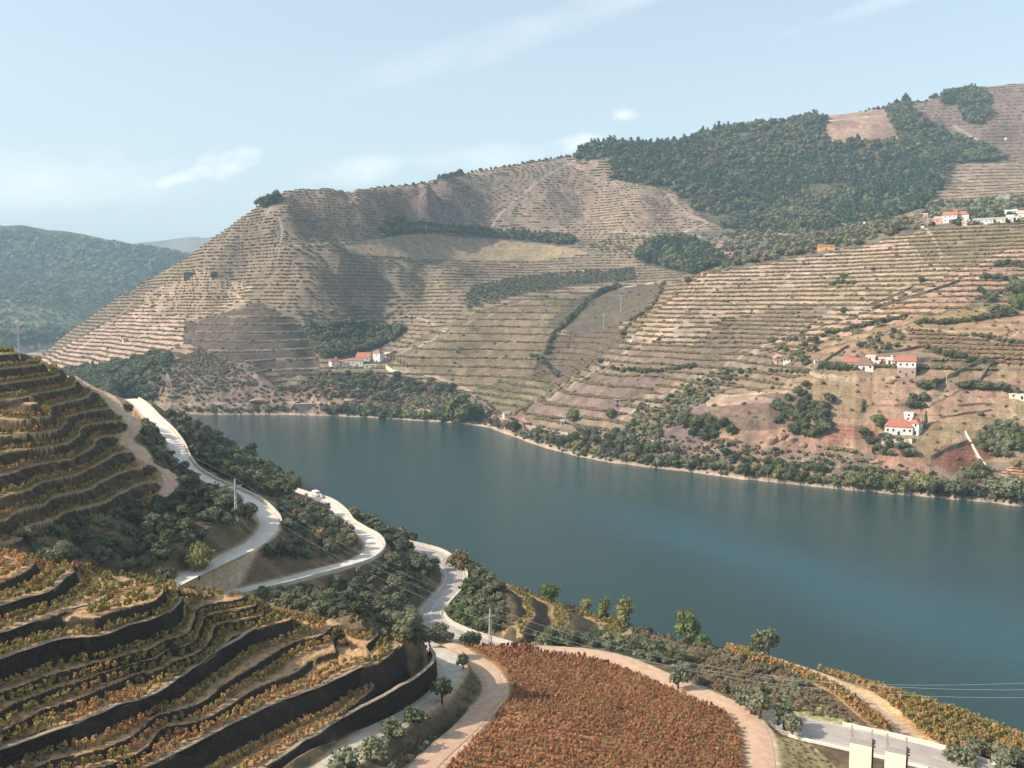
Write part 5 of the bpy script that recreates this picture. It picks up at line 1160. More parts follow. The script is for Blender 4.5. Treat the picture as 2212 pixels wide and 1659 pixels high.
for key, mt, nm in (('y', L_vine, 'yellow-green vines on the terraces and slopes'), ('o', L_vineo, 'orange vines of the vineyards'), ('r', L_viner, 'dark red vines of the vineyard edge'), ('u', L_vineu, 'rust-brown vines of the vineyard at the bottom centre')):
    L_ = [c for c in rest if c[3] == key]
    Vs, Qs, Ts, n = [], [], [], 0
    for c in L_:
        v, q, t = random.choice(VM[key + 'l']); a = random.random() * 6.28; ca, sa = cos(a), sin(a); s = c[4]
        Vs.append(np.stack([(v[:, 0] * ca - v[:, 1] * sa) * s + c[0], (v[:, 0] * sa + v[:, 1] * ca) * s + c[1], v[:, 2] * s + c[2]], 1)); Qs.append(q + n); Ts.append(t + n); n += len(v)
    if Vs: tag(obj_of('grapevines', new_mesh('grapevines', np.vstack(Vs), np.vstack(Qs), np.vstack(Ts)), mt), nm, 'vines', None, 'stuff')
print('near veg', round(time.time() - T0, 1))
# ================================================================== FAR VEGETATION
wood = []
def woods(poly, n, kinds, a, b_, dmin, ws=1.0):
    for p in sample(FG, poly, n, dmin): wood.append((random.choice(kinds), p, random.uniform(a, b_), ws))
P, K, Ol = 'pine_tree', 'oak_tree', 'olive_tree'
woods(FOREST[0], 3300, [P, K, K, Ol, Ol, 'bush', 'oak_bush', 'oak_bush', 'dry_bush'], 5, 14, 8.0, 1.3)
wood = [w for w in wood if fbm(np.array([w[1][0] / 70]), np.array([w[1][1] / 70]), 421, 3)[0] > -0.22 or random.random() < .35]
wl = [p for p in sample(FG, FOREST[0], 900, 9.0) if fbm(np.array([p[0] / 120]), np.array([p[1] / 120]), 401, 3)[0] > 0.02]
for p in wl: wood.append((P, p, random.uniform(14, 21), 1.15))
woods(FOREST[1], 170, [P, K], 10, 16, 6, 1.3); woods(FOREST[2], 330, [K, P, Ol], 5, 11, 5, 1.3); woods(FOREST[3], 260, [P, K, P], 9, 16, 5, 1.3)
woods(FOREST[4], 380, [K, K, Ol], 6, 12, 5, 1.3); woods(FOREST[5], 420, [K, K, Ol, P], 5, 10, 4, 1.4); woods(FOREST[6], 560, [Ol], 3.2, 5.2, 6.0, 1.25)
merge('far_wood', wood, 'dark green wood and groves covering parts of the far slopes', 'wood')
scr = []
def scrub_(poly, n, kinds, a, b_, dmin=1.5, ws=1.3):
    for p in sample(FG, poly, n, dmin): scr.append((random.choice(kinds), p, random.uniform(a, b_), ws))
scrub_(RIV, 1500, ['dry_bush', 'dry_bush', 'bush', 'oak_bush'], 1.0, 3.0, 2.5)
scrub_([(360, 790), (430, 755), (520, 800), (560, 830), (440, 855), (365, 860)], 420, ['dry_bush', 'bush'], 1.2, 3.2, 3)
scrub_([(600, 845), (700, 805), (850, 815), (990, 850), (1010, 880), (900, 868), (700, 862)], 420, ['bush', 'oak_bush', 'dry_bush'], 2.0, 4.6, 3)
scrub_([(1990, 440), (2212, 425), (2212, 480), (2010, 490)], 260, ['oak_bush', 'bush'], 3, 6.5, 5); scrub_([(1560, 500), (1700, 495), (1950, 475), (2000, 492), (1850, 530), (1560, 580)], 620, ['oak_bush', 'dry_bush', 'bush'], 3, 7, 4)
scrub_([(1370, 560), (1290, 540), (1250, 525), (1400, 510), (1560, 510), (1540, 540)], 160, ['bush', 'dry_bush'], 2, 5, 6)
scrub_([(640, 680), (760, 700), (880, 712), (900, 680), (760, 670), (660, 665)], 110, ['bush', 'dry_bush'], 2, 4.5, 8)
scrub_([(1380, 870), (1440, 865), (1490, 825), (1560, 800), (1640, 800), (1500, 880), (1420, 950), (1340, 940), (1370, 900)], 260, ['bush', 'oak_bush'], 1.5, 3.4, 2.5)
scrub_([(90, 790), (500, 560), (700, 440), (1200, 360), (1500, 520), (2200, 500), (2200, 900), (1500, 900), (1100, 850), (700, 800), (200, 810)], 600, ['bush', 'dry_bush', 'oak_bush'], 1.0, 2.6, 12)
scrub_([(1640, 800), (1700, 690), (2000, 600), (2212, 540), (2212, 1040), (1900, 1000), (1600, 950)], 380, ['bush', 'dry_bush'], 0.8, 2.0, 6)
merge('far_scrub', scr, 'low bushes and dry scrub scattered over the far bank', 'scrub')

far_items = []
def fclu(poly, n, kinds, a, b_, label, group, name, cat, dmin=2.0, ws=1.15):
    for p in sample(FG, poly, n, dmin): far_items.append((random.choice(kinds), p, px2h(p, random.uniform(a, b_)), ws, label, group, name, cat))
def frow(pts, n, kinds, a, b_, label, group, name, cat, ws=1.15, jit=2.0):
    for p in along(FG, pts, n, jit): far_items.append((random.choice(kinds), p, px2h(p, random.uniform(a, b_)), ws, label, group, name, cat))
Y_, GT, C_, BU, OB = 'yellow_tree', 'green_tree', 'cypress_tree', 'bush', 'oak_bush'
# riverside
frow([(705, 893), (760, 895), (840, 900), (930, 906), (960, 908)], 26, [Y_, Ol, K, BU], 16, 30, 'riverside tree on the far bank left of the big round tree', 'riverside trees left of the big round tree', 'riverside_tree', 'riverside tree')
frow([(400, 890), (500, 890), (600, 890), (640, 890)], 9, [K, Y_, BU], 10, 18, 'small tree at the waterline at the far end of the river', 'small trees at the far end of the river', 'riverside_tree', 'riverside tree')
frow([(1060, 920), (1120, 938), (1200, 962), (1290, 985), (1400, 1002), (1420, 1005)], 22, [K, Ol, Y_, BU], 14, 30, 'riverside tree below the terraced spur, right of the big round tree', 'riverside trees below the terraced spur', 'riverside_tree', 'riverside tree')
frow([(1420, 1003), (1500, 1012), (1600, 1026), (1700, 1037), (1800, 1048)], 23, [Y_, Ol, K, OB], 12, 34, 'riverside tree on the middle stretch of the right hand shore', 'riverside trees on the middle right shore', 'riverside_tree', 'riverside tree')
frow([(1840, 1052), (1900, 1058), (2000, 1068), (2100, 1076)], 15, [K, K, Y_, Ol], 24, 44, 'large riverside tree below the white villa', 'large riverside trees below the white villa', 'riverside_tree', 'riverside tree')
frow([(2150, 1082), (2170, 1082), (2190, 1086), (2212, 1088)], 5, [K, Ol], 36, 52, 'large dark tree at the right end of the far shore', 'trees at the right end of the far shore', 'riverside_tree', 'riverside tree')
fclu([(1240, 930), (1330, 945), (1420, 965), (1500, 980), (1640, 995), (1650, 1015), (1500, 1000), (1290, 975)], 40, [Ol, OB, K], 14, 26, 'dark bush on the bank between the rocks and the water', 'bushes between the rocks and the water', 'bank_bush', 'bush')
fclu([(1460, 905), (1530, 905), (1600, 930), (1600, 950), (1500, 950)], 14, [K, OB], 18, 30, 'rounded dark tree above the grey rocks in the middle of the right bank', 'rounded trees above the grey rocks', 'oak_tree', 'oak tree')
fclu([(1672, 880), (1730, 850), (1790, 870), (1797, 900), (1780, 950), (1720, 950), (1680, 920)], 46, [K, Ol, OB], 14, 26, 'grey-green tree in the dense copse over the cliff left of the white villa', 'trees of the copse left of the white villa', 'oak_tree', 'oak tree')
fclu([(2105, 930), (2212, 925), (2212, 975), (2160, 995), (2110, 975)], 36, [GT, Ol], 14, 24, 'bright green tree in the orchard at the right edge', 'orchard trees at the right edge', 'orchard_tree', 'orchard tree')
fclu([(1842, 930), (1890, 945), (1960, 955), (1975, 990), (1920, 1000), (1890, 985)], 22, [Ol, K, C_], 14, 24, 'dark tree on the slope in front of the white villa', 'trees in front of the white villa', 'oak_tree', 'oak tree')
frow([(1834, 1018), (1870, 1020), (1927, 1027)], 8, [Ol], 12, 15, 'small round tree in the row along the riverside road below the villa', 'row of small trees below the villa', 'roadside_tree', 'small tree', jit=.6)
frow([(1659, 1008), (1700, 1012), (1780, 1022)], 14, [Ol, K], 14, 22, 'tree in the row between the riverside track and the right shore', 'row between the riverside track and the right shore', 'roadside_tree', 'small tree')
fclu([(2085, 1016), (2120, 1016), (2125, 1036), (2090, 1040)], 5, [Y_, K], 20, 28, 'tree beside the ploughed field at the lower right of the far bank', 'trees beside the ploughed field', 'oak_tree', 'oak tree')
# slopes
OLR = 'slope_tree'
frow([(1180, 768), (1185, 745), (1205, 715), (1232, 692), (1262, 662), (1285, 640), (1312, 630), (1338, 622)], 44, [Ol, K], 9, 14, 'tree in the diagonal row between the striped vineyard and the plain brown field', 'diagonal tree row left of the brown field', OLR, 'small tree', jit=1.5)
frow([(1345, 728), (1357, 707), (1369, 694), (1384, 687), (1407, 667), (1417, 654), (1427, 639), (1434, 620)], 16, [Ol, K], 9, 15, 'small tree on the right edge of the plain brown field', 'trees on the right edge of the brown field', OLR, 'small tree')
frow([(1150, 772), (1180, 790), (1204, 817)], 12, [Ol, K], 10, 16, 'small dark tree below the diagonal tree row', 'trees below the diagonal row', OLR, 'small tree')
frow([(1324, 800), (1360, 804), (1420, 806), (1499, 795)], 16, [OB, K], 9, 14, 'dark bush in the hedge across the middle of the pale terraces', 'hedge across the pale terraces', 'hedge_bush', 'bush', jit=1)
for u, v, px, k in [(1486, 612, 14, K), (1424, 736, 8, OB), (1357, 757, 10, OB), (1296, 786, 14, K), (1300, 800, 11, Ol), (1823, 602, 12, OB), (1862, 650, 9, OB), (1885, 585, 8, OB), (1990, 612, 14, K), (1822, 676, 13, OB), (1667, 740, 14, GT), (462, 606, 16, K), (228, 805, 22, C_), (1739, 834, 15, OB), (1668, 842, 9, OB), (957, 452, 7, K), (1011, 410, 9, K), (940, 395, 8, K), (600, 620, 6, OB), (1319, 905, 26, K), (1238, 912, 30, K), (1238, 965, 34, K), (1285, 962, 26, Ol), (1897, 922, 30, GT), (1999, 925, 38, C_), (1734, 790, 26, Y_), (1866, 888, 22, C_), (1903, 745, 8, OB), (330, 665, 7, OB), (345, 640, 5, OB), (2020, 205, 11, K), (1848, 803, 9, K)]:
    p = FG.hit(u, v); far_items.append((k, p, px2h(p, px), 1.0 if k == C_ else 1.2, None, None, 'lone_tree', 'tree'))
frow([(1795, 617), (1820, 612), (1845, 615)], 8, [OB, GT], 7, 11, 'pale green bush in the patch in the middle of the wide terraces', 'bush patch on the wide terraces', 'bush', 'bush')
frow([(1779, 728), (1850, 712), (1955, 688)], 22, [Ol], 9, 14, 'olive in the long row under the wide terraces', 'long olive row under the wide terraces', OLR, 'small tree', jit=1.5)
frow([(1982, 702), (2060, 700), (2140, 690), (2195, 682)], 26, [Ol, K], 9, 14, 'olive in the dense hedge row under the yellow field', 'olive hedge under the yellow field', OLR, 'small tree', jit=1)
frow([(2140, 678), (2150, 672), (2165, 672), (2185, 680)], 7, [Ol], 11, 16, 'olive standing above the hedge at the right end of the yellow field', 'olives at the right end of the yellow field', OLR, 'small tree')
fclu([(2180, 625), (2212, 615), (2212, 675), (2185, 670)], 12, [Ol, GT], 16, 26, 'tall grey tree in the group at the right edge beside the yellow field', 'tall trees at the right edge', OLR, 'small tree')
fclu([(2100, 640), (2130, 628), (2160, 635), (2160, 650), (2110, 660)], 11, [Ol], 10, 16, 'olive in the clump above the yellow field', 'olive clump above the yellow field', OLR, 'small tree')
frow([(2120, 604), (2160, 606), (2212, 615)], 14, [Ol], 9, 14, 'olive in the upper row at the right edge', 'upper olive row at the right edge', OLR, 'small tree')
frow([(2150, 578), (2180, 574), (2212, 580)], 10, [Ol, K], 9, 15, 'olive in the topmost row at the right edge', 'topmost olive row at the right edge', OLR, 'small tree')
fclu([(1850, 745), (1900, 725), (1950, 715), (1950, 750), (1900, 765), (1860, 755)], 26, [Ol], 8, 13, 'olive on the little terraces above the farmhouses', 'olives above the farmhouses', OLR, 'small tree')
frow([(2005, 757), (2035, 768), (2060, 774), (2090, 783), (2142, 790)], 12, [Ol, K], 12, 18, 'olive in the row from the farmhouses down to the right', 'olive row right of the farmhouses', OLR, 'small tree')
frow([(2105, 728), (2160, 738), (2212, 748)], 9, [Ol], 9, 13, 'olive along the curved track at the right', 'olives along the curved track', OLR, 'small tree')
frow([(2072, 840), (2100, 843), (2150, 848), (2190, 850)], 12, [Ol], 14, 22, 'large round olive in the row below the small fields at the right', 'large olives below the small fields', OLR, 'small tree')
frow([(1990, 842), (2010, 845), (2022, 838)], 5, [Ol, K], 18, 24, 'large tree below the tall farmhouse', 'large trees below the tall farmhouse', OLR, 'small tree')
fclu([(1965, 868), (1998, 862), (2005, 880), (1965, 895)], 7, [Ol], 14, 20, 'olive in the clump between the tall farmhouse and the villa', 'olives between farmhouse and villa', OLR, 'small tree')
frow([(1775, 798), (1800, 800), (1828, 802)], 12, [K], 15, 19, 'clipped dark tree of the thick hedge left of the farmhouses', 'thick hedge left of the farmhouses', 'hedge_tree', 'tree', jit=1.0)
frow([(1665, 804), (1700, 806), (1745, 806)], 8, [OB], 8, 11, 'small dark bush in the row below the white cottages', 'bush row below the white cottages', 'bush', 'bush', jit=.5)
fclu([(1680, 752), (1760, 735), (1770, 765), (1700, 785)], 14, [Ol, GT], 10, 15, 'tree beside the white cottages', 'trees beside the white cottages', OLR, 'small tree')
frow([(1690, 738), (1760, 735), (1790, 726)], 8, [Ol], 9, 13, 'olive along the lower edge of the bright striped terraces', 'olives below the bright striped terraces', OLR, 'small tree')
fclu([(700, 815), (760, 812), (830, 812), (950, 835), (960, 850), (830, 850), (720, 840)], 44, [K, Ol], 12, 20, 'tree on the slope below the white wine estate', 'trees below the white wine estate', 'oak_tree', 'oak tree')
frow([(958, 842), (975, 846)], 3, [K], 18, 22, 'dark round tree at the right end of the estate slope', 'dark trees right of the estate slope', 'oak_tree', 'oak tree')
fclu([(558, 448), (572, 440), (592, 428), (600, 424), (596, 440), (570, 452)], 14, [P, K], 12, 22, 'tree in the group on the shoulder of the pointed hill, against the sky', 'skyline trees on the shoulder of the pointed hill', 'skyline_tree', 'tree', 3.0)
frow([(950, 392), (965, 386), (990, 380), (998, 379)], 9, [P, K], 9, 16, 'tree in the dark group on the ridge above the middle slope', 'trees on the middle ridge', 'skyline_tree', 'tree')
for u_, v_, n_ in (((1010, 1120), (375, 357), 12), ((1130, 1240), (354, 338), 14), ((800, 940), (407, 397), 10), ((1860, 2000), (243, 220), 16), ((2010, 2120), (214, 191), 22)):
    frow([(u_[0], v_[0]), (u_[1], v_[1])], n_, [K, OB], 3, 8, 'tiny tree on the skyline of the far ridge', 'tiny trees on the skyline', 'skyline_tree', 'tree')
for i, (u, v) in enumerate([(842, 834), (850, 837), (862, 842), (872, 847), (885, 850)]): pass
frow([(862, 826), (880, 834), (905, 842), (930, 848), (960, 855)], 12, [OB], 4, 6, 'small clipped bush along the pale drive below the estate', 'clipped bushes along the estate drive', 'bush', 'bush', jit=.3)
frow([(838, 772), (850, 778), (862, 785), (872, 790), (880, 795)], 7, [C_], 11, 14, 'thin cypress on the bank right of the estate tower house', 'thin cypresses right of the estate', 'cypress_tree', 'cypress', ws=1.0, jit=.5)
p = FG.hit(995, 912); plant('green_tree', (p[0], p[1], p[2] - .5), px2h(p, 66), 'round_tree', 'biggest round green tree on the far shore', 'tree', None, 1.15)
p = FG.hit(1028, 908); plant('oak_tree', (p[0], p[1], p[2] - .5), px2h(p, 38), 'oak_tree', 'darker tree touching the right side of the biggest round tree', 'tree', None, 1.2)
cnt2 = {}; rest = []
far_items.sort(key=lambda it: -it[2] / math.hypot(it[1][0], it[1][1]))
LONE = {}
for kind, p, h, ws, lab, grp, name, cat in far_items:
    cnt2[cat] = cnt2.get(cat, 0) + 1
    lim = 45 if cat == 'olive tree' else 290
    if cat == 'olive tree' and False: pass
    if cnt2[cat] > (280 if cat != 'olive tree' else 290): rest.append((kind, p, h, ws)); continue
    if lab is None:
        u_, v_ = proj(math.atan2(p[0], p[1]), (p[2] - CAMZ) / math.hypot(p[0], p[1])); u_ = float(u_); v_ = float(v_)
        size = 'tiny' if h * FX / math.hypot(p[0], p[1]) < 10 else ('small' if h * FX / math.hypot(p[0], p[1]) < 20 else 'large')
        form = {'cypress_tree': 'narrow dark cypress', 'oak_bush': 'dark bush', 'yellow_tree': 'yellow-green tree', 'green_tree': 'green tree'}.get(kind, 'dark round tree')
        if u_ < 700: where = 'on the terraces of the pointed hill'
        elif u_ < 1100: where = 'high on the middle far slope'
        elif u_ < 1345: where = 'by the riverside rocks' if v_ > 850 else 'on the crest between the pale terraces and the dark strip'
        elif u_ < 1600: where = 'on the pale terraced spur'
        elif v_ > 860: where = 'beside the white villa'
        elif v_ < 300: where = 'on the far right skyline'
        elif v_ > 760: where = 'near the farmhouses'
        else: where = 'among the wide bare terraces of the right hand spur'
        k_ = size + ' ' + form + ' alone ' + where; LONE[k_] = LONE.get(k_, 0) + 1; lab = k_; grp = 'lone trees ' + where
    plant(kind, (p[0], p[1], p[2] - 0.3), h, name, lab, cat, grp, ws)
if rest: merge('far_olives', rest, 'smaller olive trees dotted over the right hand slopes', 'olive grove')
# tree line and woods of the blue hills
w_ = []
for poly, n, a, b_ in [([(-60, 500), (80, 505), (300, 535), (420, 552), (560, 580), (420, 590), (200, 585), (-60, 575)], 900, 10, 22), ([(-60, 560), (300, 580), (400, 600), (300, 660), (-60, 650)], 700, 8, 18), ([(0, 706), (160, 700), (165, 735), (0, 750)], 260, 8, 14), ([(-60, 640), (300, 640), (200, 690), (-60, 700)], 200, 7, 12)]:
    for p in sample(DG, poly, n, 12): w_.append((random.choice([P, K, OB]), p, random.uniform(a, b_), 1.3))
KIND_SAVE = {k: list(v) for k, v in KIND.items()}
L_dist = leaf_mat('hazed_leaves', srgb(108, 124, 106), srgb(140, 148, 122), 0.02)  # leaf colour lightened: extra haze painted into the distant crowns
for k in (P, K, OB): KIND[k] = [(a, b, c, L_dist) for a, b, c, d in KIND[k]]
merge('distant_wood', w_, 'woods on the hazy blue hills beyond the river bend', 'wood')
# vine rows along the benches: one mass of low tufts
def row_mass():
    rng = np.random.default_rng(5); fr_ = qq - np.floor(qq)
    gap = fbm(FG.X / 14, FG.Y / 14, 431, 3)
    m = FG.VIS & (sv > 0.55) & (fr_ > 0.02) & (fr_ < 0.14 + 0.16 * np.clip(sv - 0.6, 0, 1)) & (gap > -0.24 - 0.12 * (sv - 0.8)) & (FG.Z > 8)
    idx = np.flatnonzero(m); rng.shuffle(idx); x = FG.X.ravel()[idx]; y = FG.Y.ravel()[idx]; c_ = 1.75
    k = np.floor(x / c_).astype(np.int64) * 100003 + np.floor(y / c_).astype(np.int64); _, f_ = np.unique(k, return_index=True); idx = idx[f_]
    if len(idx) > 80000: idx = rng.choice(idx, 80000, replace=False)
    P3 = np.stack([FG.X.ravel()[idx], FG.Y.ravel()[idx], FG.Z.ravel()[idx]], 1); n = len(P3)
    s = (0.95 + 0.6 * rng.random(n))[:, None, None] * np.array([1.45, 1.45, 0.8])
    V_ = P3[:, None, :] + ICO[0][None] * s * (1 + 0.3 * rng.normal(size=(n, 12, 1))) + np.array([0, 0, .5])
    T_ = (ICO[1][None] + (np.arange(n) * 12)[:, None, None]).reshape(-1, 3)
    o = obj_of('far_vine_rows', new_mesh('far_vine_rows', V_.reshape(-1, 3), None, T_), L_rows); tag(o, 'vine rows along the terraces of the far slopes', 'vines', None, 'stuff'); print('rows', n)
L_rows = leaf_mat('far_vines', srgb(84, 76, 56), srgb(122, 106, 76), 0.05, 0.1)
row_mass()
print('far veg', round(time.time() - T0, 1), len(far_items), len(near_items))
# ================================================================== BUILDINGS
M_wh = simple_mat('whitewash', srgb(238, 234, 226), srgb(214, 208, 198), 0.6, 0.9)
M_cr = simple_mat('cream_wall', srgb(232, 222, 200), srgb(210, 198, 172), 0.6, 0.9)
M_pk = simple_mat('pink_wall', srgb(222, 176, 158), srgb(206, 158, 140), 0.6, 0.9)
M_oc = simple_mat('ochre_wall', srgb(232, 178, 110), srgb(214, 160, 92), 0.6, 0.9)
M_st = simple_mat('stone_house_wall', srgb(188, 168, 150), srgb(150, 132, 116), 1.6, 0.95, 0.4)
M_dk = simple_mat('dark_stone_wall', srgb(92, 86, 82), srgb(70, 66, 64), 1.6, 0.95, 0.4)
M_rd = simple_mat('rust_door', srgb(150, 74, 56), srgb(128, 60, 48), 1.6, 0.8)
M_op = simple_mat('window_dark', srgb(52, 56, 62), srgb(40, 44, 50), 1.0, 0.3, spec=0.5)
def tile_mat(name, a, b_):
    m, nt, b = mat_new(name); tc = nt.nodes.new('ShaderNodeTexCoord')
    w = nt.nodes.new('ShaderNodeTexWave'); w.inputs['Scale'].default_value = 1.3; w.inputs['Distortion'].default_value = 0.6; nt.links.new(tc.outputs['Object'], w.inputs['Vector'])
    f = nmath(nt, 'ADD', nmath(nt, 'MULTIPLY', w.outputs['Fac'], 0.35), nmath(nt, 'MULTIPLY', nnoise(nt, 1.2, 5, 0.7, tc.outputs['Object']), 0.8))
    nt.links.new(nmix(nt, nmap(nt, f, 0.3, 0.8), (*a, 1), (*b_, 1)), b.inputs['Base Color']); b.inputs['Roughness'].default_value = 0.9; return m
M_tr = tile_mat('red_roof_tiles', srgb(188, 118, 98), srgb(160, 96, 80))
M_tb = tile_mat('brown_roof_tiles', srgb(150, 112, 96), srgb(120, 88, 76))
M_tg = tile_mat('grey_roof', srgb(176, 170, 158), srgb(150, 146, 136))
def slab_roof(m, w, d, h, rh, over, kind):
    x, y = w / 2 + over, d / 2 + over; z = h - 0.05; t = 0.22
    if kind == 'gable': r = [(-x, 0, z + rh), (x, 0, z + rh)]
    elif kind == 'hip': r = [(-x + min(x, y) * .95, 0, z + rh), (x - min(x, y) * .95, 0, z + rh)]
    if kind in ('gable', 'hip'):
        v = [(-x, -y, z), (x, -y, z), (x, y, z), (-x, y, z), r[0], r[1], (-x, -y, z - t), (x, -y, z - t), (x, y, z - t), (-x, y, z - t)]
        m.add(v, [(0, 1, 5, 4), (2, 3, 4, 5), (0, 6, 7, 1), (1, 7, 8, 2), (2, 8, 9, 3), (3, 9, 6, 0), (6, 9, 8, 7)], [(1, 2, 5), (3, 0, 4)])
    elif kind == 'shed':
        v = [(-x, -y, z), (x, -y, z), (x, y, z + rh), (-x, y, z + rh), (-x, -y, z - t), (x, -y, z - t), (x, y, z + rh - t), (-x, y, z + rh - t)]
        m.add(v, [(0, 1, 2, 3), (7, 6, 5, 4), (0, 4, 5, 1), (1, 5, 6, 2), (2, 6, 7, 3), (3, 7, 4, 0)])
    else:
        m.box(-x, x, -y, y, z, z + 0.25)
def house(u, v, wpx, hpx, label, wall=M_wh, roof=M_tr, rk='gable', rpx=None, rz=0.0, depth=0.6, name='house', cat='house', wins=2, door=True, floors=1, chim=False, base=None, group=None, G=None, sink=1.2):
    p = (G or FG).hit(u, v); D = math.hypot(p[0], p[1]); s = D / FX
    w, h = wpx * s, hpx * s; d = max(3.0, w * depth); rh = (rpx if rpx is not None else hpx * 0.45) * s * 1.15
    az = math.atan2(p[0], p[1])
    e = empty(name, (p[0] + math.sin(az) * d / 2, p[1] + math.cos(az) * d / 2, p[2]), -az + radians(rz)); tag(e, label, cat, group)
    m = MB(); m.box(-w / 2, w / 2, -d / 2, d / 2, -sink - 2.5, h)
    if rk == 'gable': 
        m.add([(-w / 2, -d / 2, h), (-w / 2, d / 2, h), (-w / 2, 0, h + rh * .9), (w / 2, -d / 2, h), (w / 2, d / 2, h), (w / 2, 0, h + rh * .9)], None, [(0, 2, 1), (3, 4, 5)])
    wl = m.build('wall', wall, e)
    m = MB(); slab_roof(m, w, d, h, rh, 0.35, rk); rf = m.build('roof', roof, e)
    if base:
        bh = h * base; m = MB(); m.box(-w / 2 - .05, w / 2 + .05, -d / 2 - .05, d / 2 + .05, -sink - 2.6, bh); m.build('stone_storey', M_st, e)
    k = 0
    for f in range(floors):
        z0 = h * (f + 0.42) / floors; wh = min(1.3, h / floors * 0.42)
        for i in range(wins):
            x = -w / 2 + w * (i + 0.5) / wins
            if door and f == 0 and i == wins // 2 and wins > 0: continue
            m = MB(); m.box(x - .5, x + .5, -d / 2 - .08, -d / 2 + .1, z0, z0 + wh); wo = m.build('window', M_op, e)
            m = MB(); m.box(x - .62, x + .62, -d / 2 - .11, -d / 2 - .02, z0 - .14, z0 - .003); m.build('sill', M_wh, wo)
    for sx in (-1, 1):
        if d > 5:
            m = MB(); xx = sx * w / 2; m.box(min(xx - .08, xx + .08), max(xx - .08, xx + .08), -.5, .5, h * .42, min(h * .42 + 1.3, h * .85)); m.build('window', M_op, e)
    if door:
        x = -w / 2 + w * (wins // 2 + 0.5) / max(wins, 1); m = MB(); m.box(x - .6, x + .6, -d / 2 - .09, -d / 2 + .1, 0, min(2.1, h * .7)); m.build('door', M_rd if base else M_op, e)
    if chim:
        m = MB(); m.box(w * .2, w * .2 + .9, -.45, .45, h, h + rh + 1.2); m.box(w * .2 - .12, w * .2 + 1.02, -.57, .57, h + rh + 1.203, h + rh + 1.4); m.build('chimney', M_wh, rf)
    return e
# wine estate on the middle shore
house(817, 783, 17, 20, 'tall white tower house with a red roof, highest building of the estate above the river', M_wh, M_tr, 'hip', 6, -28, 0.9, wins=1, floors=2, name='tower_house')
house(785, 783, 30, 10, 'long estate hall with a big red roof, left of the white tower house', M_wh, M_tr, 'shed', 9, -14, 0.6, wins=3)
house(768, 792, 34, 12, 'long low white wing below the big red roof of the estate', M_wh, M_tr, 'shed', 3, -10, 0.4, wins=4)
house(722, 794, 18, 12, 'white cottage with a red roof at the left end of the estate', M_wh, M_tr, 'gable', 6, 22, 0.8, wins=2, chim=True)
house(737, 792, 24, 8, 'low white building with a red roof between the cottage and the long wing', M_wh, M_tr, 'shed', 5, -4, 0.6, wins=3)
house(800, 797, 26, 8, 'cream garden building at the foot of the white tower house', M_cr, M_cr, 'flat', 1, -8, 0.3, wins=2, door=False)
def free_wall(G, pts, h, th, label, mat, name='stone_wall', cat='wall', step=2.0):
    P = np.array(pts, float); L = np.concatenate([[0], np.cumsum(np.linalg.norm(np.diff(P, axis=0), axis=1))]); n = max(3, int(L[-1] / step))
    W_ = np.array([G.hit(np.interp(s, L, P[:, 0]), np.interp(s, L, P[:, 1])) for s in np.linspace(0, L[-1], n)])
    for _ in range(2): W_[1:-1] = (W_[:-2] + 2 * W_[1:-1] + W_[2:]) / 4
    t = np.gradient(W_[:, :2], axis=0); t /= np.maximum(np.linalg.norm(t, axis=1), 1e-6)[:, None]; nr = np.stack([t[:, 1], -t[:, 0]], 1) * th / 2; v = []
    for i in range(n):
        for sg, z in ((-1, -2.0), (-1, h), (1, h), (1, -2.0)): v.append((W_[i, 0] + nr[i, 0] * sg, W_[i, 1] + nr[i, 1] * sg, W_[i, 2] + z))
    q = [(4 * i + j, 4 * i + j + 1, 4 * i + 5 + j, 4 * i + 4 + j) for i in range(n - 1) for j in range(3)] + [(0, 1, 2, 3), (4 * n - 1, 4 * n - 2, 4 * n - 3, 4 * n - 4)]
    o = MB().add(v, q).build(name, mat); tag(o, label, cat); return o
free_wall(FG, [(834, 798), (850, 806), (870, 812)], 3.2, 0.8, 'pale retaining wall of the drive below the tower house', M_cr)
free_wall(FG, [(822, 769), (840, 764), (855, 760)], 2.0, 0.8, 'cream wall on the slope behind the tower house', M_cr)
free_wall(FG, [(626, 888), (640, 872)], 2.0, 1.0, 'stone ramp wall at the far end of the river', M_st)
house(659, 888, 40, 14, 'sloping stone embankment down to the water on the far shore', M_st, M_st, 'flat', 0, 0, 0.3, name='embankment', cat='embankment', wins=0, door=False, sink=3)
house(963, 716, 12, 5, 'small white house alone above the striped vineyard', M_wh, M_tg, 'gable', 2, -10, 0.7, wins=2)
house(985, 882, 13, 7, 'white hut by the shore left of the big round tree', M_wh, M_wh, 'flat', 1, 0, 0.6, wins=1, door=False, name='hut', cat='hut')
house(928, 881, 6, 4, 'tiny white hut farther left along the shore track', M_wh, M_wh, 'flat', 1, 0, 0.6, wins=0, door=False, name='hut', cat='hut')
house(270, 739, 8, 5, 'small white hut on the striped terraces of the pointed hill', M_wh, M_tr, 'gable', 2, 14, 0.8, wins=0, name='hut', cat='hut')
house(412, 603, 24, 10, 'roofless dark stone ruin on the left flank of the pointed hill', M_dk, M_dk, 'shed', 2, -20, 0.5, wins=2, name='ruin', cat='ruin')
house(1374, 507, 10, 5, 'little pale house on the crest between the middle slopes', M_cr, M_cr, 'flat', 1, 0, 0.6, wins=1)
house(1364, 740, 16, 6, 'white flat-roofed shed at the edge of the bright terraces', M_wh, M_wh, 'flat', 1, -20, 0.5, wins=2, name='shed', cat='shed')
house(1524, 594, 16, 4, 'low ruined wall with a red roof at the top of the bright terraces', M_st, M_tr, 'shed', 2, 30, 0.4, wins=1)
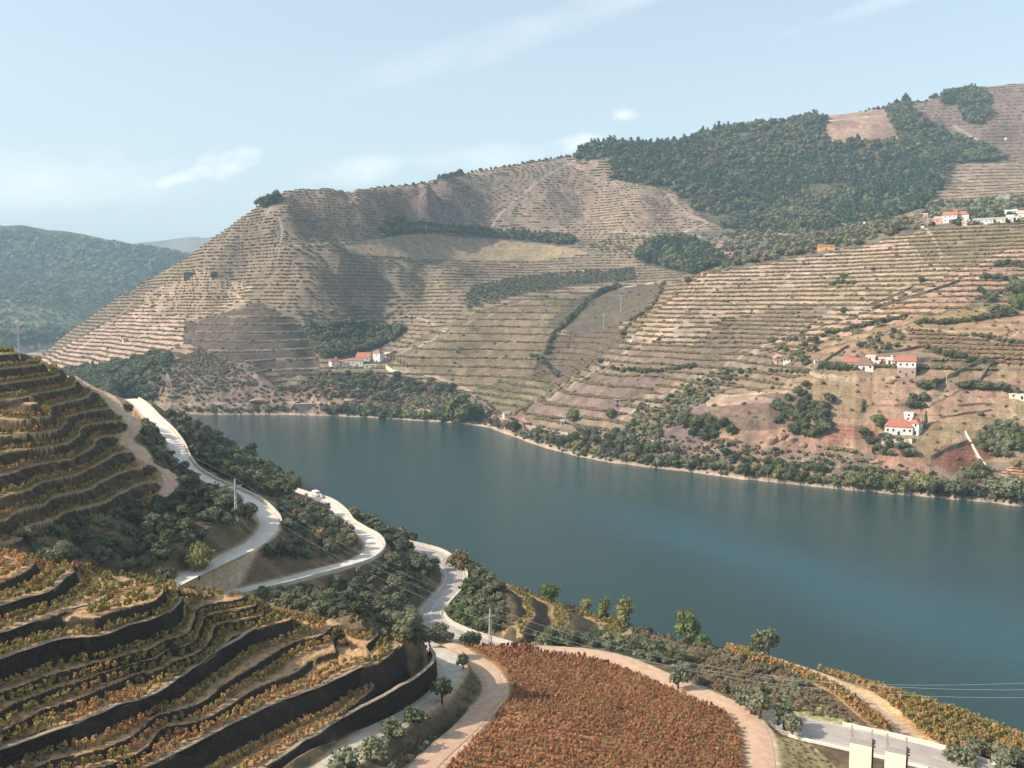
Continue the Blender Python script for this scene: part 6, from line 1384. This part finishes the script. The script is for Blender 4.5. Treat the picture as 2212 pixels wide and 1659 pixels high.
house(1482, 677, 9, 4, 'tiny red-roofed hut in the middle of the bright terraces', M_wh, M_tr, 'gable', 3, 0, 0.7, wins=0, name='hut', cat='hut')
house(1334, 871, 14, 7, 'stone shed among the bushes in the middle of the right bank', M_st, M_st, 'flat', 1, 0, 0.6, wins=1, name='shed', cat='shed')
house(1094, 903, 14, 9, 'pale house right of the big round tree on the shore', M_cr, M_tg, 'gable', 5, 20, 0.8, wins=2)
house(1215, 919, 8, 9, 'white hut by the first dark trees of the right bank', M_wh, M_tg, 'gable', 3, 0, 0.8, wins=0, name='hut', cat='hut')
house(1211, 945, 26, 5, 'low stone ruin wall close to the waterline', M_st, M_st, 'flat', 0, -8, 0.2, wins=0, door=False, name='ruin', cat='ruin')
def rock(u, v, wpx, hpx, label, mat, seed, G=None):
    p = (G or FG).hit(u, v); s = math.hypot(p[0], p[1]) / FX; R = np.random.default_rng(seed); t = bpy.data.meshes.new('r')
    V0, F0 = ICO; edges = {}; V1 = [tuple(x) for x in V0]; F1 = []
    def mid(a, b):
        k = (min(a, b), max(a, b))
        if k not in edges: m_ = (np.array(V1[a]) + np.array(V1[b])) / 2; V1.append(tuple(m_ / np.linalg.norm(m_))); edges[k] = len(V1) - 1
        return edges[k]
    for a, b, c in F0:
        ab, bc, ca = mid(a, b), mid(b, c), mid(c, a); F1 += [(a, ab, ca), (b, bc, ab), (c, ca, bc), (ab, bc, ca)]
    W_ = np.array(V1) * (1 + 0.15 * R.normal(size=(len(V1), 1))) * np.array([wpx * s / 2, wpx * s / 3, hpx * s * .5])
    o = MB().add(W_, None, F1).build('rock', mat); o.location = (p[0], p[1], p[2]); tag(o, label, 'rock'); return o
M_rkw = simple_mat('pale_rock', srgb(226, 208, 182), srgb(196, 172, 144), 0.3, 0.95, 0.5)
M_rko = simple_mat('ochre_rock', srgb(176, 140, 116), srgb(134, 108, 92), 0.25, 0.95, 0.6)
for i, (u, v, w, h, l) in enumerate([(1328, 941, 7, 7, 'small pale rock, left one of the pair below the grey cliff'), (1336, 940, 8, 10, 'upright pale rock, right one of the pair below the grey cliff'), (1357, 950, 14, 18, 'tall cream rock outcrop below the grey cliff'), (1410, 957, 18, 10, 'white scree rock in the middle of the right bank'), (1427, 962, 9, 7, 'small white rock just right of the white scree')]):
    rock(u, v, w, h, l, M_rkw, 40 + i)
for i, (u, v, w, h, l) in enumerate([(1668, 955, 26, 30, 'ochre cliff rock under the dense copse, leftmost'), (1690, 948, 20, 26, 'ochre cliff rock under the dense copse, middle'), (1710, 955, 20, 24, 'ochre cliff rock under the dense copse, right'), (1895, 1002, 30, 16, 'reddish rock face below the white villa'), (1735, 962, 20, 10, 'low ochre rock at the foot of the copse'), (1375, 820, 10, 5, 'small grey rock on the pale terraces'), (1925, 826, 26, 12, 'pale rock mass below the farmhouses'), (1070, 900, 18, 9, 'pinkish rock at the foot of the terraced spur'), (352, 850, 12, 20, 'pale ochre rock slide on the far shore at the left'), (560, 866, 40, 8, 'long reddish rock cut above the far shore'), (760, 868, 34, 8, 'reddish rock cut under the estate slope')]):
    rock(u, v, w, h, l, M_rko, 60 + i)
# farm hamlet on the right
house(1839, 791, 30, 8, 'long white house with an orange-red roof, leftmost of the farm hamlet', M_wh, M_tr, 'gable', 8, 0, 0.5, wins=3)
house(1866, 802, 36, 10, 'white house with a large brown hipped roof in the farm hamlet', M_wh, M_tb, 'hip', 14, -2, 0.8, wins=3)
house(1882, 781, 18, 7, 'white house with a pale roof behind the brown-roofed house', M_wh, M_pk, 'gable', 4, -24, 0.7, wins=1)
house(1893, 790, 14, 8, 'small square white house right of the brown-roofed house', M_wh, M_wh, 'flat', 1, -16, 0.8, wins=1)
house(1921, 786, 12, 9, 'little white house with a chimney in the middle of the hamlet', M_wh, M_wh, 'gable', 3, 0, 0.9, wins=1, chim=True)
house(1906, 782, 14, 5, 'low shed with a faded pink roof in the middle of the hamlet', M_pk, M_pk, 'shed', 3, 0, 0.6, wins=0, name='shed', cat='shed')
house(1943, 790, 28, 8, 'cream house with a wide red-brown roof just behind the tall stone farmhouse', M_cr, M_tr, 'hip', 8, 4, 0.6, wins=2)
house(1957, 818, 33, 30, 'tall farmhouse with a bright red roof, white upper floor and stone ground floor', M_wh, M_tr, 'shed', 9, 2, 0.6, wins=3, floors=2, base=0.58, name='farmhouse')
house(1706, 784, 26, 8, 'long white cottage with a brown roof left of the thick hedge', M_wh, M_tb, 'gable', 5, 0, 0.5, wins=4, name='cottage', cat='cottage')
house(1680, 786, 10, 6, 'small white cottage at the left end, half behind bushes', M_wh, M_tb, 'gable', 3, 0, 0.8, wins=1, name='cottage', cat='cottage')
house(1764, 784, 9, 8, 'small white shed beside the drive at the left end of the hedge', M_wh, M_tb, 'shed', 3, -15, 0.8, wins=1, name='shed', cat='shed')
house(1706, 771, 10, 5, 'tiny pale hut above the long white cottage', M_cr, M_tb, 'gable', 3, 0, 0.8, wins=0, name='hut', cat='hut')
free_wall(FG, [(1750, 808), (1770, 817), (1810, 822), (1860, 823), (1905, 821)], 1.5, 0.8, 'long curved pale wall of the terrace in front of the farm hamlet', M_st)
# white villa
house(1940, 941, 50, 17, 'long white villa with a red tiled roof above the riverside rocks', M_wh, M_tr, 'hip', 12, 4, 0.45, wins=5, name='villa', cat='villa')
house(1975, 939, 24, 22, 'white side wing of the villa with a small red roof, right of the long front', M_wh, M_tr, 'hip', 6, -24, 0.8, wins=2, floors=2, name='villa_wing', cat='house')
house(1962, 922, 14, 16, 'white tower-like building with a chimney behind the villa roof', M_wh, M_wh, 'flat', 1, -8, 0.9, wins=1, floors=2, chim=True, name='tower_house')
house(1963, 903, 17, 10, 'small white building on the slope above the villa', M_wh, M_wh, 'flat', 1, 0, 0.6, wins=1)
free_wall(FG, [(1905, 958), (1925, 962), (1945, 962), (1970, 958)], 2.4, 0.7, 'cream garden wall below the white villa', M_cr)
house(2132, 930, 14, 4, 'small white pump house by the bright green orchard', M_wh, M_wh, 'flat', 1, 0, 0.6, wins=0, door=False, name='hut', cat='hut')
house(2200, 866, 28, 9, 'cream building cut by the right edge, above the orchard', M_cr, M_cr, 'flat', 1, -10, 0.6, wins=2)
house(1680, 998, 16, 5, 'small white culvert house on the riverside track', M_wh, M_wh, 'flat', 1, 0, 0.5, wins=1, name='hut', cat='hut')
# village on the crest at the upper right
house(2035, 484, 28, 10, 'pink building at the left end of the hilltop village', M_pk, M_pk, 'gable', 4, 6, 0.5, wins=3)
house(2052, 482, 24, 15, 'large white house with a pink roof on the hilltop', M_wh, M_tr, 'gable', 6, -4, 0.6, wins=3, floors=2)
house(2078, 479, 22, 13, 'white house with a red hipped roof, centre of the hilltop village', M_wh, M_tr, 'hip', 6, 0, 0.7, wins=2)
house(2088, 487, 18, 8, 'cream cottage with a pink roof below the hipped roof house', M_cr, M_pk, 'hip', 4, 0, 0.7, wins=2, name='cottage', cat='cottage')
house(2065, 458, 15, 3, 'orange-red roof standing alone above the hilltop village', M_pk, M_tr, 'gable', 3, 0, 0.7, wins=1)
house(2041, 462, 10, 7, 'small grey-brown block house above the hilltop village', M_st, M_st, 'flat', 1, 0, 0.8, wins=1)
house(2123, 485, 34, 8, 'long white building with a flat grey roof on the hilltop', M_wh, M_tg, 'shed', 5, -4, 0.5, wins=5)
house(2158, 483, 20, 9, 'cream double house right of the long grey-roofed building', M_cr, M_tg, 'gable', 3, 0, 0.6, wins=3)
house(2181, 480, 12, 10, 'white house with two gables near the right edge of the village', M_wh, M_wh, 'gable', 3, 0, 0.8, wins=1)
house(2192, 476, 10, 8, 'small cream house next to the two gabled white house', M_cr, M_cr, 'flat', 1, 0, 0.8, wins=1)
house(2184, 463, 20, 5, 'low white building higher up behind the village', M_wh, M_wh, 'shed', 3, 8, 0.5, wins=2)
house(2208, 474, 14, 11, 'cream house with a pink roof cut by the right edge', M_cr, M_pk, 'gable', 5, 0, 0.8, wins=2)
house(2010, 480, 14, 6, 'pale ruin left of the pink village building', M_st, M_st, 'shed', 2, 0, 0.6, wins=1, name='ruin', cat='ruin')
house(1999, 470, 8, 6, 'small pinkish hut in the trees left of the village', M_pk, M_pk, 'gable', 2, 0, 0.8, wins=0, name='hut', cat='hut')
house(1784, 541, 32, 8, 'ochre-yellow farm building on the crest of the bright spur', M_oc, M_tr, 'shed', 3, 4, 0.4, wins=3)
house(1824, 491, 12, 7, 'white house with two bright gables in the scrub below the wood', M_wh, M_tg, 'gable', 3, 0, 0.7, wins=1)
house(1868, 488, 5, 5, 'tiny white hut in the trees below the wood', M_wh, M_wh, 'gable', 2, 0, 0.8, wins=0, name='hut', cat='hut')
house(1993, 494, 6, 4, 'tiny white hut on the crest beside the pale track', M_wh, M_wh, 'flat', 1, 0, 0.8, wins=0, door=False, name='hut', cat='hut')
house(2115, 603, 8, 3, 'tiny white hut in the olive row near the right edge', M_wh, M_wh, 'flat', 1, 0, 0.8, wins=0, door=False, name='hut', cat='hut')
house(2170, 431, 30, 4, 'low pale greenhouse on the slope above the village', M_tg, M_tg, 'shed', 2, 0, 0.3, wins=0, door=False, name='greenhouse', cat='greenhouse')
house(2172, 304, 3, 2.5, 'tiny white hut below the small copse at the upper right', M_wh, M_wh, 'gable', 2, 0, 0.8, wins=0, name='hut', cat='hut')
for u, v, w, l in [(20, 656, 12, 'long white house low on the blue hills at the left'), (40, 657, 8, 'small pale house right of the long white one on the blue hills'), (283, 583, 22, 'white estate high on the blue hills'), (356, 593, 8, 'tiny white house on the right of the blue hills'), (426, 545, 12, 'white village block on the farthest hill'), (395, 541, 7, 'small white house on the farthest hill, leftmost'), (466, 548, 7, 'small white house on the farthest hill, at the ridge edge'), (134, 717, 5, 'tiny white hut near the distant water')]:
    house(u, v, w, 4, l, M_wh, M_tg, 'gable', 1.5, 0, 0.5, wins=2, G=DG, sink=4)
# shed near the lower right road and the white parts in the scrub
house(1630, 1545, 15, 16, 'small pink roadside shed between two olives at the lower right', M_pk, M_pk, 'flat', 1, -10, 0.8, wins=0, name='shed', cat='shed', G=NG)

# ================================================================== POLES, WIRES, SIGNS
M_gal = simple_mat('pale_steel', srgb(216, 214, 204), srgb(180, 180, 174), 2.0, 0.6, metal=0.2)
M_wood = simple_mat('dark_pole', srgb(86, 84, 80), srgb(60, 60, 58), 2.0, 0.9)
M_ins = simple_mat('insulator', srgb(120, 140, 140), srgb(90, 110, 110), 2.0, 0.3)
M_wire = simple_mat('wire', srgb(176, 182, 180), srgb(150, 156, 156), 1.0, 0.4, metal=0.3)
def lattice(u, v, px, label, G=NG, rz=18, bw=0.075, arm=0.16):
    p = G.hit(u, v); h = px2h(p, px); e = empty('power_pylon', (p[0], p[1], p[2] - .2), radians(rz)); tag(e, label, 'pylon')
    m = MB(); n = 9; w0 = h * bw; w1 = h * bw * 0.33; t = max(0.05, h * 0.0065)
    def cor(k, i): w = w0 + (w1 - w0) * k / n; z = h * k / n; return np.array([(-1, -1), (1, -1), (1, 1), (-1, 1)][i % 4] + (0,)) * (w / 2) + np.array([0, 0, z])
    for i in range(4):
        for k in range(n):
            m.tube(cor(k, i), cor(k + 1, i), t, t, 4); m.tube(cor(k, i), cor(k + 1, i + 1), t * .6, t * .6, 3); m.tube(cor(k, i + 1), cor(k + 1, i), t * .6, t * .6, 3)
    m.box(-w1 / 2, w1 / 2, -w1 / 2, w1 / 2, h * .985, h * 1.0)
    m.build('mast', M_gal, e)
    a = h * arm; m = MB(); m.tube((-a, 0, h * .80), (a, 0, h * .83), t * 1.3, t * 1.3, 4); m.tube((-a, 0, h * .80), (0, 0, h * .76), t, t, 4); m.tube((a, 0, h * .83), (0, 0, h * .78), t, t, 4); m.build('crossarm', M_gal, e)
    tips = []
    for x, z in ((-a, h * .80), (a, h * .83), (0, h * 1.0)):
        m = MB(); m.tube((x, 0, z), (x, 0, z + (-.5 if x else .4)), .09, .09, 6); m.build('insulator', M_ins, e)
        c, s_ = cos(radians(rz)), sin(radians(rz)); tips.append(np.array([p[0] + x * c, p[1] + x * s_, p[2] - .2 + z + (-.5 if x else .4)]))
    m = MB(); m.box(-w0 * .8, w0 * .8, -w0 * .8, w0 * .8, -.5, .35); m.build('base', M_cr, e)
    return tips
P1 = lattice(1059, 1400, 92, 'white lattice power pylon at the edge of the red vineyard, nearest of the pylons')
P2 = lattice(510, 1122, 86, 'pale lattice pylon among the olives in front of the upper road bend', rz=30, bw=.06)
P3 = lattice(283, 953, 52, 'grey lattice pylon on the left hill beside the dirt track', rz=40, bw=.08)
P4 = lattice(42, 772, 58, 'thin lattice pylon on top of the left hill, against the blue hills', rz=30, bw=.05)
def wires(A_, B_, sag, label, grp, r=0.03):
    for i, (a, b) in enumerate(zip(A_, B_)):
        pts = []
        for f in np.linspace(0, 1, 26):
            q = np.array(a) * (1 - f) + np.array(b) * f; q[2] -= 4 * sag * f * (1 - f); pts.append(q)
        o = MB().path(pts, r, 3).build('power_wire', M_wire); tag(o, label[i], 'power line', grp)
side = ['left hand', 'right hand', 'top']
wires(P2, P1, 3.0, [s + ' wire between the red vineyard pylon and the olive slope pylon' for s in side], 'wires between the two nearest pylons', 0.018)
wires(P3, P2, 1.5, [s + ' wire between the left hill pylon and the olive slope pylon' for s in side], 'wires to the left hill pylon', 0.014)
E_ = [pd(2420, 1462, 165), pd(2420, 1500, 168), pd(2420, 1484, 162)]
wires(P1, E_, 6.5, ['middle wire sagging across the lower river towards the right edge', 'lowest wire sagging across the lower river towards the right edge', 'highest wire sagging across the lower river towards the right edge'][::1], 'wires across the lower river', 0.022)
def pole(u, v, px, label, G=NG, mat=M_wood, cross=False, lamp=False):
    p = G.hit(u, v); h = px2h(p, px); e = empty('utility_pole', (p[0], p[1], p[2] - .3)); tag(e, label, 'utility pole'); r = max(0.13, h * .014) if G is NG else 0.22
    MB().tube((0, 0, 0), (0, 0, h), r, r * .7, 7).build('mast', mat, e)
    m = MB(); m.tube((-h * (.16 if cross else .05), 0, h * .95), (h * (.16 if cross else .05), 0, h * .95), r * .7, r * .7, 5)
    if cross: m.tube((-h * .16, 0, h * .82), (h * .16, 0, h * .82), r * .7, r * .7, 5)
    m.build('crossarm', mat, e); m = MB(); m.tube((0, 0, h), (0, 0, h + r * 2), r * .5, r * .5, 6); m.build('insulator', M_ins if not lamp else M_wh, e)
pole(925, 1183, 27, 'dark pole at the far end of the lowest road, against the water')
pole(1033, 1228, 25, 'dark pole on the brow right of the lowest road bend')
pole(736, 1088, 22, 'thin dark pole at the end of the middle road')
pole(607, 1030, 22, 'thin dark pole among the trees of the upper bank')
pole(1593, 1404, 46, 'tall dark pole standing alone on the brow against the river', lamp=True)
pole(1341, 676, 40, 'white double-armed pole in the plain brown field, taller of the two', FG, M_gal, True)
pole(1304, 711, 34, 'white pole at the lower edge of the plain brown field', FG, M_gal, True)
pole(2044, 828, 18, 'thin pale pole below the farm hamlet', FG, M_gal)
pole(1883, 676, 8, 'tiny pale pole beside the long dark wall on the right slope', FG, M_gal)
# billboard on the slope beside the lowest road
def billboard():
    a = NG.hit(860, 1352); D = math.hypot(a[0], a[1]); s = D / FX; e = empty('billboard', (a[0], a[1], a[2]), 0); e.location = a; az = math.atan2(a[0], a[1]); e.rotation_euler = (0, 0, -az + radians(40))
    tag(e, 'weathered grey billboard on dark posts beside the lowest road', 'billboard'); w, h = 34 * s / 1, 20 * s; z0 = 9 * s
    MB().box(-w / 2, w / 2, -.08, .08, z0, z0 + h).build('panel', M_bb(), e)
    m = MB(); m.box(-w / 2 - .1, w / 2 + .1, -.1, .1, z0 - .12, z0 - .003); m.box(-w / 2 - .1, w / 2 + .1, -.1, .1, z0 + h + .003, z0 + h + .12); m.box(-w / 2 - .12, -w / 2 - .003, -.1, .1, z0, z0 + h); m.box(w / 2 + .003, w / 2 + .12, -.1, .1, z0, z0 + h); m.build('frame', M_wood, e)
    for x in (-w * .38, 0, w * .38): MB().tube((x, .25, -1), (x, .25, z0 + h * .9), .11, .11, 6).build('post', M_wood, e)
def M_bb():
    m, nt, b = mat_new('billboard_print'); tc = nt.nodes.new('ShaderNodeTexCoord')
    sx = nt.nodes.new('ShaderNodeSeparateXYZ'); nt.links.new(tc.outputs['Generated'], sx.inputs[0]); f = nnoise(nt, 3.2, 3, 0.6, tc.outputs['Generated'])
    k = nmap(nt, nmath(nt, 'ADD', sx.outputs[2], nmath(nt, 'MULTIPLY', nmath(nt, 'SUBTRACT', f, 0.5), 1.0)), 0.52, 0.66)
    g = nmix(nt, nmap(nt, f, 0.4, 0.6), (*srgb(84, 88, 92), 1), (*srgb(170, 178, 186), 1)); nt.links.new(nmix(nt, k, g, (*srgb(214, 220, 224), 1)), b.inputs['Base Color']); return m
billboard()
def road_sign(u, v, px, label, disc=True, G=NG, wpx=6, mat=None):
    p = G.hit(u, v); s = math.hypot(p[0], p[1]) / FX; h = px * s; e = empty('road_sign', p, -math.atan2(p[0], p[1])); tag(e, label, 'road sign')
    MB().tube((0, .06, -.4), (0, .06, h), .05, .05, 6).build('post', M_gal, e); m = MB(); w = wpx * s / 2
    if disc: m.tube((0, -.03, h), (0, .0, h), w, w, 14)
    else: m.box(-w, w, -.03, 0.0, h - 2 * w, h)
    m.build('plate', mat or M_gal, e)
road_sign(1020, 1378, 14, 'small round road sign at the lowest road left of the nearest pylon', True, wpx=5)
road_sign(662, 1082, 16, 'rectangular grey road sign seen from behind on the middle road', False, wpx=7)
road_sign(901, 1350, 16, 'small pale sign right of the billboard', False, wpx=5, mat=M_wh)
road_sign(1742, 1562, 14, 'small white marker post by the grass verge at the lower right', False, wpx=2.5, mat=M_wh)
# white van on the lay-by of the middle road
def van():
    p = NG.hit(676, 1074); e = empty('parked_van', (p[0] + 1.0, p[1] + 2.0, p[2] + .05), radians(-50)); tag(e, 'white van parked at the far end of the middle road, above the water', 'van')
    def prof(y0, y1, mat, name, pts, par):
        v = [(x, y0, z) for x, z in pts] + [(x, y1, z) for x, z in pts]; n = len(pts); q = [(i, (i + 1) % n, n + (i + 1) % n, n + i) for i in range(n)]
        t = [(0, i + 1, i) for i in range(1, n - 1)] + [(n, n + i, n + i + 1) for i in range(1, n - 1)]; return MB().add(v, q, t).build(name, mat, par)
    b = prof(-.9, .9, M_wh, 'body', [(-2.3, .35), (2.3, .35), (2.35, 1.0), (1.7, 1.15), (1.1, 1.95), (-2.2, 2.0), (-2.35, 1.0)], e)
    MB().box(1.2, 1.62, -.91, .91, 1.2, 1.55).box(-.2, .9, -.915, .915, 1.25, 1.7).build('window', M_op, e)
    for x in (-1.5, 1.5):
        for y in (-.85, .85):
            w = MB().tube((x, y - .1, .35), (x, y + .1, .35), .35, .35, 12).build('wheel', M_dk, e)
van()
# pale concrete blocks with steel posts at the bottom right
M_cc = simple_mat('pale_concrete', srgb(236, 228, 204), srgb(220, 210, 184), 0.7, 0.85)
M_rs = simple_mat('rusty_steel', srgb(96, 66, 52), srgb(60, 46, 40), 2.0, 0.85)
M_cd = simple_mat('grey_concrete', srgb(168, 160, 152), srgb(146, 138, 130), 0.9, 0.9)
for (u0, u1, vt), lab in (((1836, 1883, 1612), 'left one of two cream concrete blocks beside the lower right road'), ((1912, 1957, 1630), 'right one of two cream concrete blocks beside the lower right road')):
    D = 138.0; a = pd(u0, vt, D); b = pd(u1, vt, D - .0); w = float(np.linalg.norm(b - a)); c = (a + b) / 2
    e = empty('concrete_block', (c[0], c[1], c[2]), -math.atan2(c[0], c[1]) + radians(-4)); tag(e, lab, 'concrete block')
    gz = float(NG.height(c[0], c[1])) - c[2]
    m = MB(); m.box(-w / 2, w / 2, 0, 2.2, min(gz, -3) - 1.5, 0); m.build('wall', M_cc, e)
    m = MB(); m.box(-w / 2, w / 2, .35, .75, .003, .75) ; m.box(-w / 2, -w / 2 + .3, .752, 2.2, .003, .6); m.box(w / 2 - .3, w / 2, .752, 2.2, .003, .6); m.build('trough', M_cd, e)
    for x in (-w / 2 + .12, w / 2 - .12):
        MB().box(x - .12, x + .12, 1.5, 1.8, .6 + .003, 2.3).build('post', M_cd, e)
    m = MB(); m.box(w / 2 + .003, w / 2 + .25, .2, .5, min(gz, -3) - 1, 1.4)
    for z in (.2, .7, 1.1): m.tube((w / 2 + .25, .35, z), (w / 2 + .5, .35, z + .05), .14, .1, 6)
    m.build('steel_rail', M_rs, e)
# dry stone walls and field walls on the far bank that read as dark lines
M_fw = simple_mat('field_wall', srgb(112, 98, 84), srgb(84, 74, 64), 0.6, 0.95, 0.4, coords='world')
for pts, h, lab in [([(1884, 670), (1950, 650), (2010, 632), (2070, 612)], 2.2, 'long dark stone wall climbing the right slope to the crest track'), ([(1880, 660), (1925, 645), (1972, 622)], 1.8, 'shorter dark wall parallel above the long wall of the right slope'),
                    ([(1770, 790), (1800, 770), (1832, 750)], 1.6, 'stone wall climbing left of the farm hamlet'), ([(1975, 785), (2020, 782)], 2.2, 'dark wall right of the tall farmhouse'), ([(2030, 830), (2080, 805), (2125, 783)], 2.4, 'dark diagonal wall between the small fields right of the hamlet'),
                    ([(2110, 838), (2130, 805), (2142, 790)], 2.0, 'steep pair of walls right of the small fields'), ([(2010, 995), (2050, 975), (2092, 960)], 2.4, 'dark wall across the red vineyards right of the villa'), ([(2080, 1030), (2105, 1010), (2120, 1000)], 2.2, 'wall at the right end of the lower red vineyard'),
                    ([(1905, 765), (1950, 760), (1988, 752)], 1.8, 'dark terrace wall above the farmhouses'), ([(2085, 935), (2100, 962), (2115, 990), (2130, 1005)], 0.5, 'pale curved wall left of the orchard'), ([(1860, 893), (1862, 876), (1864, 868)], 2.0, 'short dark wall left above the villa'),
                    ([(2030, 905), (2070, 898), (2120, 892), (2140, 888)], 0.8, 'dark wall under the rounded field right of the villa'), ([(2068, 880), (2100, 876), (2140, 875)], 0.7, 'low wall in the rounded field at the right')]:
    free_wall(FG, pts, h, 0.9, lab, M_fw if 'pale' not in lab else M_cr, step=3.0)
# concrete underside of the quay at the far end etc. is left to the shore
# ================================================================== LABELS THAT SINGLE THINGS OUT
ORD = ['first', 'second', 'third', 'fourth', 'fifth', 'sixth', 'seventh', 'eighth', 'ninth', 'tenth', 'eleventh', 'twelfth', 'thirteenth', 'fourteenth', 'fifteenth', 'sixteenth', 'seventeenth', 'eighteenth', 'nineteenth', 'twentieth']
def finish_labels():
    gr = {}
    for o in SC.objects:
        if o.parent is None and 'label' in o and o.get('kind') is None: gr.setdefault(o['label'], []).append(o)
    for lab, L_ in gr.items():
        if len(L_) < 2: continue
        def px(o):
            x, y, z = o.location; a, b = proj(math.atan2(x, y), (z - CAMZ) / math.hypot(x, y)); return float(a), float(b)
        L_.sort(key=lambda o: px(o)[1])
        us = [px(o)[0] for o in L_]; vs = [px(o)[1] for o in L_]
        wide = (max(us) - min(us)) > 5 * (max(vs) - min(vs)) or 'row' in lab or 'riverside tree' in lab
        nb = 1 if (wide and len(L_) <= 20) else max(1, math.ceil(len(L_) / 9))
        bands = [L_[i * len(L_) // nb:(i + 1) * len(L_) // nb] for i in range(nb)]
        for bi, band_ in enumerate(bands):
            band_.sort(key=lambda o: px(o)[0])
            for i, o in enumerate(band_):
                wds = lab.split(' ')
                if nb == 1: t = ORD[min(i, 19)] + ' from left: '
                else:
                    bn = ('top' if bi == 0 else 'bottom' if bi == nb - 1 else ORD[min(bi, 19)]) + ' band, '
                    t = bn + ORD[min(i, 19)] + ' from left: '
                o['label'] = t + ' '.join(wds[:16 - len(t.split())])
finish_labels()
for o in SC.objects:
    if 'label' in o and len(o['label'].split()) > 16: o['label'] = ' '.join(o['label'].split()[:16])
print('objects', round(time.time() - T0, 1), len(SC.objects))
# ================================================================== AIR
def haze():
    m = bpy.data.materials.new('haze_air'); m.use_nodes = True; nt = m.node_tree
    for n in list(nt.nodes): nt.nodes.remove(n)
    out = nt.nodes.new('ShaderNodeOutputMaterial'); v = nt.nodes.new('ShaderNodeVolumePrincipled')
    v.inputs['Color'].default_value = (0.60, 0.81, 0.97, 1); v.inputs['Density'].default_value = HAZE_D; v.inputs['Anisotropy'].default_value = 0.0
    nt.links.new(v.outputs[0], out.inputs['Volume'])
    m.volume_intersection_method = 'FAST' if hasattr(m, 'volume_intersection_method') else m.volume_intersection_method
    x0, x1, y0, y1, z0, z1 = -13000, 9000, -600, 14000, -31, 760
    o = MB().box(x0, x1, y0, y1, z0, z1).build('haze', m); tag(o, kind='stuff'); tag(o, 'pale blue haze of the air over the valley', 'haze', None, 'stuff')
HAZE_D = 0.000145
haze()
